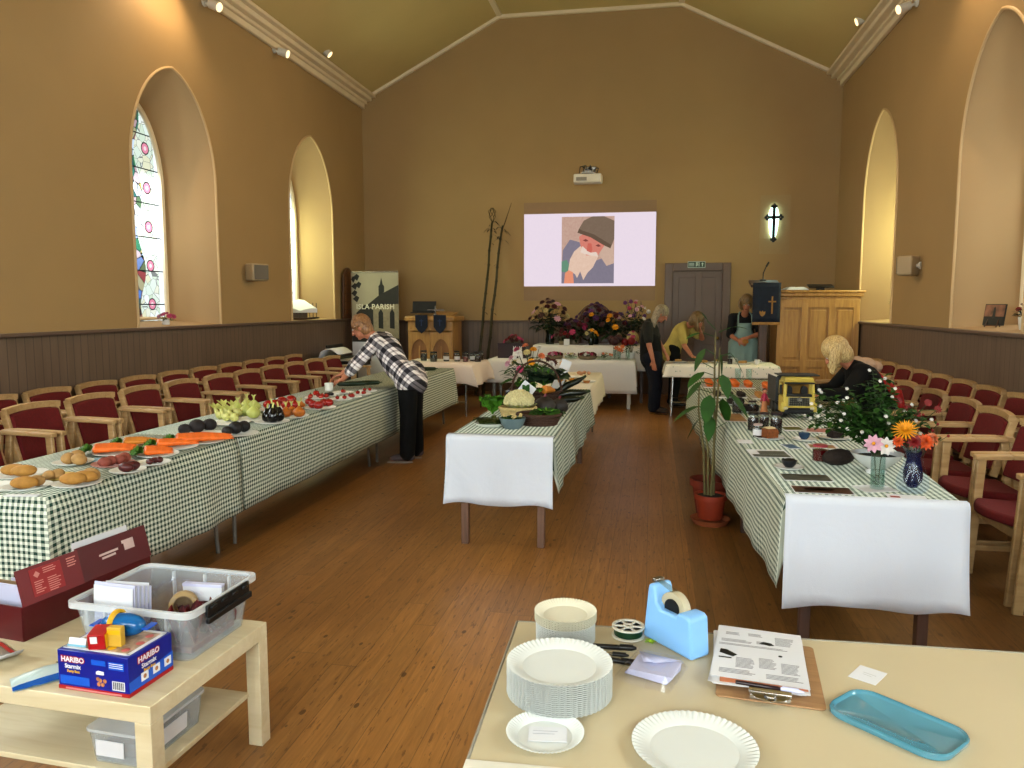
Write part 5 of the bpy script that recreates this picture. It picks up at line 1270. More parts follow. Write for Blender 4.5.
plist('aub', 'aubergine', aub_b, [(-2.729, 5.088, 0.77), (-2.678, 5.073, 0.77), (-2.663, 5.125, 0.77), (-2.779, 5.257, 0.77)], ['glossy black aubergine nearest the camera', 'glossy black aubergine in the front middle', 'glossy black aubergine farthest along', 'glossy black aubergine at the back towards the tomatoes'], 'aubergines', 'aubergine', scale=[.9, .95, .95, 1])
tm = [(-3.071, 5.749, 0.77), (-3.034, 5.787, 0.77), (-3.084, 6.007, 0.77), (-3.024, 6.052, 0.77), (-2.912, 5.746, 0.77), (-2.866, 5.786, 0.77), (-2.726, 5.843, 0.77), (-2.656, 5.793, 0.77), (-2.691, 5.978, 0.77), (-2.65, 5.986, 0.77), (-2.858, 6.048, 0.77)]
tl = ['one of two behind the aubergines, nearer the camera', 'one of two behind the aubergines, farther one', 'back of the plate of four, nearer the camera', 'back of the plate of four, farther one', 'front of the plate of four, nearer the camera', 'front of the plate of four, farther one', 'first along the front-edge plate', 'second along the front-edge plate', 'third along the front-edge plate', 'last along the front-edge plate', 'behind the first on the front-edge plate']
plist('tom', 'tomato', round_b(M_TOM, .045, .82), tm, ['red tomato with green calyx, '+x for x in tl], 'large red tomatoes', 'tomato', scale=[.98, .98, .95, 1.05, .95, .98, .88, .9, .85, .85, .75])
plist('onion', 'onion', round_b(M_ONI, .045, .85, M_LEEK, False, .012), [(-2.708, 5.333, 0.78), (-2.717, 5.442, 0.78), (-2.611, 5.351, 0.78), (-2.828, 5.843, 0.78)], ['brown onion nearest the aubergines', 'brown onion in the middle at the back', 'brown onion farther along the front edge', 'small brown onion between the tomato plates'], 'brown onions', 'onion', scale=[1, .9, 1.05, .7])
qs = random.Random(4)
for k in range(9):
    c = V((-2.987, 6.491, 0.78)); a = k*2.4; rad = .018*math.sqrt(k); veg('ctom', 'small_tomato', round_b(M_TOMO, .022, .9), c+V((rad*math.cos(a)*1.6, rad*math.sin(a)*1.6, 0)), a, 'small orange tomato in the heap on its own plate', 'small orange tomatoes', 'tomato', h=.03 if k < 3 else 0)
k = 0
for c, n in (((-2.745, 6.465, 0.77), 5), ((-2.934, 6.963, 0.77), 3), ((-2.715, 6.626, 0.77), 4), ((-2.715, 6.873, 0.77), 4), ((-2.753, 7.131, 0.77), 3)):
    for i in range(n):
        a = i*2.4+k; k += 1; rad = .034 if n > 3 else .026; veg('cher', 'cherry_tomato', round_b(M_TOM, .017, .9), V(c)+V((rad*math.cos(a), rad*math.sin(a), 0)), a, 'cherry tomato on one of the small plates by the hands', 'cherry tomatoes', 'tomato')
for i in range(4): veg('dark', 'dark_plum', lone((.02, .017, .015), M_BEET, 9), V((-2.964, 6.702, 0.77))+V((.03*math.cos(i*1.6), .03*math.sin(i*1.6), 0)), i, 'small dark plum on the plate beside the open container', 'small dark plums', 'plum')
def tub(p, label, m, h=.075, r=.045, fill=None):
    t = thing('tub', label, 'tub', (p[0], p[1], ZT)); obj('tub_wall', MB().lathe([(0, .002), (r*.85, .002), (r, h), (r*.95, h), (r*.8, .006), (0, .006)], (0, 0, 0), 22), m, t); obj('tub_contents', MB().lathe([(0, 0), (r*.86, 0), (r*.86, .012), (0, .016)], (0, 0, h*.45), 18), fill or M_FEATH, t); return t
tub((-3.16, 7.149, 0.77), 'small white tub held by the fingers of the person in checks', M_PLATE)
# greens beyond the person in checks: cucumbers, marrows, beans
def cuke_b(L=.3, r=.026):
    def f():
        t = bpy.data.objects.new('cuke', None); COL.objects.link(t)
        obj('flesh', MB().tube([(-L/2, 0, r), (-L/2+.02, 0, r), (0, .012, r), (L/2-.02, 0, r), (L/2, 0, r)], [.006, r*.8, r, r*.85, .006], 12), mat('cucumber_skin', (.055, .13, .03), .4, .3, 20, stretch=(.6, 3, 3)), t); obj('stalk', MB().tube([(L/2-.002, 0, r), (L/2+.018, 0, r+.004)], .006, 6), M_CALYX, t); return t
    return f
plist('cuke', 'cucumber', cuke_b(), [(-3.025, 7.415, 0.77), (-2.919, 7.535, 0.77), (-2.95, 8.72), (-3.03, 8.86), (-2.86, 8.60), (-2.90, 9.05), (-3.0, 9.2), (-2.82, 9.32)], ['cucumber under the forearm of the person in checks', 'cucumber close to the checked shirt'] + ['green cucumber on the far part of the table, %s from the shirt' % x for x in ORD[:6]], 'cucumbers on the vegetable table', 'cucumber', rz=.5, h=.011)
for k, (x, y) in enumerate(((-2.92, 8.8), (-2.90, 9.2))): plate((x, y), .15, M_PLATE, 'white plate under green cucumbers at the far end, %s one' % ('nearer' if k == 0 else 'farther'))
for k in range(8):
    veg('pod', 'bean_pod', lambda: obj('pod', MB().tube([(-.09, 0, .008), (-.04, .008, .010), (.04, .008, .010), (.09, -.006, .008)], [.003, .008, .008, .002], 8, flat=.6), mat('bean_pod', (.30, .42, .12), .55, .2, 30)), (-3.02+.03*(k % 4), 9.5+.035*k), .6+.1*(k % 3), 'pale green bean pod at the far end of the vegetable table', 'bean pods', 'bean')

# ---------------------------------------------------------------- plants and flowers, shared builders
M_LEAFG = mat('leaf_green', (.12, .26, .05), .65, .35, 9, spec=.2); M_LEAFD = mat('dark_leaf_green', (.06, .135, .035), .65, .35, 9, spec=.2); M_LEAFL = mat('light_leaf_green', (.24, .43, .08), .6, .25, 9, spec=.2); M_STEM = mat('green_stem', (.13, .20, .06), .6, .2, 20)
M_TERRA = mat('terracotta', (.40, .13, .06), .7, .12, 12); M_SOIL = mat('potting_soil', (.03, .02, .014), .95, .3, 60, bump=.5, bscale=120)
def bloom(kind, r):
    """one blossom's mesh, facing up"""
    b = MB()
    if kind == 'dahlia':
        for ring, (n, l, e) in enumerate(((11, 1, .10), (10, .85, .45), (8, .6, .95), (5, .38, 1.8))):
            for i in range(n): a = 2*PI*i/n+ring*.3; b.leaf((0, 0, r*.1*ring), (math.cos(a), math.sin(a), e), r*l, r*.42, droop=.12, n=3, fold=.3)
    elif kind == 'daisy':
        for i in range(9): a = 2*PI*i/9; b.leaf((0, 0, 0), (math.cos(a), math.sin(a), .18+.06*(i % 2)), r, r*.55, droop=.15, n=4, shape=.8)
        b.ell((0, 0, r*.08), (r*.22, r*.22, r*.14), 10, 6)
    elif kind == 'spiky':
        for ring, (n, l, e) in enumerate(((18, 1, .2), (14, .8, .7), (9, .5, 1.6))):
            for i in range(n): a = 2*PI*i/n+ring*.2; b.leaf((0, 0, 0), (math.cos(a), math.sin(a), e), r*l, r*.13, droop=.1, n=3, fold=.4)
    elif kind == 'ball':
        b.ell((0, 0, r*.55), r*.8, 12, 8, fn=lambda p: 1+.14*math.sin(p.x*17)*math.sin(p.y*17)*math.sin(p.z*15))
    elif kind == 'lily':
        for i in range(6): a = 2*PI*i/6; b.leaf((0, 0, 0), (math.cos(a), math.sin(a), 1.1), r*1.3, r*.5, droop=.5, n=5)
        for i in range(5): a = 2*PI*i/5; b.tube([(0, 0, 0), (r*.2*math.cos(a), r*.2*math.sin(a), r*.9)], .0018, 4)
    elif kind == 'spike':
        for i in range(16): z = r*3*i/16; a = i*2.4; b.ell((math.cos(a)*r*.28*(1-i/20), math.sin(a)*r*.28*(1-i/20), z), r*.2*(1-i/26), 6, 4)
    return b
FLM = {}
def flmat(c, nm):
    if nm not in FLM: FLM[nm] = mat('petal_'+nm, c, .6, .2, 30, kind='Object')
    return FLM[nm]
PETAL = dict(burgundy=(.17, .010, .030), maroon=(.27, .02, .045), red=(.42, .012, .018), pink=(.62, .18, .33), pale=(.74, .55, .62), purple=(.20, .05, .23), mauve=(.36, .17, .38), orange=(.72, .26, .04), peach=(.78, .42, .25), yellow=(.80, .52, .03), cream=(.72, .66, .45), white=(.78, .76, .74))
BM = {}
def blossom(kind, r, col, at, d, parent=None, name='flower_head'):
    key = (kind, round(r, 4), col)
    if key not in BM: o = obj(name, bloom(kind, r), flmat(PETAL[col], col), parent, smooth=True, ang=80); BM[key] = o
    else: o = bpy.data.objects.new(name, BM[key].data); COL.objects.link(o); o.parent = parent
    o.location = at; o.rotation_euler = V(d).to_track_quat('Z', 'Y').to_euler(); return o
def vase_mb(prof, n=28, th=.004):
    inn = [(max(.001, r-th), z) for r, z in reversed(prof) if z > prof[0][1]+th]
    return MB().lathe([(0, prof[0][1])]+list(prof)+inn+[(0, prof[0][1]+th*1.5)], (0, 0, 0), n)
def arrangement(loc, label, vase_prof, vase_m, blooms, spread, height, seed, leafm=None, nleaf=40, lsize=.12, fl=.0, zf=None, cat='flowers', front=True, name='flower_arrangement', group=None, flatness=1.0):
    """vase or bowl with a body of leaves and counted flower heads"""
    q = random.Random(seed); t = thing(name, label, cat, loc, 0, group); leafm = leafm or M_LEAFD
    top = vase_prof[-1][1]
    obj('vase', vase_mb(vase_prof), vase_m, t)
    st = MB(); lf = MB(); n = len(blooms); pos = []
    for i, (kind, r, col) in enumerate(blooms):
        a = i*2.399+q.uniform(-.3, .3); f = math.sqrt((i+.5)/n); e = f*spread
        z = top+height*(1-.62*f*f)*q.uniform(.82, 1.05)
        p = V((math.cos(a)*e, math.sin(a)*e*flatness, z)); pos.append(p)
        d = V((p.x*1.2, p.y*1.2-.12, .5*height+.2*(1-f)))
        blossom(kind, r, col, p, d, t)
        st.tube([(p.x*.08, p.y*.08, top*.5), (p.x*.35, p.y*.35, top+.3*(z-top)), p-d.normalized()*.004], .0028, 5)
    obj('flower_stems', st, M_STEM, t)
    for i in range(nleaf):
        a = q.uniform(0, 6.283); f = math.sqrt(q.random()); e = f*spread*.85; p = V((math.cos(a)*e, math.sin(a)*e*flatness, top+height*q.uniform(.02, .85)*(1-.5*f)))
        lf.leaf(p*.9, (math.cos(a)*.9, math.sin(a)*.9-.2, q.uniform(-.1, .9)), lsize*q.uniform(.6, 1.15), lsize*.38, droop=.4, n=3)
    obj('foliage', lf, leafm, t, ang=80); return t
def kale(name, loc, label, n, L, W, m, cat, up=1.2, seed=1, rib=None, z0=.0, parent=None):
    q = random.Random(seed); t = thing(name, label, cat, loc); b = MB(); s = MB()
    for i in range(n):
        a = 2*PI*i/n+q.uniform(-.3, .3); d = V((math.cos(a), math.sin(a), up*q.uniform(.6, 1.3))); b.leaf((0, 0, z0+.02), d, L*q.uniform(.8, 1.1), W*q.uniform(.8, 1.15), droop=.45, n=8, wav=.09, fold=.2); s.tube([V((0, 0, z0+.01)), V((0, 0, z0+.02))+d.normalized()*L*.5], [.007, .003], 5)
    obj('leaf_blades', b, m, t, ang=80); obj('leaf_ribs', s, rib or M_LEAFL, t); return t
# ---------------------------------------------------------------- harvest display on the middle table
M_WICK = mat('brown_wicker', (.22, .12, .065), .7, .35, 60, stretch=(1, 1, 3), bump=.6, bscale=90); M_WICKL = mat('pale_wicker', (.66, .58, .38), .7, .2, 60, bump=.5, bscale=90)
def basket(name, loc, label, rx, ry, h, m, handle=0, rows=8, cat='basket', liner=None):
    t = thing(name, label, cat, loc); b = MB(); n = 40
    for k in range(rows):
        z = .008+h*k/(rows-1)*.92; f = .82+.18*k/(rows-1)
        pts = [(rx*f*(1+.02*(-1)**(i+k))*math.cos(2*PI*i/n), ry*f*(1+.02*(-1)**(i+k))*math.sin(2*PI*i/n), z) for i in range(n+1)]; b.tube(pts, h/rows*.62, 5)
    for i in range(20): a = 2*PI*i/20; b.tube([(rx*.8*math.cos(a), ry*.8*math.sin(a), .004), (rx*math.cos(a), ry*math.sin(a), h)], .0045, 5)
    obj('woven_side', b, m, t); obj('base', MB().lathe([(0, 0), (.82, 0), (.82, .008), (0, .008)], (0, 0, 0), 28, sx=rx, sy=ry) if False else MB().prism([(rx*.83*math.cos(2*PI*i/28), ry*.83*math.sin(2*PI*i/28)) for i in range(28)], .008), m, t)
    obj('rim', MB().tube([(rx*1.02*math.cos(2*PI*i/n), ry*1.02*math.sin(2*PI*i/n), h) for i in range(n+1)], .010, 8), m, t)
    if handle:
        obj('handle', MB().tube([(rx*.98*math.cos(a), 0, h+handle*math.sin(a)) for a in [PI*i/20 for i in range(21)]], .009, 8).tube([(rx*.98*math.cos(a), .014, h+handle*math.sin(a)) for a in [PI*i/20 for i in range(21)]], .007, 8), m, t)
    if liner: obj('lining', MB().lathe([(0, .02), (.80, .02), (.93, 1)], (0, 0, 0), 28) if False else MB().prism([(rx*.8*math.cos(2*PI*i/28), ry*.8*math.sin(2*PI*i/28)) for i in range(28)], h*.55), liner, t)
    return t
def shallow(name, loc, label, r, h, m, cat, fill, fillm):
    t = thing(name, label, cat, loc); obj('bowl', vase_mb([(r*.6, 0), (r*.82, h*.35), (r*.95, h*.75), (r, h)], 30), m, t); obj('filling', fill, fillm, t, ang=80); return t
q = random.Random(21)
def mound(r, z, n, L, W, seed):
    q = random.Random(seed); b = MB().ell((0, 0, z), (r*.8, r*.8, r*.25), 14, 8)
    for i in range(n): a = q.uniform(0, 6.28); e = r*.75*math.sqrt(q.random()); b.leaf((math.cos(a)*e, math.sin(a)*e, z+r*.1), (math.cos(a+.8), math.sin(a+.8), q.uniform(.3, 1.4)), L*q.uniform(.6, 1.2), W, droop=.6, n=4, wav=.12)
    return b
shallow('salad_plate', (-1.105, 5.22, ZT), 'white dish of dark green salad leaves near the white paper', .115, .028, M_PLATE, 'dish', mound(.105, .03, 60, .075, .04, 2), mat('salad_leaf', (.16, .20, .05), .5, .5, 14))
t = shallow('grey_bowl', (-.935, 5.16, ZT), 'grey-blue bowl of greens next to the salad dish', .092, .075, mat('grey_blue_glaze', (.32, .38, .40), .35, .08, 8), 'bowl', mound(.08, .062, 40, .05, .03, 3), M_LEAFG)
b = MB(); 
for i in range(4): b.tube([(.05*math.cos(i*1.6), .05*math.sin(i*1.6), .075), (.06*math.cos(i*1.6+.5), .06*math.sin(i*1.6+.5), .095)], .012, 7)
obj('white_pieces', b, M_WICKL, t)
t = basket('flat_basket', (-.78, 5.36, ZT), 'low brown wicker basket with green leaves heaped on one side', .155, .13, .075, M_WICK, 0, 6, liner=mat('rusty_bark', (.16, .075, .04), .9, .4, 30, bump=.8, bscale=40))
kale('leafy_greens', (-.73, 5.40, ZT+.055), 'bunch of bright green leaves spilling over the low brown basket', 16, .15, .10, M_LEAFG, 'greens', .5, 4)
t = basket('cauliflower_basket', (-.975, 5.60, ZT), 'pale round basket holding a cauliflower', .135, .12, .085, M_WICKL, 0, 6)
def cauli(loc, label, r, seed, m):
    q = random.Random(seed); t = thing('cauliflower', label, 'cauliflower', loc); b = MB()
    for i in range(150):
        z_ = 1-1.15*(i+.5)/150; a = i*2.399; k = math.sqrt(max(0, 1-z_*z_)); rr_ = r*.17*q.uniform(.8, 1.25); b.ell((k*math.cos(a)*r, k*math.sin(a)*r, r*.55+z_*r*.75), rr_, 7, 5)
    b.ell((0, 0, r*.55), (r*.92, r*.92, r*.68), 16, 10); obj('curd', b, m, t)
    lf = MB()
    for i in range(8): a = i*.785; lf.leaf((math.cos(a)*r*.5, math.sin(a)*r*.5, 0), (math.cos(a), math.sin(a), .6), r*1.0, r*.6, droop=.1, n=5, wav=.08)
    obj('outer_leaves', lf, M_WONI, t); return t
cauli((-.965, 5.60, ZT+.075), 'large cream cauliflower in the pale basket', .100, 5, mat('cauliflower_curd', (.72, .68, .50), .85, .1, 40))
kale('chard_bunch', (-1.20, 5.75, ZT), 'upright chard with big shiny green leaf, at the basket group', 8, .28, .18, M_LEAFL, 'chard', 3.2, 7)
kale('dark_kale', (-1.15, 6.05, ZT), 'dark curly kale behind the shiny chard', 16, .22, .13, mat('kale_leaf', (.07, .15, .06), .65, .35, 9, spec=.2), 'kale', 1.0, 8)
kale('red_chard', (-1.10, 5.80, ZT+.0), 'dark red chard stems beside the cauliflower basket', 10, .16, .05, mat('red_chard_leaf', (.12, .015, .03), .5, .4, 12), 'chard', 1.1, 9, mat('red_rib', (.35, .02, .08), .5))
t = basket('handled_basket', (-.93, 6.25, ZT), 'large dark wicker basket with a tall hoop handle full of produce', .21, .16, .14, M_WICK, .25, 9, liner=M_WICK)
t = thing('show_card', 'white show card with a green leaf picture propped before the handled basket', 'card', (-.965, 5.93, ZT+.13), R(6)); c = MB().box((0, 0, .05), (.115, .006, .115), Matrix.Rotation(R(38), 3, 'Y') @ Matrix.Rotation(R(-12), 3, 'X')); obj('card', c, M_PAPER, t); b = MB(); [b.leaf((0, -.012, .02+.02*i), (s, -.02, .9), .045, .03, up=(0, -1, 0), droop=0) for i in range(3) for s in (-.8, .6)]; obj('printed_leaf', b, M_LEAFG, t); obj('prop_stick', MB().tube([(0, .004, -.13), (0, .004, .05)], .006, 6), M_WICK, t)
M_SQ = mat('dusty_squash', (.13, .10, .085), .6, .3, 8)
for k, (x, y, r, lab) in enumerate(((-.80, 5.80, .085, 'large dusty brown beetroot on the table in front of the handled basket'), (-.70, 5.92, .07, 'dusty brown beetroot, second, towards the courgettes'))):
    t = thing('giant_beetroot', lab, 'beetroot', (x, y, ZT), k); obj('root', MB().lathe([(0, 0), (.5*r, .02*r), (.95*r, .5*r), (r, .95*r), (.8*r, 1.4*r), (.35*r, 1.7*r), (0, 1.75*r)], (0, 0, 0), 20, ripple=lambda a, i: .03*math.sin(3*a)), M_SQ, t); obj('leaf_stub', MB().tube([(0, 0, 1.7*r), (.01, 0, 2.0*r)], [.012, .008], 7), mat('red_rib', (0, 0, 0)), t)
veg('bigcar', 'fat_carrot', carrot_b(M_CARY, .14, .034), (-.84, 6.0), .9, 'fat orange carrot poking from the produce before the handled basket', None, 'carrot', 1.0, .14)
kale('savoy_cabbage', (-.90, 6.46, ZT+.15), 'big blue-green cabbage leaves standing in the handled basket', 12, .34, .27, mat('cabbage_leaf', (.12, .22, .13), .6, .3, 9), 'cabbage', 1.3, 12)
kale('lettuce', (-1.03, 6.3, ZT+.14), 'round pale lettuce in the handled basket', 12, .14, .11, M_LEAFL, 'lettuce', .8, 13)
def courg(loc, rz, tilt, L, label):
    t = thing('courgette', label, 'courgette', loc, rz, 'long dark courgettes'); t.rotation_euler = (0, -tilt, rz); r = .030
    obj('flesh', MB().tube([(0, 0, 0), (.02, 0, 0), (L*.5, 0, .012), (L-.05, 0, 0), (L, 0, 0)], [.014, r*.85, r, r*.8, .014], 12), mat('courgette_skin', (.02, .045, .018), .3, .3, 14, stretch=(.5, 3, 3)), t); obj('stalk', MB().tube([(L-.004, 0, 0), (L+.035, 0, .004)], [.014, .011], 7), M_CALYX, t)
courg((-.80, 6.30, ZT+.10), .35, .50, .29, 'dark green courgette pointing highest out of the basket')
courg((-.78, 6.20, ZT+.10), .1, .16, .27, 'dark green courgette lying below the highest one')
courg((-.76, 6.12, ZT+.055), .25, .20, .21, 'dark green courgette nearest the gingham')
t = thing('aubergine', 'curved purple aubergine hanging over the side of the handled basket', 'aubergine', (-1.15, 6.55, ZT+.04)); obj('fruit', MB().tube([(.10, 0, .06), (.05, 0, .075), (-.02, 0, .07), (-.08, 0, .045), (-.10, 0, 0)], [.02, .045, .042, .028, .012], 12), mat('aubergine_purple', (.05, .025, .06), .25, .3, 8), t); obj('stalk', MB().tube([(-.10, 0, .002), (-.10, 0, -.035)], .009, 7), M_BLACK, t)
t = kale('nasturtium', (-.70, 6.55, ZT), 'leafy nasturtium plant with yellow flowers behind the courgettes', 10, .15, .1, M_LEAFG, 'flowers', 1.2, 15, z0=0)
for k in range(3): blossom('lily', .035, 'yellow', (-.06+.05*k, -.04, .20+.03*(k % 2)), (.1*k-.1, -.6, .6), t)
arrangement((-1.10, 6.95, ZT), 'bunch of yellow, peach and white garden flowers behind the handled basket', [(.05, 0), (.06, .08), (.05, .16)], mat('brown_jug', (.15, .09, .05), .4), [('dahlia', .04, c) for c in ('yellow', 'peach', 'cream', 'white', 'pink', 'peach', 'cream', 'white', 'maroon', 'pale', 'yellow', 'white', 'pale', 'white', 'cream', 'pink')], .23, .34, 31, M_LEAFG, 110, .13)
t = thing('show_card', 'tall white card standing beside the garden flowers on the harvest table', 'card', (-.88, 6.85, ZT), R(8)); t.rotation_euler = (R(-8), R(22), R(8)); obj('card', MB().box((0, 0, .19), (.09, .006, .38)), M_PAPER, t); obj('card_foot', MB().box((0, .02, .006), (.08, .05, .008)), M_PAPER, t)
for k, (x, y, col) in enumerate(((-.80, 7.15, 'yellow'), (-.92, 7.25, 'maroon'))):
    t = thing('single_flower', 'single %s flower in a slim glass on the harvest table' % ('yellow' if k == 0 else 'dark pink'), 'flower', (x, y, ZT)); obj('stem', MB().tube([(0, 0, .01), (0, 0, .3)], .004, 6), M_STEM, t); obj('bud_vase', vase_mb([(.028, 0), (.024, .08), (.02, .16)]), glass('clear_glass', '#eef6f4', .14), t); blossom('dahlia', .052, col, (0, 0, .3), (.1, -.5, .6), t)
# small things on the cream cloth
q = random.Random(9)
for k in range(7):
    x, y = -1.2+.085*k, 8.35+.12*(k % 3); t = thing('tart', 'small fruit tart on the cream tablecloth', 'tart', (x, y, ZT), 0, 'small tarts on the cream cloth'); obj('pastry', MB().lathe([(0, 0), (.03, 0), (.042, .028), (.036, .028), (.03, .012), (0, .012)], (0, 0, 0), 18), mat('pastry', (.62, .40, .20), .8, .2, 40), t); obj('jam_filling', MB().lathe([(0, .012), (.034, .014), (.03, .028), (0, .032)], (0, 0, 0), 16), mat('dark_jam', (.11, .012, .022), .25) if k % 3 else mat('pale_cream', (.75, .68, .5), .6), t)
for k in range(3): plate((-1.1+.2*k, 8.45+.5*(k % 2), .76, ZT), .11, M_PLATE, 'white plate on the cream tablecloth, %s from the harvest baskets' % ORD[k], 'plates on the cream cloth')
for k, (x, y) in enumerate(((-.86, 9.3), (-.80, 9.35), (-.74, 9.28), (-.83, 9.22))):
    veg('egg', 'egg', lambda: obj('egg', MB().ell((0, 0, .022), (.029, .022, .022), 14, 10), mat('egg_shell', (.68, .48, .34), .5, .06)), (x, y), k, 'pale brown egg at the far corner of the cream tablecloth', 'eggs on the cream cloth', 'egg')

# ---------------------------------------------------------------- the cake table
M_GLASS = glass('clear_glass', '#eef6f4', .14); M_JAM = mat('dark_jam', (0, 0, 0)); M_JAMR = mat('red_jelly', (.33, .02, .025), .2, .1); M_JAMO = mat('amber_preserve', (.42, .14, .02), .2, .15); M_CAKE = mat('sponge_cake', (.42, .22, .07), .9, .25, 60, bump=.4, bscale=120); M_CHOC = mat('chocolate_cake', (.09, .04, .018), .9, .3, 50, bump=.4, bscale=100); M_ICING = mat('icing', (.74, .66, .5), .6, .06, 20)
M_CHINA = mat('white_china', (.84, .84, .84), .15, .02)
def jar(p, label, fill, r=.037, h=.105, lid=None, group=None, lab=None):
    t = thing('jam_jar', label, 'jar', (p[0], p[1], ZT), 0, group)
    obj('jar_glass', MB().lathe([(0, .001), (r*.9, .001), (r, .008), (r, h*.78), (r*.84, h*.88), (r*.84, h)], (0, 0, 0), 22), M_GLASS, t)
    obj('contents', MB().lathe([(0, .004), (r*.92, .005), (r*.93, h*.74), (0, h*.76)], (0, 0, 0), 20), fill, t)
    obj('lid', MB().lathe([(r*.87, h*.93), (r*.92, h*.94), (r*.92, h*1.05), (r*.8, h*1.07), (0, h*1.07)], (0, 0, 0), 22), lid or M_BLACK, t)
    if lab: obj('paper_label', MB().lathe([(r*1.01, h*.22), (r*1.01, h*.66)], (0, 0, 0), 22), lab, t)
    return t
M_LIDP = mat('purple_lid', (.10, .03, .06), .4); M_LIDW = mat('white_cloth_lid', (.6, .52, .5), .8)
jar((0.691, 5.35, 0.755), 'dark jam jar with dark lid behind the pale frilled one', M_JAM, .038, .12)
jar((0.684, 5.066, 0.755), 'small dark jar with pale frilled lid and white label in front of two taller jars', M_JAM, .031, .085, M_LIDW, None, M_PAPER)
jar((0.825, 5.249, 0.755), 'tall dark red jam jar standing in front of the toy truck', M_JAM, .040, .135, M_LIDP)
jar((0.783, 5.497, 0.755), 'dark jam jar half hidden behind the pair of jars', M_JAM, .034, .10, M_LIDP)
jar((0.921, 4.363, 0.755), 'squat jar of bright red jelly beside the brown loaf', M_JAMR, .042, .085, mat('pink_lid', (.6, .2, .25), .4))
jar((0.68, 6.241, 0.755), 'dark jam jar standing alone behind the cream board', M_JAM, .040, .115)
jar((0.797, 6.262, 0.755), 'dark red jam jar next to the cream standing figure', M_JAM, .034, .09, M_LIDP)
def cakeplate(p, r, label, cake, cm, name='cake', clabel='', ccat='cake', rz=0):
    pl = one('china_plate', MB().lathe([(0, .002), (r*.6, .002), (r*.7, .007), (r, .015), (r*.98, .011), (r*.66, 0), (0, 0)], (0, 0, 0), 36), M_CHINA, label, 'plate', (p[0], p[1], ZT))
    t = thing(name, clabel, ccat, (p[0], p[1], ZT+.0095), rz)
    for n, b, m in cake: obj(n, b, m, t, bev=.004)
def loaf(L, W, H): return MB().prism([(-W/2, 0), (W/2, 0), (W/2*1.05, H*.6)]+[(W/2*math.cos(a), H*.65+H*.35*math.sin(a)) for a in [PI*i/8 for i in range(9)]]+[(-W/2*1.05, H*.6)], L, frame((-L/2, 0, 0), (0, 1, 0), (0, 0, 1)))
cakeplate((0.751, 5.041, 0.755), .095, 'white plate with half a golden loaf cake', [('sponge', loaf(.08, .085, .06), M_CAKE), ('icing_top', MB().prism([(-.03, 0), (.03, 0), (.02, .008), (-.02, .008)], .06, frame((-.03, 0, .058), (0, 1, 0), (0, 0, 1))), M_ICING)], None, 'loaf_cake', 'half golden loaf cake with pale icing near the dark jam jars', 'cake', .5)
cakeplate((1.166, 5.116, 0.755), .10, 'white plate with one slab of chocolate cake by the white-flowered bush', [('sponge', MB().box((0, 0, .022), (.085, .065, .044)), M_CHOC), ('top_layer', MB().box((0, 0, .0475), (.083, .063, .006)), mat('dark_chocolate', (.035, .014, .008), .35))], None, 'chocolate_cake', 'square slab of chocolate cake on the plate by the bush', 'cake', .3)
cakeplate((0.957, 5.004, 0.755), .075, 'small white plate under the tiny blue bowl', [('bowl', vase_mb([(.018, 0), (.032, .018), (.038, .04)], 22), mat('blue_glaze', (.09, .19, .30), .2)), ('dip', MB().lathe([(0, .028), (.032, .028), (0, .032)], (0, 0, 0), 18), mat('grey_dip', (.25, .27, .28), .6))], None, 'small_bowl', 'tiny blue bowl in front of the toy truck', 'bowl')
cakeplate((0.718, 4.116, 0.755), .075, 'small white plate under a dark bowl near the end of the cake table', [('bowl', vase_mb([(.02, 0), (.036, .02), (.041, .038)], 22), mat('slate_glaze', (.11, .12, .14), .3)), ('berries', MB().ell((0, 0, .034), (.034, .034, .012), 12, 6), M_BEET)], None, 'small_bowl', 'small dark slate bowl near the end of the cake table', 'bowl')
b = lump((.085, .06, .042), 12, .16); t = one('brown_loaf', b, mat('dark_rye_crust', (.11, .062, .034), .9, .4, 20, bump=.8, bscale=40), 'dark brown rough loaf beside the red jelly jar and flower bowl', 'bread', V((0.987, 4.241, 0.755))-V((0, 0, .0045)), .4)
def leaflet(px, name, w_, l, rz, label, blocks, base=None):
    p = V(px); t = thing(name, label, 'leaflet', (p.x, p.y, ZT+.0005), rz); obj('sheet', MB().box((0, 0, .001), (w_, l, .0016)), base or M_PAPER, t)
    for k, (x, y, a, c, m) in enumerate(blocks): obj('printed_picture', MB().box((x*w_, y*l, .0021), (a*w_, c*l, .0006)), m, t)
M_PH1 = mat('photo_grey_green', (.24, .25, .21), .45, .6, 16); M_PH2 = mat('photo_brown', (.22, .11, .07), .45, .7, 14); M_PH3 = mat('photo_blue', (.22, .34, .45), .4, .2, 10); M_PH4 = mat('photo_sand', (.52, .38, .22), .5, .3, 12); M_PH5 = mat('photo_pink', (.62, .40, .38), .5, .3, 30)
leaflet((0.764, 3.911, 0.755), 'glossy_photo', .23, .15, .02, 'glossy grey landscape photograph lying on the gingham, behind the brown one', [(0, 0, .96, .9, M_PH1), (0, .36, .96, .16, M_PH4)])
leaflet((0.786, 3.654, 0.755), 'glossy_photo', .26, .135, -.02, 'glossy brown photograph lying next to the hanging white paper', [(0, 0, .97, .92, M_PH2), (-.05, .05, .5, .3, M_PH5)])
leaflet((0.676, 4.521, 0.755), 'leaflet', .22, .23, .05, 'open grey leaflet with photographs, in front of the loaf cake plate', [(.1, .1, .7, .45, M_PH1), (0, -.3, .9, .3, M_PH1)])
leaflet((0.84, 4.774, 0.755), 'leaflet', .08, .15, .25, 'small blue card beside the loaf cake plate', [(0, 0, .9, .9, M_PH3)])
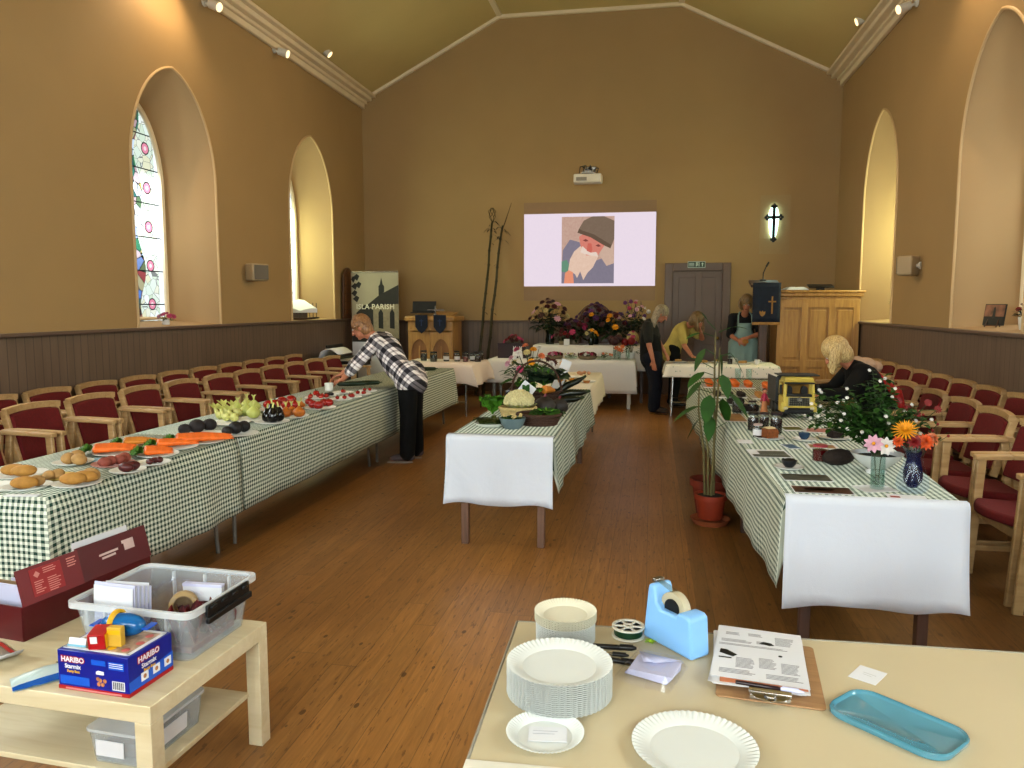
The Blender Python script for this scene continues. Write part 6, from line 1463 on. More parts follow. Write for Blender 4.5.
leaflet((1.023, 4.807, 0.755), 'leaflet', .18, .16, -.05, 'cream leaflet lying below the chocolate cake plate', [(0, 0, .8, .7, M_PH4)])
leaflet((0.967, 5.486, 0.755), 'leaflet', .15, .22, .1, 'green and cream leaflet directly in front of the toy truck', [(0, 0, .85, .6, mat('photo_olive', (.30, .30, .10), .5, .4, 14))])
leaflet((1.126, 5.429, 0.755), 'leaflet', .16, .2, -.2, 'pink patterned leaflet beside the truck wheel', [(0, 0, .9, .8, M_PH5)])
leaflet((0.62, 5.953, 0.755), 'place_mat', .17, .42, .03, 'cream board lying at the cloth edge behind the tall house plant', [(0, 0, .94, .96, M_PH4)])
leaflet((0.587, 4.901, 0.755), 'leaflet', .09, .12, .02, 'white card at the cloth edge beside the grey leaflet', [])
leaflet((1.126, 3.575, 0.755), 'leaflet', .16, .10, -.12, 'white card with red print under the blue vase', [(-.3, 0, .25, .3, mat('photo_red', (.5, .08, .05), .5))])
# yellow toy lorry, facing the camera
M_TY = mat('truck_yellow', (.70, .61, .26), .35, .04); M_TYD = mat('truck_dark', (.035, .037, .04), .45); M_TG = mat('truck_grey', (.13, .14, .15), .4); M_TWIN = mat('truck_window', (.02, .02, .022), .1); M_TINT = mat('truck_interior', (.50, .35, .06), .6)
def truck():
    p = V((1.088, 5.986, 0.755))+V((0, .14, 0)); S = .242
    t = thing('toy_truck', 'large yellow toy tipper lorry with chrome star badge facing the camera', 'toy truck', (p.x, p.y, ZT), R(3)); t.scale = (1.13, 1.1, 1.16)
    W, H = .205, .20; y0 = -.14
    b = MB().box((0, y0+.075, .10), (W, .15, .085)); b.box((0, y0+.075, .235), (W, .15, .012))
    for sx in (-1, 1): b.bar((sx*(W/2-.012), y0+.012, .14), (sx*(W/2-.017), y0+.02, .235), .022, .022); b.box((sx*(W/2-.008), y0+.135, .19), (.016, .03, .09)); b.box((sx*(W/2-.002), y0+.04, .075), (.03, .09, .06))
    obj('cab', b, M_TY, t, bev=.006)
    obj('cab_roof', MB().prism([(-.098, 0), (.098, 0), (.085, .03), (-.085, .03)], .14, frame((0, y0+.008, .24), (1, 0, 0), (0, 0, 1)) @ Matrix.Scale(-1, 4, V((0, 0, 1)))), M_TY, t, bev=.008)
    obj('windscreen', MB().box((0, y0+.125, .19), (W-.03, .006, .09)), M_TINT, t)
    obj('sun_visor', MB().box((0, y0+.003, .232), (W-.012, .02, .012)), M_TYD, t, bev=.003)
    obj('dashboard', MB().box((0, y0+.03, .150), (W-.04, .05, .018)), M_TYD, t)
    for sx in (-1, 1): obj('seat_back', MB().prism([(-.022, 0), (.022, 0), (.022, .03)]+arc(0, .035, .022, 0, PI, 8)+[(-.022, .03)], .02, frame((sx*.05, y0+.10, .15), (1, 0, 0), (0, 0, 1))), M_TYD, t)
    b = MB()
    for k in range(4): b.box((0, y0-.004, .092+.013*k), (.13-.006*k, .010, .007))
    for k in range(9): b.box((-.058+.0145*k, y0-.004, .112), (.003, .009, .05))
    gr = obj('radiator_grille', b, M_TYD, t); obj('grille_field', MB().box((0, y0-.0005, .112), (.14, .003, .055)), mat('truck_silver', (.5, .48, .40), .3), t)
    b = MB().lathe([(.015, 0), (.018, 0), (.018, .004), (.015, .004)], (0, y0-.010, .125), 20, (0, -1, 0))
    for k in range(3): a = PI/2+k*2*PI/3; b.add([V((.005*math.cos(a+PI/2), y0-.013, .125+.005*math.sin(a+PI/2))), V((.005*math.cos(a-PI/2), y0-.013, .125+.005*math.sin(a-PI/2))), V((.017*math.cos(a), y0-.013, .125+.017*math.sin(a))), V((0, y0-.016, .125))], [(0, 2, 3), (1, 3, 2), (0, 3, 1)])
    obj('star_badge', b, M_STEEL, t)
    b = MB().box((0, y0+.02, .048), (W-.02, .06, .028)); b.box((0, y0+.0, .066), (W-.05, .012, .012)); obj('bumper', b, M_TYD, t, bev=.005)
    for sx in (-1, 1):
        obj('headlamp', MB().ell((sx*.085, y0-.004, .068), (.016, .008, .012), 12, 8), mat('lamp_lens', (.68, .64, .5), .1), t)
        obj('wing_mirror', MB().box((sx*(W/2+.016), y0+.01, .19), (.016, .012, .06)).bar((sx*(W/2-.005), y0+.02, .22), (sx*(W/2+.016), y0+.012, .21), .005, .005), M_TYD, t, bev=.003)
        for yy in (y0+.06, y0+.26, y0+.36):
            wx = sx*(W/2-.018); wh = obj('wheel', MB().lathe([(.018, -.018), (.038, -.018), (.042, -.012), (.042, .012), (.038, .018), (.018, .018)], (wx, yy, .042), 22, (1, 0, 0)), M_TYD, t); obj('hub', MB().lathe([(0, -.017), (.018, -.017), (.018, .017), (0, .017)], (wx, yy, .042), 14, (1, 0, 0)), M_TG, wh)
    obj('chassis', MB().box((0, y0+.21, .06), (.09, .40, .03)), M_TYD, t)
    b = MB(); y1, y2, z0, z1 = y0+.17, y0+.46, .09, .255
    b.box((0, (y1+y2)/2, z0), (.22, y2-y1, .012)); b.box((-.112, (y1+y2)/2, (z0+z1)/2), (.010, y2-y1, z1-z0)).box((.112, (y1+y2)/2, (z0+z1)/2), (.010, y2-y1, z1-z0)).box((0, y1, (z0+z1)/2+.01), (.224, .010, z1-z0)).box((0, y2, (z0+z1)/2-.02), (.224, .010, z1-z0-.04))
    b.box((0, y1-.075, .280), (.26, .17, .008)).bar((0, y1, .265), (0, y1-.02, .28), .2, .02); obj('tipper_body', b, M_TG, t, bev=.003)
    return p
tp = truck()
b = kale('young_plant', (tp.x, tp.y+.16, ZT+.12), 'young broad-leaved plants growing in the tipper of the toy truck', 9, .28, .085, M_LEAFG, 'plant', 2.2, 33)
obj('soil', MB().box((0, 0, .02), (.17, .22, .03)), M_SOIL, b)
# small standing figures left of the truck
def figure(p, h, label, skirt, topc, headc):
    t = thing('figurine', label, 'figurine', (p[0], p[1], ZT))
    obj('skirt', MB().lathe([(0, 0), (h*.16, 0), (h*.15, h*.05), (h*.10, h*.35), (h*.07, h*.52), (0, h*.54)], (0, 0, 0), 20), skirt, t)
    b = MB().cone((0, 0, h*.5), (0, 0, h*.74), h*.075, h*.085, 12).cone((-h*.08, 0, h*.72), (-h*.14, -h*.04, h*.5), h*.03, h*.022, 8).cone((h*.08, 0, h*.72), (h*.14, -h*.04, h*.5), h*.03, h*.022, 8); obj('torso', b, topc, t)
    obj('head', MB().ell((0, 0, h*.88), (h*.085, h*.085, h*.1), 14, 10), headc, t); obj('hair', MB().ell((0, h*.02, h*.92), (h*.095, h*.09, h*.09), 12, 8), M_TYD, t)
figure((0.882, 6.221, 0.755), .20, 'small standing figurine with cream skirt and pink top left of the truck', mat('peach_skirt', (.70, .45, .28), .7), mat('pink_bodice', (.62, .12, .24), .6), M_SKIN)
figure((0.997, 6.54, 0.755), .215, 'small standing figurine in grey beside the truck cab', mat('grey_skirt', (.10, .11, .10), .7), mat('blue_grey_bodice', (.25, .33, .38), .6), M_SKIN)
# trays and glasses further up the table
def tray_of(x, y, rx, ry, label, n, kind, m, seed, group, items):
    q = random.Random(seed); one('serving_dish', MB().prism(rrect(rx*2, ry*2, .03), .008), M_CHINA, label, 'dish', (x, y, ZT))
    cols = max(1, int(math.sqrt(n*rx/ry)))
    for k in range(n):
        i, j = k % cols, k//cols; rows_ = math.ceil(n/cols); px = x-rx+2*rx*(i+.5)/cols; py = y-ry+2*ry*(j+.5)/rows_
        veg(kind[0], kind[1], kind[2], (px, py), q.uniform(0, 6), items, group, kind[3], 1, .005)
BUN = lambda m: (lambda: obj('bun', MB().lathe([(0, 0), (.028, 0), (.036, .028), (.04, .034), (.036, .048), (.018, .06), (0, .062)], (0, 0, 0), 16, ripple=lambda a, i: .03*math.cos(a*9) if i < 3 else 0), m))
M_ORB = mat('orange_icing', (.74, .34, .07), .5, .2, 30)
tray_of(.80, 8.25, .26, .18, 'wide dish crowded with orange cakes behind the tall plant', 15, ('bunO', 'cup_cake', BUN(M_ORB), 'cake'), None, 1, 'orange cup cakes', 'round orange-topped cup cake on the wide dish')
tray_of(1.22, 8.0, .12, .2, 'narrow dish of orange cakes nearer the pulpit side', 8, ('bunO', 'cup_cake', None, 'cake'), None, 2, 'orange cup cakes on the narrow dish', 'round orange-topped cup cake on the narrow dish')
tray_of(.72, 7.35, .16, .13, 'white dish of dark brownies up the cake table', 9, ('brownie', 'brownie', lambda: obj('brownie', MB().box((0, 0, .016), (.06, .05, .032)), M_CHOC, bev=.004), 'cake'), None, 3, 'brownies', 'small dark brownie on the white dish')
tray_of(1.06, 7.3, .14, .14, 'white dish of pale scones up the cake table', 8, ('scone', 'scone', lambda: obj('scone', MB().lathe([(0, 0), (.03, 0), (.034, .02), (.03, .036), (0, .04)], (0, 0, 0), 14), mat('scone_crust', (.60, .42, .20), .85, .2, 40)), 'scone'), None, 4, 'scones', 'pale scone on the white dish')
for k, (x, y) in enumerate(((.72, 6.75), (1.0, 6.70), (.78, 6.3))): cakeplate((x, y), .11, 'white plate on the upper cake table, %s of three behind the cream board' % ORD[k], [('sponge', MB().lathe([(0, 0), (.07, 0), (.075, .02), (.07, .045), (0, .05)], (0, 0, 0), 24), (M_CHOC, M_CAKE, M_CHOC)[k])], None, 'round_cake', 'small round cake, %s of three behind the cream board' % ORD[k], 'cake')
def tumbler(x, y, z, label, h=.13, r=.035): one('glass_tumbler', vase_mb([(r*.85, 0), (r*.9, h*.4), (r, h)], 24, .003), M_GLASS, label, 'glass', (x, y, z))
tumbler(.95, 8.75, ZT, 'clear drinking glass at the far end of the cake table', .15); tumbler(1.08, 8.85, ZT, 'clear drinking glass beside another at the far end of the cake table', .14)
# lace-clothed table
for k, (x, y, r) in enumerate(((.42, 11.6, .12), (.72, 11.45, .13), (1.0, 11.7, .12), (1.3, 11.45, .13), (1.55, 11.7, .11))): plate((x, y, .76, ZT), r, M_CHINA, 'white plate on the lace-clothed table, %s from the person with long hair' % ORD[k], 'plates on the lace-clothed table')
for k, (x, y) in enumerate(((.40, 11.62), (.70, 11.45), (.76, 11.49), (1.0, 11.7), (1.28, 11.44), (1.34, 11.49))): veg('sandwich', 'sandwich', lambda: obj('sandwich', MB().prism([(-.05, -.03), (.05, -.03), (0, .05)], .035), mat('bread', (.66, .50, .28), .85, .15, 40), bev=.004), (x, y), k*1.1, 'triangular sandwich on a plate of the lace-clothed table', 'sandwiches', 'sandwich', 1, .008)
def cup(x, y, label):
    t = thing('tea_cup', label, 'cup', (x, y, ZT)); obj('cup_bowl', vase_mb([(.022, 0), (.034, .02), (.040, .07)], 22), M_CHINA, t); obj('handle', MB().tube([(.036, 0, .055), (.06, 0, .055), (.062, 0, .03), (.034, 0, .022)], .004, 7), M_CHINA, t)
cup(1.20, 11.75, 'white cup on the lace-clothed table in front of the apron'); cup(1.50, 11.42, 'white cup on the lace-clothed table at the pulpit end'); jar((1.12, 11.38), 'dark jam jar on the lace-clothed table', M_JAM)
# tall house plant in nested pots on the floor
t = thing('house_plant', 'tall bare-stemmed house plant in a small terracotta pot before a larger pot', 'potted plant', (.45, 5.68, .045)); q = random.Random(3)
obj('pot', MB().lathe([(0, .004), (.082, .004), (.088, .012), (.105, .15), (.118, .15), (.118, .185), (.104, .185), (.102, .165), (0, .165)], (0, 0, -.01), 30), mat('orange_terracotta', (.50, .16, .06), .65, .1, 12), t); obj('soil', MB().lathe([(0, .160), (.1, .160), (0, .168)], (0, 0, 0), 18), M_SOIL, t)
st = MB(); tops = [((-.02, 0), (-.045, .02, .78)), ((.02, .01), (.005, .02, 1.36)), ((.0, -.02), (.035, 0, 1.25)), ((-.04, .02), (-.10, .03, .98))]
for (x, y), p in tops: st.tube([(x, y, .15), (x*.7+p[0]*.3, y, .5), (p[0], p[1], p[2]*.8), p], [.010, .009, .007, .005], 8)
obj('stems', st, mat('woody_stem', (.36, .32, .18), .7, .2, 14), t); lf = MB()
for (dx, dz, z, L) in ((-.9, -.1, 1.33, .14), (.7, .1, 1.36, .13), (-.5, -.9, 1.20, .16), (.8, -1.0, 1.18, .17), (-.3, .5, 1.38, .12), (.3, -1.1, 1.02, .16), (-.8, -.5, 1.05, .17), (-1, -.5, .92, .19), (.9, -.9, .90, .21), (-.2, -1.1, .86, .19), (.3, -1, .82, .18), (-1.1, -.4, .80, .21), (-.7, -1.0, .70, .17), (-.1, -1.2, .68, .16), (.5, -.9, .66, .14), (-1, -.9, .98, .16), (.1, -1.1, 1.12, .15), (-.6, .3, 1.10, .15)):
    yy = q.uniform(-.6, .3); d = V((dx, yy, dz)); p = V((.01+dx*.02, .01, z)); p2 = p+V((dx, yy, .3)).normalized()*.09; lf.tube([p, p2], .003, 5); lf.leaf(p2, d, L*.92, L*.60, droop=.25, n=6, fold=.12, shape=.8)
obj('leaves', lf, M_LEAFG, t, ang=80)
t = thing('flower_pot', 'larger empty terracotta pot behind the tall house plant', 'pot', (.46, 5.945, .001)); obj('pot_wall', vase_mb([(.095, 0), (.13, .22), (.15, .225), (.15, .275), (.142, .275)], 32, .012), M_TERRA, t); obj('soil', MB().lathe([(0, .2), (.115, .2), (0, .21)], (0, 0, 0), 18), M_SOIL, t)
one('plant_saucer', MB().lathe([(0, .012), (.115, .012), (.138, .04), (.145, .04), (.12, 0), (0, 0)], (0, 0, 0), 30), mat('pale_terracotta', (.55, .28, .15), .7, .1, 12), 'pale terracotta saucer under the tall house plant', 'saucer', (.45, 5.68, .001))
# white-flowered bush in a footed bowl
bp = V((1.135, 4.071, 0.755)); t = thing('flowering_bush', 'bushy plant with tiny white flowers in a footed white bowl on the cake table', 'potted plant', (bp.x, bp.y+.02, ZT))
obj('footed_bowl', MB().lathe([(0, 0), (.045, 0), (.05, .012), (.03, .022), (.06, .035), (.105, .075), (.125, .105), (.118, .105), (.1, .08), (0, .06)], (0, 0, 0), 32), M_CHINA, t); obj('soil', MB().lathe([(0, .085), (.1, .085), (0, .095)], (0, 0, 0), 20), M_SOIL, t)
q = random.Random(6); st = MB(); lf = MB(); tips = []
for i in range(52):
    a = q.uniform(0, 6.28); e = .34*math.sqrt(q.random()); hgt = .40*(1-.55*(e/.34)**2)*q.uniform(.6, 1.08); tip = V((math.cos(a)*e*.95-.07, math.sin(a)*e*.7+.06, .09+hgt)); m1 = V((tip.x*.35, tip.y*.35, .09+hgt*.55)); st.tube([(0, 0, .085), m1, tip], [.004, .003, .0015], 4); tips.append(tip)
    for k in range(22):
        f = .3+.7*k/21; p = (m1.lerp(tip, (f-.3)/.7))+V((q.uniform(-.025, .025), q.uniform(-.025, .025), q.uniform(-.02, .02))); aa = q.uniform(0, 6.28); lf.leaf(p, (math.cos(aa), math.sin(aa), q.uniform(-.2, .7)), q.uniform(.04, .07), .028, droop=.3, n=3)
obj('twigs', st, M_STEM, t); obj('foliage', lf, M_LEAFG, t, ang=80)
for i in range(36): p = tips[i]+V((q.uniform(-.02, .02), q.uniform(-.03, .0), .008)); blossom('daisy', .0105, 'white', p, (q.uniform(-.4, .4), -1, .6), t)
for i in range(5): p = V((.12+.04*i, .10-.02*i, .36-.03*(i % 3))); st2 = MB().tube([(.02, .02, .09), p], .002, 4); obj('flower_stalk', st2, M_STEM, t); blossom('daisy', .022, 'red', p, (.1, -1, .4), t)
# straight glass with two cosmos, on a folded napkin
gp = V((1.043, 3.73, 0.755)); t = thing('glass_vase', 'straight clear glass cylinder vase holding two cosmos flowers', 'vase', (gp.x, gp.y, ZT+.004)); obj('glass_wall', vase_mb([(.031, 0), (.032, .02), (.032, .16)], 28, .003), M_GLASS, t); obj('water', MB().lathe([(0, .01), (.028, .01), (.028, .085), (0, .085)], (0, 0, 0), 22), glass('water', '#dfeae6', .02, .9), t)
one('napkin', MB().box((0, 0, .0015), (.16, .13, .002)), M_PAPER, 'white paper napkin under the straight glass vase', 'napkin', (gp.x-.01, gp.y, ZT+.0003), .3)
for k, (dx, col, lab, r) in enumerate(((-.030, 'pale', 'pale pink cosmos flower in the straight glass, nearer the bush', .045), (.022, 'white', 'white cosmos flower in the straight glass, nearer the blue vase', .045))):
    t = thing('cosmos_flower', lab, 'flower', (gp.x, gp.y, ZT+.018)); obj('stem', MB().tube([(dx*.2, .004*k, 0), (dx*.5, .004*k, .12), (dx, -.02, .195-.01*k)], .0022, 6), M_STEM, t)
    h_ = blossom('daisy', r, 'mauve' if False else ('pink' if k == 0 and False else col), (dx, -.022, .198-.01*k), (-.35 if k == 0 else .1, -1, .25), t)
    obj('flower_eye', MB().ell((dx+(-.003 if k == 0 else .001), -.034, .201-.01*k), .008, 10, 8), flmat(PETAL['yellow'], 'yellow'), t)
FLM['mauvepale'] = None
# ribbed blue vase and its flowers
vp = V((1.19, 3.717, 0.755)); t = thing('blue_vase', 'cobalt blue glass vase cased in clear wavy glass', 'vase', (vp.x, vp.y, ZT))
M_COB = mat('cobalt_glass', (.010, .022, .17), .22, .3, 6); rb = lambda a, i: .10*math.cos(5*a) if i in range(1, 5) else (.08*math.cos(5*a+.6) if i in (7, 8) else 0)
obj('blue_core', MB().lathe([(0, .02), (.022, .02), (.040, .05), (.042, .085), (.034, .125), (.028, .155), (.034, .185), (.030, .185), (.022, .15), (0, .10)], (0, 0, 0), 40), M_COB, t)
obj('clear_casing', MB().lathe([(0, 0), (.052, 0), (.066, .02), (.060, .06), (.050, .09), (.042, .13), (.038, .16), (.048, .20), (.056, .208), (.042, .195), (.0335, .165)], (0, 0, 0), 50, ripple=lambda a, i: (.14*math.cos(5*a) if 1 <= i <= 4 else .12*math.cos(5*a+.5) if i in (7, 8) else 0)), glass('casing_glass', '#f2f8ff', .10, .93), t)
for k, (kind, r, col, p, d, lab) in enumerate((('spiky', .062, 'yellow', (-.045, -.01, .28), (-.3, -.7, .7), 'spiky yellow chrysanthemum in the blue vase, highest flower'), ('dahlia', .042, 'orange', (.035, -.03, .235), (.2, -.9, .5), 'orange marigold in the blue vase, in the middle'), ('dahlia', .036, 'peach', (.075, .0, .245), (.6, -.6, .6), 'peach orange flower leaning out of the blue vase'), ('dahlia', .034, 'red', (-.015, -.045, .238), (-.1, -.9, .4), 'rusty red flower at the rim of the blue vase'), ('dahlia', .030, 'orange', (-.075, -.02, .232), (-.6, -.7, .3), 'small orange flower under the yellow one in the blue vase'))):
    t = thing('cut_flower', lab, 'flower', (vp.x, vp.y, ZT+.11)); obj('stem', MB().tube([(p[0]*.1, p[1]*.1, 0), (p[0]*.2, p[1]*.2, .07), V(p)-V((0, 0, .112))], .0025, 6), M_STEM, t); blossom(kind, r, col, V(p)-V((0, 0, .11)), d, t)
t = thing('sprig', 'thin green sprig with small red buds rising from the blue vase', 'sprig', (vp.x, vp.y, ZT+.11)); b = MB(); l2 = MB()
for k, p in enumerate(((.10, .02, .20), (.14, .0, .15), (.04, .03, .24))): b.tube([(0, .006, 0), (p[0]*.4, p[1], p[2]*.6), p], .0015, 5); [l2.leaf(V(p)*f+V((0, 0, .02)), (q.uniform(-1, 1), -.5, .6), .04, .014, n=3) for f in (.6, .7, .8, .9)]; 
obj('stems', b, M_STEM, t); obj('leaves', l2, M_LEAFG, t, ang=80)
for p in ((.10, .02, .20), (.14, 0, .15), (.04, .03, .24), (.08, .02, .17)): obj('bud', MB().ell(p, .007, 8, 6), flmat(PETAL['red'], 'red'), t)

# ---------------------------------------------------------------- flowers on the raised table by the far wall
M_GVASE = mat('green_glass_vase', (.03, .06, .04), .15); M_POTB = mat('stoneware', (.42, .36, .28), .5); ZR = .94
def mixd(cols, n, r, kinds=('dahlia', 'dahlia', 'daisy')): return [(kinds[i % len(kinds)], r*(1+.15*((i*7) % 3-1)), cols[i % len(cols)]) for i in range(n)]
VP = [(.07, 0), (.08, .06), (.06, .16), (.075, .24)]
arrangement((-1.70, 12.95, ZR), 'tall burgundy and cream flower arrangement at the stalk end of the raised table', VP, M_GVASE, mixd(['burgundy', 'maroon', 'burgundy', 'cream', 'maroon', 'pale'], 26, .062), .34, .52, 51, M_LEAFD, 170, .17, flatness=.7, cat='flower arrangement')
arrangement((-1.28, 12.85, ZR), 'low dark maroon flower arrangement second along the raised table', [(.08, 0), (.09, .05), (.09, .09)], M_POTB, mixd(['maroon', 'burgundy', 'purple', 'pink', 'burgundy'], 24, .055), .26, .36, 52, M_LEAFD, 130, .14, flatness=.7, cat='flower arrangement')
arrangement((-.95, 13.0, ZR), 'purple and pink arrangement before the round-topped chair', VP, M_GVASE, mixd(['purple', 'mauve', 'burgundy', 'yellow', 'maroon', 'purple'], 30, .058), .32, .44, 53, M_LEAFD, 170, .16, flatness=.7, cat='flower arrangement')
arrangement((-.62, 12.85, ZR), 'dark wine-red arrangement fourth along the raised table', [(.07, 0), (.08, .06), (.08, .14)], M_POTB, mixd(['burgundy', 'purple', 'maroon', 'yellow'], 24, .055), .26, .44, 54, M_LEAFD, 130, .15, flatness=.7, cat='flower arrangement')
a5 = arrangement((-.30, 12.95, ZR), 'airy mauve and pale pink arrangement nearest the brown door', VP, M_POTB, mixd(['pale', 'mauve', 'pink', 'white', 'mauve'], 22, .045, ('daisy', 'ball', 'lily')), .30, .48, 55, M_LEAFD, 150, .13, flatness=.7, cat='flower arrangement')
for k, p in enumerate(((-.08, 0, .58), (.12, 0, .55), (.02, -.05, .52))): blossom('spike', .06, 'purple', p, (.1*k-.1, -.1, 1), a5)
arrangement((-.98, 12.68, ZR), 'small posy of white and yellow flowers at the front of the raised table', [(.04, 0), (.045, .05), (.04, .11)], M_GVASE, mixd(['white', 'cream', 'yellow'], 9, .035), .11, .16, 56, M_LEAFG, 20, .08, cat='flower arrangement')
arrangement((-1.45, 12.70, ZR), 'low row of small pink flowers at the front of the raised table', [(.06, 0), (.07, .04), (.07, .06)], M_POTB, mixd(['pink', 'maroon', 'red'], 14, .036), .20, .16, 57, M_LEAFD, 30, .09, flatness=.5, cat='flower arrangement')
t = thing('wooden_chair', 'dark carved chair with a round arched back behind the flowers', 'chair', (-.98, 13.62, 0)); T = frame((0, .0, 0), (1, 0, 0), (0, 0, 1))
b = MB(); b.prism([(.30, .5), (.30, 1.33)]+arc(0, 1.33, .30, 0, PI, 20)+[(-.30, 1.33), (-.30, .5)], .05, T); obj('backrest', b, M_MAHO, t, bev=.01); obj('back_border', MB().tube([(.27, -.055, .6), (.27, -.055, 1.33)]+[(x, -.055, z) for x, z in arc(0, 1.33, .27, 0, PI, 20)]+[(-.27, -.055, .6)], .018, 8), wood('mahogany_light', '#6b4428', '#4a2c18', .4), t)
obj('seat', MB().box((0, -.22, .46), (.62, .48, .07)), M_RED, t, bev=.02)
for x in (-.28, .28):
    for y in (-.42, -.03): obj('leg', MB().box((x, y, .215), (.05, .05, .43)), M_MAHO, t, bev=.006)
    obj('armrest', MB().box((x, -.2, .70), (.05, .42, .04)).box((x, -.38, .585), (.045, .045, .19)), M_MAHO, t, bev=.008)
# lower bench of dishes and vases
def dish(x, y, label, blooms, seed, r=.12):
    arrangement((x, y, ZT), label, [(r*.8, 0), (r, .03), (r*1.02, .055)], M_POTB if seed % 2 else M_GLASS, blooms, r*.95, .05, seed, M_LEAFG, 26, .05, cat='flower dish', name='flower_dish', flatness=.75)
dish(-1.50, 12.02, 'shallow dish of pink flower heads, first from the red box', mixd(['pink', 'maroon', 'pink', 'pale'], 16, .03), 61, .13)
dish(-1.24, 12.0, 'shallow dish of mostly green sprigs, second from the red box', mixd(['cream', 'pale'], 5, .02), 62, .10)
dish(-.98, 12.02, 'shallow dish of red and pink flower heads, third from the red box', mixd(['red', 'maroon', 'pink', 'white'], 18, .03), 63, .15)
dish(-.72, 12.0, 'shallow dish of green and cream sprigs, fourth from the red box', mixd(['cream', 'white', 'peach'], 9, .022), 64, .13)
def single(x, y, col, kind, r, label, h=.30, n=1, vm=None):
    t = thing('specimen_vase', label, 'vase of flowers', (x, y, ZT)); obj('vase', vase_mb([(.032, 0), (.034, .06), (.026, .16)], 20), vm or M_GLASS, t); s = MB()
    for i in range(n): a = i*2.4; p = V((.05*math.cos(a)*(n > 1), .05*math.sin(a)*(n > 1)-.02, h-.02*i)); s.tube([(0, 0, .02), p], .003, 5); blossom(kind, r, col, p, (p.x*4, -.8, .6), t)
    obj('stem', s, M_STEM, t); b = MB(); [b.leaf((0, 0, .16), (math.cos(i*2), math.sin(i*2), .7), .09, .03, n=3) for i in range(3)]; obj('leaves', b, M_LEAFG, t, ang=80)
single(-.56, 12.08, 'burgundy', 'ball', .085, 'glass vase with large dark red dahlia heads on the lower bench', .30, 3)
single(-.49, 11.95, 'peach', 'lily', .05, 'slim glass of peach lilies in front of the dark dahlias', .20, 4)
single(-.36, 12.05, 'red', 'ball', .075, 'glass vase with one big bright red dahlia', .27, 2)
t = thing('potted_orchid', 'pink orchid with green leaves in a pale pot beside the red dahlia', 'potted plant', (-.20, 12.2, ZT)) if False else None
arrangement((-.31, 12.3, ZT), 'green leafy plant with pink spikes in a pale pot by the dark-clothed person', [(.05, 0), (.06, .05), (.065, .10)], M_PLATE, mixd(['pink', 'mauve'], 8, .04), .10, .34, 67, M_LEAFG, 30, .11, cat='potted plant')
t = thing('stone_head', 'pale stone head ornament among the wall flowers', 'ornament', (-.52, 12.66, ZR)); obj('head', MB().ell((0, 0, .13), (.05, .055, .075), 14, 10).cone((0, 0, .02), (0, 0, .08), .045, .03, 12), M_POTB, t); obj('base', MB().lathe([(0, 0), (.06, 0), (.05, .02), (0, .02)], (0, 0, 0), 16), M_POTB, t)
t = thing('basket_ball_ornament', 'round straw ball ornament standing by the airy mauve arrangement', 'ornament', (-.30, 12.66, ZR)); obj('straw_ball', MB().ell((0, 0, .12), (.10, .08, .12), 16, 12), M_WICKL, t); obj('stand', MB().lathe([(0, 0), (.06, 0), (.05, .02), (0, .02)], (0, 0, 0), 16), M_WICK, t)
# red box, its flowers and two white figures
M_MAROON = mat('maroon_card', (.14, .010, .022), .5, .08, 6)
t = thing('red_box', 'open dark red box standing on the small white-clothed table', 'box', (-2.20, 12.25, ZT)); b = MB().box((0, 0, .005), (.46, .36, .01)).box((0, -.175, .12), (.46, .01, .22)).box((0, .175, .12), (.46, .01, .22)).box((-.225, 0, .12), (.01, .34, .22)).box((.225, 0, .12), (.01, .34, .22)); obj('box_walls', b, M_MAROON, t); obj('lid_flap', MB().box((0, -.185, .235), (.46, .03, .012)), M_MAROON, t)
arrangement((-2.20, 12.27, ZT+.015), 'red and pink flowers packed in the dark red box', [(.12, 0), (.13, .08), (.13, .18)], M_GVASE, mixd(['red', 'pink', 'maroon', 'burgundy'], 20, .038), .17, .16, 68, M_LEAFD, 24, .07, cat='flowers', flatness=.75)
for k, (x, lab) in enumerate(((-2.13, 'white china animal figure in front of the red box, nearer the stalks'), (-2.03, 'white china animal figure in front of the red box, nearer the harvest flowers'))):
    t = thing('china_figure', lab, 'figurine', (x, 11.92, ZT)); obj('body', MB().lathe([(0, 0), (.035, 0), (.036, .04), (.026, .10), (.02, .13), (0, .14)], (0, 0, 0), 16), M_CHINA, t); obj('head', MB().ell((0, -.012, .155), (.024, .03, .026), 12, 8).cone((-.012, 0, .175), (-.016, 0, .20), .008, .004, 6).cone((.012, 0, .175), (.016, 0, .20), .008, .004, 6), M_CHINA, t)
t = thing('folded_card', 'small white tent card on the front edge of the raised table', 'card', (-1.38, 12.61, ZR)); b = MB().prism([(-.05, 0), (0, .10), (.05, 0), (.045, 0), (0, .09), (-.045, 0)], .09, frame((-.04, 0, 0), (0, 1, 0), (0, 0, 1))); obj('card', b, M_PAPER, t)
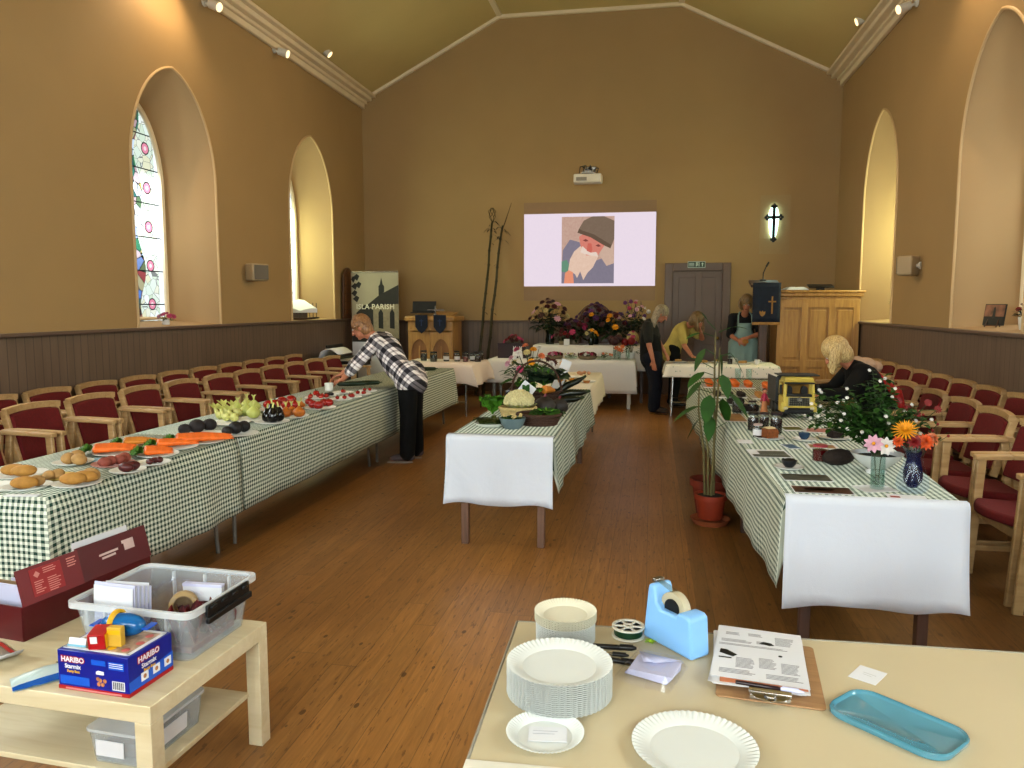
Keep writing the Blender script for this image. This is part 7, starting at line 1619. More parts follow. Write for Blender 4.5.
# jam table jars
jl = [((-3.42, 11.25), M_TYD, 'black', .05, .15), ((-3.22, 11.1), M_TYD, 'black', .055, .14), ((-3.05, 11.2), M_TYD, 'black and white', .045, .12), ((-2.98, 11.55), M_JAMO, 'amber', .05, .13), ((-2.88, 11.2), M_JAM, 'dark red', .045, .12), ((-2.80, 11.4), M_JAM, 'dark red', .045, .13), ((-2.74, 11.15), M_JAMR, 'bright red', .045, .11), ((-2.66, 11.3), M_JAM, 'dark red', .045, .12), ((-2.60, 11.55), M_JAM, 'dark plum', .05, .13), ((-2.56, 11.2), M_JAM, 'dark red', .05, .13), ((-2.70, 11.65), M_JAM, 'dark red', .045, .12)]
for k, (p, m, c, r, h) in enumerate(jl): jar(p, '%s jar on the pale pink cloth, %s from the church banner side' % (c, ORD[k]), m, r, h, M_BLACK if k % 3 else M_LIDP, 'jars on the pale pink cloth', M_PAPER if k in (2, 4, 7) else None)
# things on the sills
M_SILLP = mat('sill_pot', (.70, .66, .60), .4)
arrangement((XR+.24, 7.62, SILL+.005+.012), 'red-flowered cyclamen with dark leaves in a white pot on the sill', [(.055, 0), (.065, .06), (.07, .115)], M_PLATE, mixd(['red', 'maroon'], 9, .03, ('daisy',)), .10, .12, 71, M_LEAFD, 46, .085, cat='potted plant')
t = thing('framed_picture', 'small dark sunset picture of a monument on an easel, on the sill', 'picture', (XR+.22, 8.27, SILL+.02), R(-68)); t.rotation_euler = (R(-8), 0, R(-68))
obj('picture_panel', MB().box((0, 0, .125), (.25, .012, .21)), M_BLACK, t); obj('print_sky', MB().box((0, -.0075, .165), (.235, .003, .115)), mat('sunset_print', (.46, .30, .22), .5, .8, 9), t); obj('print_ground', MB().box((0, -.0075, .065), (.235, .003, .085)), mat('moor_print', (.05, .04, .04), .5, .6, 16), t); obj('print_monument', MB().prism([(-.018, 0), (.018, 0), (.010, .10), (0, .115), (-.010, .10)], .002, frame((0, -.0095, .09), (1, 0, 0), (0, 0, 1))), M_BLACK, t)
b = MB().tube([(-.07, -.03, .0), (-.06, .02, .16)], .006, 6).tube([(.07, -.03, .0), (.06, .02, .16)], .006, 6).tube([(0, .09, 0), (0, .02, .16)], .006, 6).tube([(-.08, -.03, .016), (.08, -.03, .016)], .006, 6); obj('easel', b, M_MAHO, t)
arrangement((XR+.16, 11.08, SILL+.012), 'white and lime flowers in a white vase on the far clear-window sill', [(.035, 0), (.04, .08), (.03, .17)], M_CHINA, mixd(['white', 'cream', 'white'], 9, .032, ('lily', 'daisy')), .09, .26, 72, M_LEAFL, 26, .10, cat='flowers')
arrangement((XL-.16, 8.06, SILL+.012), 'small pink posy on the stained glass window sill', [(.04, 0), (.045, .03), (.04, .06)], M_CHINA, mixd(['pink', 'pale', 'pink'], 9, .03), .09, .08, 73, M_LEAFG, 16, .06, cat='flowers')
t = thing('bible_stand', 'open white book on a dark stand on the far clear-window sill', 'book', (XL-.20, 11.40, SILL+.015), R(55)); obj('stand', MB().box((0, 0, .08), (.36, .22, .16)).box((0, 0, .012), (.48, .3, .024)), M_MAHO, t, bev=.01)
b = MB()
for s in (-1, 1): b.add([V((s*u*.30, y, .20+.045*math.sin(PI*u*.7)+y*.35)) for y in (-.2, .2) for u in (0, .33, .66, 1)]+[V((s*u*.30, y, .175+y*.35)) for y in (-.2, .2) for u in (0, .33, .66, 1)], [(i, i+1, i+5, i+4) for i in range(3)]+[(8+i, 12+i, 13+i, 9+i) for i in range(3)]+[(0, 8, 9, 1), (1, 9, 10, 2), (2, 10, 11, 3), (3, 11, 15, 7)])
obj('open_pages', b, M_PAPER, t, ang=50)
t = thing('candle_rack', 'small black rack of thin candle holders on the far window sill', 'candle holder', (XL-.13, 11.95, SILL+.015)); b = MB().box((0, 0, .012), (.07, .34, .024)); [b.tube([(0, y, .02), (0, y, .26)], .006, 6) for y in (-.13, 0, .13)]; obj('rack', b, M_BLACK, t)

# ---------------------------------------------------------------- cream table nearest the camera
NZ = .73
M_CREAMTOP = mat('cream_laminate', (.73, .675, .555), .32, .03, 3); M_EDGE = mat('grey_edging', (.52, .50, .45), .4, .05)
t = thing('folding_table', 'cream-topped table with grey edging nearest the camera, covered in paper plates', 'table', (.575, 1.705, 0), R(1.6))
obj('tabletop', MB().box((0, 0, NZ-.0125), (1.83, .655, .025)), M_CREAMTOP, t, bev=.003)
b = MB(); b.box((-.918, 0, NZ-.014), (.006, .662, .030)).box((.918, 0, NZ-.014), (.006, .662, .030)).box((0, .3305, NZ-.014), (1.83, .006, .030)); obj('edging', b, M_EDGE, t, bev=.002)
obj('front_strip', MB().box((0, -.343, NZ-.016), (1.842, .030, .038)), M_WHITE, t, bev=.003)
for sx in (-.8, .8):
    for sy in (-.27, .27): obj('leg', MB().tube([(sx, sy, 0), (sx, sy, NZ-.026)], .014, 10), M_GREYMETAL, t)
obj('leg_brace', MB().tube([(-.8, -.27, .25), (-.8, .27, .25)], .009, 8).tube([(.8, -.27, .25), (.8, .27, .25)], .009, 8), M_GREYMETAL, t)
M_PPW = mat('white_card_plate', (.80, .81, .80), .55, .015); M_PPC = mat('cream_card_plate', (.80, .78, .70), .6, .02)
def card_plate(r, fl):
    def rip(a, i): return .0
    n = fl*2; b = MB(); prof = [(0, .0016), (r*.70, .0016), (r*.78, .006), (r*.97, .0135), (r, .0138), (r*.985, .0115), (r*.79, .0036), (r*.715, 0), (0, 0)]
    vs = []; fs = []
    for i, (rr_, z) in enumerate(prof):
        for j in range(n):
            a = 2*PI*j/n; dz = (.0011 if j % 2 else -.0011) if i in (2, 3, 4, 5, 6) else 0
            if i in (2, 6): dz *= .4
            vs.append(V((rr_*math.cos(a), rr_*math.sin(a), z+dz)))
    for i in range(len(prof)-1):
        for j in range(n): j2 = (j+1) % n; fs.append((i*n+j, i*n+j2, (i+1)*n+j2, (i+1)*n+j))
    return b.add(vs, fs)
cp = {}
def cplate(x, y, z, r, m, label, group=None, rz=0, fl=56):
    fl = 60
    k = (r, m.name)
    if k not in cp: cp[k] = one('paper_plate', card_plate(r, fl), m, label, 'plate', (x, y, z), rz, group, ang=20); return cp[k]
    o = cp[k].copy(); COL.objects.link(o); o.location = (x, y, z); o.rotation_euler = (0, 0, rz); o['label'] = label
    if group: o['group'] = group
    elif 'group' in o: del o['group']
    return o
q = random.Random(2); NZ2 = NZ+.0008
cplate(.098, 1.462, NZ2, .122, M_PPW, 'large white fluted paper plate lying singly at the bottom edge of the photo')
for k in range(17): cplate(-.188+q.uniform(-.0005, .0005), 1.622+q.uniform(-.0005, .0005), NZ2+.0043*k, .1175, M_PPW, 'white paper plate in the tall wide stack', 'wide stack of paper plates', 0, 44)
cplate(-.197, 1.456, NZ2, .079, M_PPW, 'small white fluted paper plate with a white slip on it', None, 0, 40)
for k in range(12): cplate(-.205+q.uniform(-.0004, .0004), 1.898+q.uniform(-.0004, .0004), NZ2+.0043*k, .0765, M_PPW, 'small white paper plate in the lower part of the back stack', 'small paper plates of the back stack', 0, 40)
for k in range(6): cplate(-.205, 1.898, NZ2+.0043*12+.0043*k, .080, M_PPC, 'small cream paper plate on top of the back stack', 'cream paper plates of the back stack', 0, 40)
t = thing('paper_slip', 'white paper slip lying on the small single plate', 'paper', (-.192, 1.458, NZ2+.0032), R(6)); obj('slip', MB().box((0, 0, .001), (.078, .052, .0012)), M_PAPER, t); obj('pencil_lines', MB().box((-.005, .010, .0018), (.05, .0012, .0003)).box((-.008, 0, .0018), (.044, .0012, .0003)), mat('pencil_grey', (.55, .55, .6), .7), t)
# tape dispenser
M_TAPEB = mat('pale_blue_plastic', (.47, .66, .86), .3, .02)
t = thing('tape_dispenser', 'pale blue desktop tape dispenser at the far edge of the cream table', 'tape dispenser', (.018, 1.992, NZ2), math.atan2(-.115, .105)); t.scale = (.96, .95, .90)
pr = [(-.005, 0), (.012, .150), (.016, .166), (.034, .168), (.040, .155), (.046, .118), (.062, .104), (.12, .104), (.126, .118), (.160, .118), (.172, .110), (.180, 0)]
obj('dispenser_body', MB().prism(pr, .068, frame((0, .034, 0), (1, 0, 0), (0, 0, 1))), M_TAPEB, t, bev=.008, seg=3)
obj('cutter_blade', MB().box((.018, 0, .172), (.016, .030, .010)), M_STEEL, t, bev=.002)
w_ = obj('tape_roll', MB().lathe([(.026, -.012), (.044, -.012), (.044, .012), (.026, .012), (.026, -.012)], (.086, 0, .112), 32, (0, 1, 0)), mat('clear_tape_roll', (.66, .62, .52), .25, .05), t)
obj('tape_hub', MB().lathe([(0, -.016), (.026, -.016), (.026, .016), (0, .016)], (.086, 0, .112), 24, (0, 1, 0)), M_BLACK, w_)
obj('tape_strip', MB().bar((.080, 0, .156), (.026, 0, .171), .022, .0006), glass('clear_tape', '#f2f0e6'), w_)
# wire spool, tag, pens
t = thing('garden_wire_spool', 'green garden wire on a white six-spoked spool', 'wire spool', (-.046, 1.965, NZ2)); obj('wire_winding', MB().lathe([(.022, .006), (.037, .006), (.0375, .012), (.037, .018), (.0375, .024), (.022, .024)], (0, 0, 0), 32), mat('green_wire', (.01, .17, .08), .4, .2, 60), t)
b = MB()
for z in (.003, .027): b.lathe([(.036, z-.002), (.043, z-.002), (.043, z+.002), (.036, z+.002), (.036, z-.002)], (0, 0, 0), 32); [b.bar((0, 0, z), (.038*math.cos(k*PI/3), .038*math.sin(k*PI/3), z), .006, .003) for k in range(6)]
b.lathe([(.006, 0), (.012, 0), (.012, .03), (.006, .03), (.006, 0)], (0, 0, 0), 18); obj('spool_frame', b, M_WHITE, t)
b = MB(); [b.leaf((0, 0, .003), (math.cos(k*1.257), math.sin(k*1.257), .15), .018, .013, droop=.1, n=3) for k in range(5)]; b.ell((0, 0, .004), .005, 8, 6); one('flower_tag', b, mat('lime_yellow_plastic', (.55, .66, .06), .5), 'tiny lime yellow flower-shaped tag beside the wire spool', 'tag', (.012, 1.935, NZ2))
def pen(p, rz, label, bm, L=.125, cap=None, z=NZ2, r=.0065, name='marker_pen'):
    t = thing(name, label, 'pen', (p[0], p[1], z), rz); obj('barrel', MB().tube([(-L/2, 0, r), (-L/2+.004, 0, r), (L*.12, 0, r), (L*.12+.001, 0, r*.9), (L*.2, 0, r*.9)], [r*.8, r, r, r*.9, r*.9], 12), bm, t); obj('pen_cap', MB().tube([(L*.16, 0, r), (L/2-.012, 0, r), (L/2, 0, r)], [r*1.08, r*1.05, r*.5], 12), cap or M_BLACK, t); obj('pen_clip', MB().box((L*.3, 0, r*2.15), (.034, .004, .002)), cap or M_BLACK, t)
pen((-.085, 1.877), .05, 'black marker pen nearer the wire spool', M_BLACK); pen((-.078, 1.805), -.12, 'black marker pen beside the bagged cards', M_BLACK); pen((-.100, 1.842), -.03, 'slim silver and black pen between the two markers', M_STEEL, .12, r=.0045)
# bag of cards
t = thing('bagged_cards', 'clear cellophane bag of small white envelopes beside the tape dispenser', 'bag', (.018, 1.772, NZ2), R(-20)); M_ENV = mat('lilac_white_envelope', (.74, .74, .84), .6, .02)
b = MB(); [b.box((.002*k, -.002*k, .003+.0042*k), (.105, .085, .0035), Matrix.Rotation(R(2*k-4), 3, 'Z')) for k in range(5)]; obj('envelopes', b, M_ENV, t); b = MB(); b.add([V((-.05, .042, .0235)), V((.055, .042, .0235)), V((.006, -.012, .030))], [(0, 2, 1)]); b.add([V((-.05, .040, .0255)), V((.006, -.012, .032)), V((-.02, -.01, .0255))], [(0, 2, 1)]); obj('envelope_flap', b, M_ENV, t, thick=.001)
b = MB(); n = 14; q = random.Random(5); vs = []
for j in range(n+1):
    for i in range(n+1):
        u, v = -1+2*i/n, -1+2*j/n; e = max(abs(u), abs(v)); vs.append(V((u*.068+q.uniform(-.002, .002), v*.072-.012+q.uniform(-.002, .002), .001+max(0, (.031 if e < .72 else .031*(1-e)/.28))+q.uniform(0, .0025))))
W_ = n+1; b.add(vs, [(j*W_+i, j*W_+i+1, (j+1)*W_+i+1, (j+1)*W_+i) for j in range(n) for i in range(n)]); obj('cellophane', b, glass('cellophane', '#fbfbff', .06, .86), t, ang=10)
# clipboard with sheets
t = thing('clipboard', 'brown clipboard with a metal clip at its near end', 'clipboard', (.287, 1.828, NZ2), R(-6)); M_HARD = wood('hardboard', '#9c7650', '#84603e', .5, 8, 0)
obj('board', MB().prism(rrect(.232, .318, .012), .004), M_HARD, t, bev=.001)
b = MB().box((0, -.150, .012), (.085, .018, .010)); b.tube([(-.045, -.146, .018), (.045, -.146, .018)], .009, 12); b.prism([(-.045, 0), (-.03, -.022), (-.012, -.026), (0, -.034), (.012, -.026), (.03, -.022), (.045, 0)], .003, frame((0, -.155, .017), (1, 0, 0), (0, 1, 0))); b.tube([(-.012, -.163, .022), (-.006, -.178, .024), (.006, -.178, .024), (.012, -.163, .022)], .0025, 6); obj('metal_clip', b, mat('bright_chrome', (.75, .75, .75), .12, .05, metal=1), t, bev=.001)
M_INK = mat('print_grey', (.30, .30, .32), .7); M_INKB = mat('print_black', (.02, .025, .02), .6, .5, 60)
t = thing('printed_sheets', 'sheaf of white printed sheets with small black pictures on the clipboard', 'papers', (.272, 1.868, NZ2+.0052), R(-7))
b = MB(); [b.box((.004*(k % 3)-.004, -.003*k, .0008+.0016*k), (.205, .292, .0010), Matrix.Rotation(R((k*37 % 7-3)*.9), 3, 'Z')) for k in range(7)]; obj('under_sheets', b, M_PAPER, t); obj('orange_sheet', MB().box((.004, -.012, .0122), (.19, .285, .0008), Matrix.Rotation(R(2), 3, 'Z')), mat('peach_paper', (.70, .42, .28), .6), t)
obj('top_sheet', MB().prism([(-.108, -.142), (.108, -.148), (.104, .142), (-.100, .150)], .0012, Matrix.Translation((0, .004, .0136))), M_PAPER, t); z = .0150; b = MB(); q = random.Random(4)
for (x0, y0, w0, nr) in ((-.075, .115, .04, 3), (-.02, .118, .04, 3), (.045, .110, .045, 8), (-.085, .072, .075, 3), (.0, .075, .03, 3), (-.048, -.03, .044, 9), (.005, -.02, .04, 9), (.055, -.035, .042, 9), (-.085, -.095, .09, 4), (.02, -.10, .08, 4), (-.09, .045, .19, 2)):
    for r_ in range(nr): L = w0*q.uniform(.75, 1); b.box((x0+L/2-.005, y0-.0062*r_, z), (L, .0017, .0003))
obj('printed_lines', b, M_INK, t); b = MB(); b.prism([(-.092, -.012), (-.06, -.028), (-.050, -.015), (-.075, .008), (-.09, .010)], .0004, Matrix.Translation((0, 0, z))); b.prism([(.002, .066), (.012, .078), (.030, .074), (.038, .062), (.025, .058), (.012, .062)], .0004, Matrix.Translation((0, 0, z))); b.prism(arc(.05, .005, .005, 0, 5.9, 8), .0004, Matrix.Translation((0, 0, z))); b.box((-.078, -.036, z), (.03, .006, .0004)); obj('printed_pictures', b, M_INKB, t)
pen((.272, 1.695), R(-9), 'dark maroon pen with white end tucked under the clip', mat('maroon_barrel', (.10, .015, .04), .3), .145, M_ENV, NZ2+.0215, .0045, 'ballpoint_pen')
t = thing('blank_card', 'small white card with faint pencil writing alone on the cream table', 'card', (.517, 1.848, NZ2), R(-38)); obj('card', MB().box((0, 0, .0006), (.062, .078, .001), Matrix.Rotation(R(4), 3, 'Z')), M_PAPER, t); obj('faint_writing', MB().box((.002, .006, .0013), (.03, .0016, .0002)).box((.0, -.004, .0013), (.02, .0016, .0002)), mat('faint_pencil', (.62, .62, .62), .7), t)
# blue translucent lid
M_BLID = None
def bluelid():
    t = NT('translucent_blue_plastic'); nz = t.noise(t.coord('Object'), 12, 3)
    p = t.bsdf(t.mix(nz, (.075, .27, .37, 1), (.10, .31, .41, 1)), .08, trans=.25, coat=.5); return t.m
t = thing('box_lid', 'translucent blue plastic lid with rounded corners on the cream table', 'lid', (.516, 1.627, NZ2), R(-43))
out = rrect(.25, .152, .045, 6); T0 = Matrix.Identity(4); n = len(out); b = MB(); vs = []
for s, z in ((.985, 0), (1.0, .003), (1.0, .010), (.985, .012), (.955, .0115), (.945, .008), (.93, .006), (0.0001, .0058)): vs += [V((x*s if s > .5 else x*s, y*(s-(1-s)*1.2 if s > .5 else s), z)) for x, y in out]
b.add(vs, [(k*n+i, k*n+(i+1) % n, (k+1)*n+(i+1) % n, (k+1)*n+i) for k in range(7) for i in range(n)]+[tuple(range(n-1, -1, -1))]); obj('lid_plate', b, bluelid(), t, ang=40)
b = MB(); b.tube([V((x*.975, y*.955, .0118)) for x, y in out]+[V((out[0][0]*.975, out[0][1]*.955, .0118))], .0022, 6); obj('sealing_rim', b, mat('pale_blue_rim', (.25, .46, .52), .15, .03), t)

# ---------------------------------------------------------------- birch coffee table
M_BIRCH = wood('birch_foil', '#cfc2a3', '#bfae8a', .45, 4, 0)
CT = (-1.83, 2.205); CR_ = R(-3.4)
t = thing('coffee_table', 'square-legged birch coffee table with a lower shelf, loaded with boxes', 'table', (CT[0], CT[1], 0), CR_)
obj('tabletop', MB().box((0, 0, .4225), (.90, .615, .055)), M_BIRCH, t, bev=.003); obj('lower_shelf', MB().box((0, 0, .19), (.80, .515, .018)), M_BIRCH, t, bev=.002)
for sx in (-1, 1):
    for sy in (-1, 1): obj('leg', MB().box((sx*.422, sy*.28, .1975), (.055, .055, .395)), M_BIRCH, t, bev=.002)
CZ = .4505
# maroon file box, lid thrown open
M_MAR2 = mat('maroon_box_card', (.27, .014, .032), .45, .06, 5); M_MAR3 = mat('maroon_label', (.50, .05, .06), .5, .06, 8); M_CARTON = mat('carton_buff', (.52, .42, .30), .8, .05)
bx, by, bl, bw_, bh = -2.183, 2.481, .576, .25, .122; rz = R(-7.8)
t = thing('maroon_box', 'maroon cardboard box with its long lid thrown open upright', 'box', (bx, by, CZ), rz)
b = MB().box((0, 0, .003), (bw_, bl, .005)).box((-bw_/2, 0, bh/2), (.005, bl, bh)).box((bw_/2, 0, bh/2), (.005, bl, bh)).box((0, -bl/2, bh/2), (bw_, .005, bh)).box((0, bl/2, bh/2), (bw_, .005, bh)); obj('box_tray', b, M_MAR2, t)
lid = MB(); L0 = V((bw_/2+.004, -bl/2, bh)); Rt = Matrix.Rotation(R(-14), 3, 'Y'); zz = Rt @ V((0, 0, 1)); T = frame(L0, (0, 1, 0), zz)
lo = obj('lid', MB().prism([(.242, 0), (bl, 0), (bl, .13), (.242, .13)], .006, T), M_MAR2, t); fo = obj('lid_fold', MB().prism([(0, 0), (.239, .0), (.239, .126), (0, .126)], .006, T @ Matrix.Rotation(R(-3), 4, 'Y')), mat('maroon_box_lit', (.36, .02, .042), .45, .06, 5), t)  # lid fold in brighter maroon: light on its turned face painted in
T1 = T @ Matrix.Rotation(R(-3), 4, 'Y') @ Matrix.Translation((0, 0, .0066)); ext = .0006
lb = MB().prism([(.045, .018), (.165, .018), (.165, .114), (.045, .114)], ext, T1); lab = obj('printed_label', lb, M_MAR3, fo)
b = MB(); q = random.Random(3); M_LT = mat('label_pink_white', (.72, .45, .42), .6)
b.prism([(.058, .092), (.070, .104), (.082, .092), (.070, .080)], .0012, T1)
for (x0, y0, w0, nr) in ((.095, .104, .06, 3), (.055, .066, .04, 6), (.105, .066, .05, 7)):
    for r_ in range(nr): L = w0*q.uniform(.6, 1); b.prism([(x0, y0-.0075*r_), (x0+L, y0-.0075*r_), (x0+L, y0-.0075*r_+.003), (x0, y0-.0075*r_+.003)], .0012, T1)
for r_ in range(0): b.prism([(.178, .106-.009*r_), (.215-.006*(r_ % 2), .106-.009*r_), (.215-.006*(r_ % 2), .110-.009*r_), (.178, .110-.009*r_)], .0009, T1)
obj('label_lines', b, M_LT, fo)
b = MB()
for r_ in range(4): b.prism([(.188, .106-.009*r_), (.225-.006*(r_ % 2), .106-.009*r_), (.225-.006*(r_ % 2), .110-.009*r_), (.188, .110-.009*r_)], .0009, T1)
obj('corner_lines', b, M_LT, fo)
T2 = T @ Matrix.Translation((0, 0, .0066)); b = MB().prism([(.455, .06), (.505, .06), (.505, .100), (.447, .100), (.447, .088), (.455, .088)], .0008, T2)
for r_, (x0, x1) in enumerate(((.335, .425), (.345, .41))): b.prism([(x0, .070-.014*r_), (x1, .072-.014*r_), (x1, .080-.014*r_), (x0, .078-.014*r_)], .0008, T2)
obj('white_emblem', b, mat('pinkish_white', (.72, .62, .60), .6), lo)
t = thing('white_card_sheet', 'white card standing up inside the maroon box behind the lid', 'card', (bx+.085, by+.10, CZ+.008), rz); obj('card', MB().box((0, 0, .125), (.004, .26, .25), Matrix.Rotation(R(-6), 3, 'Y')), M_PAPER, t); obj('card_fold', MB().box((-.03, 0, .01), (.05, .2, .003)), M_PAPER, t)
for k in range(3): t = thing('envelope', 'pale envelope standing in the near end of the maroon box, %s from the camera' % ORD[k], 'envelope', (bx-.05, by-.22+.05*k, CZ+.006), rz); obj('envelope_sheet', MB().box((0, 0, .085-.006*k), (.15, .004, .165-.012*k), Matrix.Rotation(R(8), 3, 'X')), M_ENV if k != 1 else M_CARTON, t); obj('envelope_flap', MB().box((0, -.0035, .135-.012*k), (.15, .001, .05), Matrix.Rotation(R(8), 3, 'X')), M_PAPER, t)
# clear storage crate
M_CLEAR = glass('clear_plastic', '#eef1f4', .12, .64); M_CLR2 = glass('frosted_rim_plastic', '#f4f6f8', .2, .15)
cx, cy, rz = -1.640, 2.312, R(-3)
t = thing('storage_crate', 'clear plastic storage crate with a black end latch, full of stationery', 'storage box', (cx, cy, CZ), rz)
def tub_mesh(w0, d0, w1, d1, h, r=.03, th=.004):
    lo, hi = rrect(w0, d0, r, 4), rrect(w1, d1, r, 4); n = len(lo); b = MB(); vs = [V((x, y, 0)) for x, y in lo]+[V((x, y, h)) for x, y in hi]+[V((x*(1-2*th/w1), y*(1-2*th/d1), h)) for x, y in hi]+[V((x*(1-2*th/w0), y*(1-2*th/d0), th)) for x, y in lo]
    return b.add(vs, [(k*n+i, k*n+(i+1) % n, (k+1)*n+(i+1) % n, (k+1)*n+i) for k in range(3) for i in range(n)]+[tuple(range(n-1, -1, -1)), tuple(3*n+i for i in range(n))])
obj('crate_wall', tub_mesh(.40, .315, .445, .365, .172), M_CLEAR, t)
ri = rrect(.475, .400, .035, 5); rm = MB(); n = len(ri); vs = [V((x*.94, y*.93, .165)) for x, y in ri]+[V((x, y, .158)) for x, y in ri]+[V((x, y, .178)) for x, y in ri]+[V((x*.94, y*.93, .178)) for x, y in ri]; rm.add(vs, [(k*n+i, k*n+(i+1) % n, ((k+1) % 4)*n+(i+1) % n, ((k+1) % 4)*n+i) for k in range(4) for i in range(n)]); obj('crate_rim', rm, M_CLR2, t)
for x in (-.10, .03, .13):
    for y in (-.172, .172): obj('crate_rib', MB().box((x, y, .09), (.006, .014, .15)), M_CLR2, t)
b = MB().box((.240, .0, .155), (.012, .24, .045)).box((.246, 0, .128), (.014, .25, .022)); [b.box((.247, -.09+.06*k, .166), (.010, .03, .012)) for k in range(4)]; obj('black_latch', b, M_BLACK, t, bev=.003)
obj('white_latch', MB().box((-.240, -.06, .09), (.016, .09, .05)).box((-.250, -.06, .06), (.02, .07, .02)), M_WHITE, t, bev=.004)
def inb(x, y): v = Matrix.Rotation(rz, 3, 'Z') @ V((x, y, 0)); return (cx+v.x, cy+v.y, CZ+.006)
for k in range(5): p = inb(-.112+.003*k, -.118+.013*k); t = thing('envelope', 'white envelope standing in the near corner of the crate', 'envelope', p, rz+R(2*k-3), 'white envelopes in the crate'); obj('envelope_sheet', MB().box((0, 0, .112-.003*k), (.165, .003, .205-.005*k), Matrix.Rotation(R(-4), 3, 'X')), M_ENV, t); obj('envelope_flap', MB().box((0, -.003, .17), (.16, .001, .07), Matrix.Rotation(R(-4), 3, 'X')), M_PAPER, t)
p = inb(.02, .06); t = thing('tape_roll', 'cream roll of masking tape standing in the crate', 'tape', (p[0], p[1], p[2]+.085), rz); obj('tape_winding', MB().lathe([(.034, -.012), (.048, -.012), (.048, .012), (.034, .012), (.034, -.012)], (0, 0, 0), 32, (.5, -1, .1)), mat('masking_tape', (.66, .54, .34), .6, .04), t); obj('card_core', MB().lathe([(.031, -.0118), (.034, -.0118), (.034, .0118), (.031, .0118), (.031, -.0118)], (0, 0, 0), 28, (.5, -1, .1)), M_CARTON, t)
p = inb(.06, .12); t = thing('paper_pad', 'white pad of paper standing behind the tape roll in the crate', 'paper', p, rz+.1); obj('pad', MB().box((0, 0, .07), (.15, .02, .135)), M_PAPER, t, bev=.002); obj('pad_binding', MB().box((0, 0, .14), (.15, .022, .01)), M_ENV, t)
q = random.Random(8)
for k, (x, y, lab) in enumerate(((.09, -.05, 'crumpled red paper napkin at the latch end of the crate'), (.12, .05, 'crumpled dark red napkin behind the latch of the crate'))):
    p = inb(x, y); b = MB(); n = 12; vs = [V((-.08+.16*i/n, -.06+.12*j/n, .05+.04*math.sin(i*1.3+j*.7)+q.uniform(0, .02))) for j in range(n+1) for i in range(n+1)]; W_ = n+1; b.add(vs, [(j*W_+i, j*W_+i+1, (j+1)*W_+i+1, (j+1)*W_+i) for j in range(n) for i in range(n)]); one('red_napkin', b, mat('red_tissue_%d' % k, ((.45, .015, .03), (.28, .012, .03))[k], .8, .15, 20), lab, 'napkin', (p[0], p[1], p[2]+.002), rz+k, ang=30, thick=.002)
p = inb(.10, 0); one('red_folder', MB().box((0, 0, .012), (.16, .24, .022)), mat('dull_pink_folder', (.42, .13, .15), .5), 'dull pink folder lying at the bottom of the crate', 'folder', p, rz, bev=.003)
p = inb(-.03, .09); b = MB(); n = 12; q = random.Random(6); vs = [V((-.10+.2*i/n, -.08+.16*j/n, .10+.055*math.sin(PI*i/n)*math.sin(PI*j/n)+q.uniform(0, .02))) for j in range(n+1) for i in range(n+1)]; W_ = n+1; b.add(vs, [(j*W_+i, j*W_+i+1, (j+1)*W_+i+1, (j+1)*W_+i) for j in range(n) for i in range(n)]); one('plastic_wrap', b, glass('cellophane', ''), 'crumpled clear plastic wrap in the middle of the crate', 'wrap', p, rz, ang=10)
# sweet box
M_HB = mat('royal_blue_card', (.018, .085, .48), .3, .06, 6); M_HL = mat('bright_blue_card', (.04, .30, .72), .35, .05); M_HR = mat('red_card', (.58, .015, .03), .4); M_HY = mat('yellow_print', (.82, .62, .04), .4); M_HW = mat('white_print', (.85, .85, .88), .4)
hx, hy, hz = -1.607, 2.008, R(-4.2); W, D, H = .252, .188, .122
t = thing('sweet_box', 'blue and red HARIBO Starmix party box of sweets on the birch coffee table', 'sweet box', (hx, hy, CZ), hz)
b = MB().box((0, 0, H/2), (W, D, H)); obj('carton', b, M_HB, t, bev=.002)
obj('red_base_strip', MB().box((0, 0, .006), (W+.0016, D+.0016, .012)), M_HR, t)
obj('top_window', MB().box((0, .005, H+.0006), (W-.03, D-.03, .0012)), mat('sweets_print', (.66, .55, .46), .4, .5, 40), t); obj('window_border', MB().box((0, D/2-.014, H+.001), (W-.02, .012, .0014)).box((0, -D/2+.018, H+.001), (W-.02, .010, .0014)).box((-W/2+.014, 0, H+.001), (.012, D-.03, .0014)).box((W/2-.014, 0, H+.001), (.012, D-.03, .0014)), M_HW, t)
q = random.Random(7)
for k in range(12): obj('pictured_sweet', MB().lathe([(0, 0), (.013, 0), (.011, .0014), (0, .0016)], (-.09+.06*(k % 4)+q.uniform(-.01, .01), -.05+.05*(k//4), H+.0014), 14), (M_HR, M_CARTON, M_HY, mat('sweet_pink', (.7, .35, .33), .4))[k % 4], t)
F = frame((0, -D/2-.0008, 0), (1, 0, 0), (0, 0, 1)); G_ = frame((W/2+.0008, 0, 0), (0, 1, 0), (0, 0, 1))
def logo(T, x, y, s):
    words_on('logo_outline', 'HARIBO', s, M_HR, t, T @ Matrix.Translation((x, y, 0)), .0003, bold=.0032*s/.024, sx=1.02); words_on('logo_lettering', 'HARIBO', s, M_HW, t, T @ Matrix.Translation((x, y, .0007)), .0003, bold=.0006, sx=1.02)
    words_on('product_name', 'Starmix', s*.82, M_HW, t, T @ Matrix.Translation((x+s*.55, y-s*.88, .0004)), .0003, bold=.0005); words_on('product_line', 'Party Box', s*.5, M_HY, t, T @ Matrix.Translation((x+s*.9, y-s*1.45, .0004)), .0003, bold=.0004)
logo(F, -.112, .088, .0225); logo(G_, -.055, .088, .0245)
b = MB()
for x, y, w_, h_ in ((-.118, .018, .105, .026), (-.003, .088, .05, .016), (.057, .080, .055, .024)): b.prism([(x, y), (x+w_, y), (x+w_, y+h_), (x, y+h_)], .0004, F)
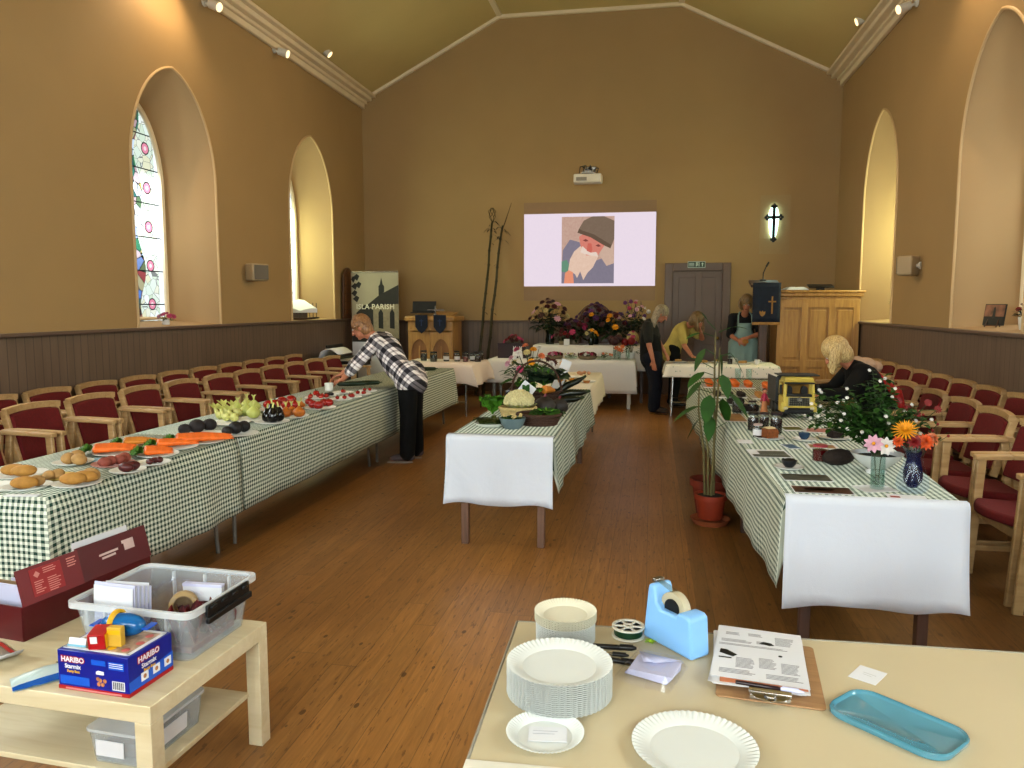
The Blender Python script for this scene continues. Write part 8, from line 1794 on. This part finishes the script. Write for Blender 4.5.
b.prism([(-D/2, .014), (D/2, .014), (D/2, .062), (-D/2, .045)], .0003, G_); obj('bright_blue_block', b, M_HL, t)
for x in range(3): obj('white_square', MB().prism([(-.045+.05*x, .026), (-.015+.05*x, .026), (-.015+.05*x, .052), (-.045+.05*x, .052)], .0008, G_), M_HW, t)
b = MB(); b.prism([(.012, .060), (.040, .060), (.040, .070), (.020, .072), (.012, .068)], .0006, F); obj('barcode_field', MB().prism([(.068, .018), (.112, .018), (.112, .046), (.068, .046)], .0006, F), M_HW, t)
obj('white_seal', b, M_HW, t); b = MB()
for r_ in range(3): b.prism([(.060, .086+.006*r_), (.108, .086+.006*r_), (.108, .088+.006*r_), (.060, .088+.006*r_)], .0006, F)
obj('text_lines', b, M_HW, t)
b = MB(); x = .071
for k in range(16): w_ = .0008+.0012*((k*5) % 3 == 0); b.prism([(x, .021), (x+w_, .021), (x+w_, .044), (x, .044)], .0009, F); x += .0024
obj('barcode', b, M_BLACK, t); b = MB()
M_PEACH = mat('peach_print', (.66, .42, .25), .5, .4, 60)
for k in range(3): obj('small_picture', MB().prism(arc(-.030+.05*k, .039, .007, 0, 5.9, 10), .0011, G_), M_PEACH, t)
for k, (x, y) in enumerate(((.020, .030), (.034, .030), (.026, .042), (.042, .042), (.018, .046))): b.prism(arc(x, y, .0065, 0, 5.9, 8), .0006, F)
obj('sweets_picture', b, M_PEACH, t)
b = MB(); b.prism([(-.10, .0025), (.10, .0025), (.10, .0075), (-.10, .0075)], .0012, F); obj('strip_lettering', b, mat('pale_pink_print', (.75, .45, .45), .5), t)
# small packets on the sweet box
RM = Matrix.Rotation(hz, 3, 'Z')
def onbox(x, y): v = RM @ V((x, y, 0)); return (hx+v.x, hy+v.y, CZ+H+.0032)
t = thing('red_carton', 'small red carton with pale patch on top of the sweet box', 'packet', onbox(-.012, -.045), hz+.35); obj('carton', MB().box((0, 0, .026), (.05, .062, .05), Matrix.Rotation(R(8), 3, 'X')), M_HR, t, bev=.002); obj('pale_patch', MB().box((-.006, -.034, .030), (.020, .001, .022), Matrix.Rotation(R(8), 3, 'X')), M_HW, t); obj('yellow_side', MB().box((.0258, 0, .026), (.001, .056, .044), Matrix.Rotation(R(8), 3, 'X')), M_HY, t)
t = thing('yellow_packet', 'yellow card packet standing beside the red carton on the sweet box', 'packet', onbox(.035, -.035), hz+.15); obj('packet', MB().box((0, 0, .030), (.045, .022, .060)), mat('soft_yellow_card', (.74, .58, .18), .5), t, bev=.002); obj('packet_band', MB().box((0, -.0115, .045), (.040, .001, .014)), M_HY, t)
t = thing('sweet_bag', 'puffed blue and yellow sweet bag lying on the sweet box', 'packet', onbox(.005, .030), hz+.1); obj('bag', MB().ell((0, 0, .036), (.085, .036, .036), 18, 12, fn=lambda p: 1-.14*abs(p.x)**3), mat('sky_blue_film', (.05, .32, .55), .2, .1, 20), t); obj('yellow_band', MB().tube([(-.022, .038*math.cos(a), .036+.038*math.sin(a)) for a in [2*PI*i/20 for i in range(21)]], .009, 6), M_HY, t); obj('crimped_end', MB().box((.088, 0, .036), (.02, .05, .004)).box((-.088, 0, .036), (.02, .05, .004)), M_HL, t)
t = thing('price_card', 'small white label card at the edge of the sweet box top', 'card', onbox(-.075, -.068), hz+.05); obj('card', MB().box((0, 0, .012), (.06, .002, .026), Matrix.Rotation(R(-18), 3, 'X')), M_HW, t); obj('card_edge', MB().box((0, -.0035, .003), (.064, .003, .006)), mat('pale_aqua', (.45, .66, .74), .4), t)
# candy bag and paper beside the box
t = thing('sweet_bag', 'blue and white sweet bag lying flat against the party box', 'packet', (-1.815, 1.985, CZ), R(48)); b = MB(); n = 12; q = random.Random(9)
vs = [V((-.11+.22*i/n, -.05+.10*j/n, .004+.030*max(0, math.sin(PI*i/n*.9+.15))**.7*math.sin(PI*j/n)+q.uniform(0, .003))) for j in range(n+1) for i in range(n+1)]; W_ = n+1; b.mi = []; fs = [(j*W_+i, j*W_+i+1, (j+1)*W_+i+1, (j+1)*W_+i) for j in range(n) for i in range(n)]
b.add(vs, fs); b.mi = [1 if (k % n) > 7 or (k//n) < 2 else 0 for k in range(len(fs))]; b2 = MB().add([V((x, y, .001)) for x, y in ((-.11, -.05), (.11, -.05), (.11, .05), (-.11, .05))], [(3, 2, 1, 0)]); b.add(b2.v, b2.f); obj('film', b, [mat('white_film', (.68, .74, .74), .3, .05), mat('cyan_film', (.03, .28, .58), .25, .12, 14)], t, ang=60)
obj('printed_mark', MB().prism([(-.004, 0), (.012, .004), (.004, .016), (-.010, .012)], .001, Matrix.Translation((.02, .0, .0365))), mat('dark_green_print', (.03, .10, .07), .5), t)
t = thing('printed_sheet', 'white printed sheet with a red header curling off the coffee table', 'paper', (-2.115, 2.055, CZ), R(-28)); b = MB(); n = 10; vs = [V((-.10+.2*i/n, -.07+.14*j, .002+.035*max(0, (i/n-.7))**2*10)) for j in (0, 1) for i in range(n+1)]; b.add(vs, [(i, i+1, i+n+2, i+n+1) for i in range(n)]); obj('sheet', b, M_PAPER, t, thick=.001); obj('red_header', MB().box((-.03, .06, .0035), (.13, .012, .0006)), mat('coral_print', (.62, .16, .14), .5), t); obj('green_print', MB().box((-.04, 0, .0035), (.05, .02, .0006)), mat('dark_green_print', (0, 0, 0)), t)
# clear box on the lower shelf
v = Matrix.Rotation(CR_, 3, 'Z') @ V((.26, -.09, 0)); t = thing('lidded_box', 'small clear plastic box with white labels on the lower shelf', 'storage box', (CT[0]+v.x, CT[1]+v.y, .200), CR_); obj('box_wall', tub_mesh(.18, .28, .20, .30, .10, .02, .003), M_CLEAR, t); obj('box_lid', MB().prism(rrect(.212, .312, .022), .010, Matrix.Translation((0, 0, .101))), M_CLR2, t, bev=.002)
obj('paper_label', MB().box((.096, -.02, .05), (.002, .16, .055), Matrix.Rotation(R(5), 3, 'Y')).box((-.02, -.147, .05), (.10, .002, .05)), M_PAPER, t); obj('contents', MB().box((0, 0, .03), (.14, .22, .045)), mat('greyish_contents', (.48, .46, .45), .7, .3, 30), t)
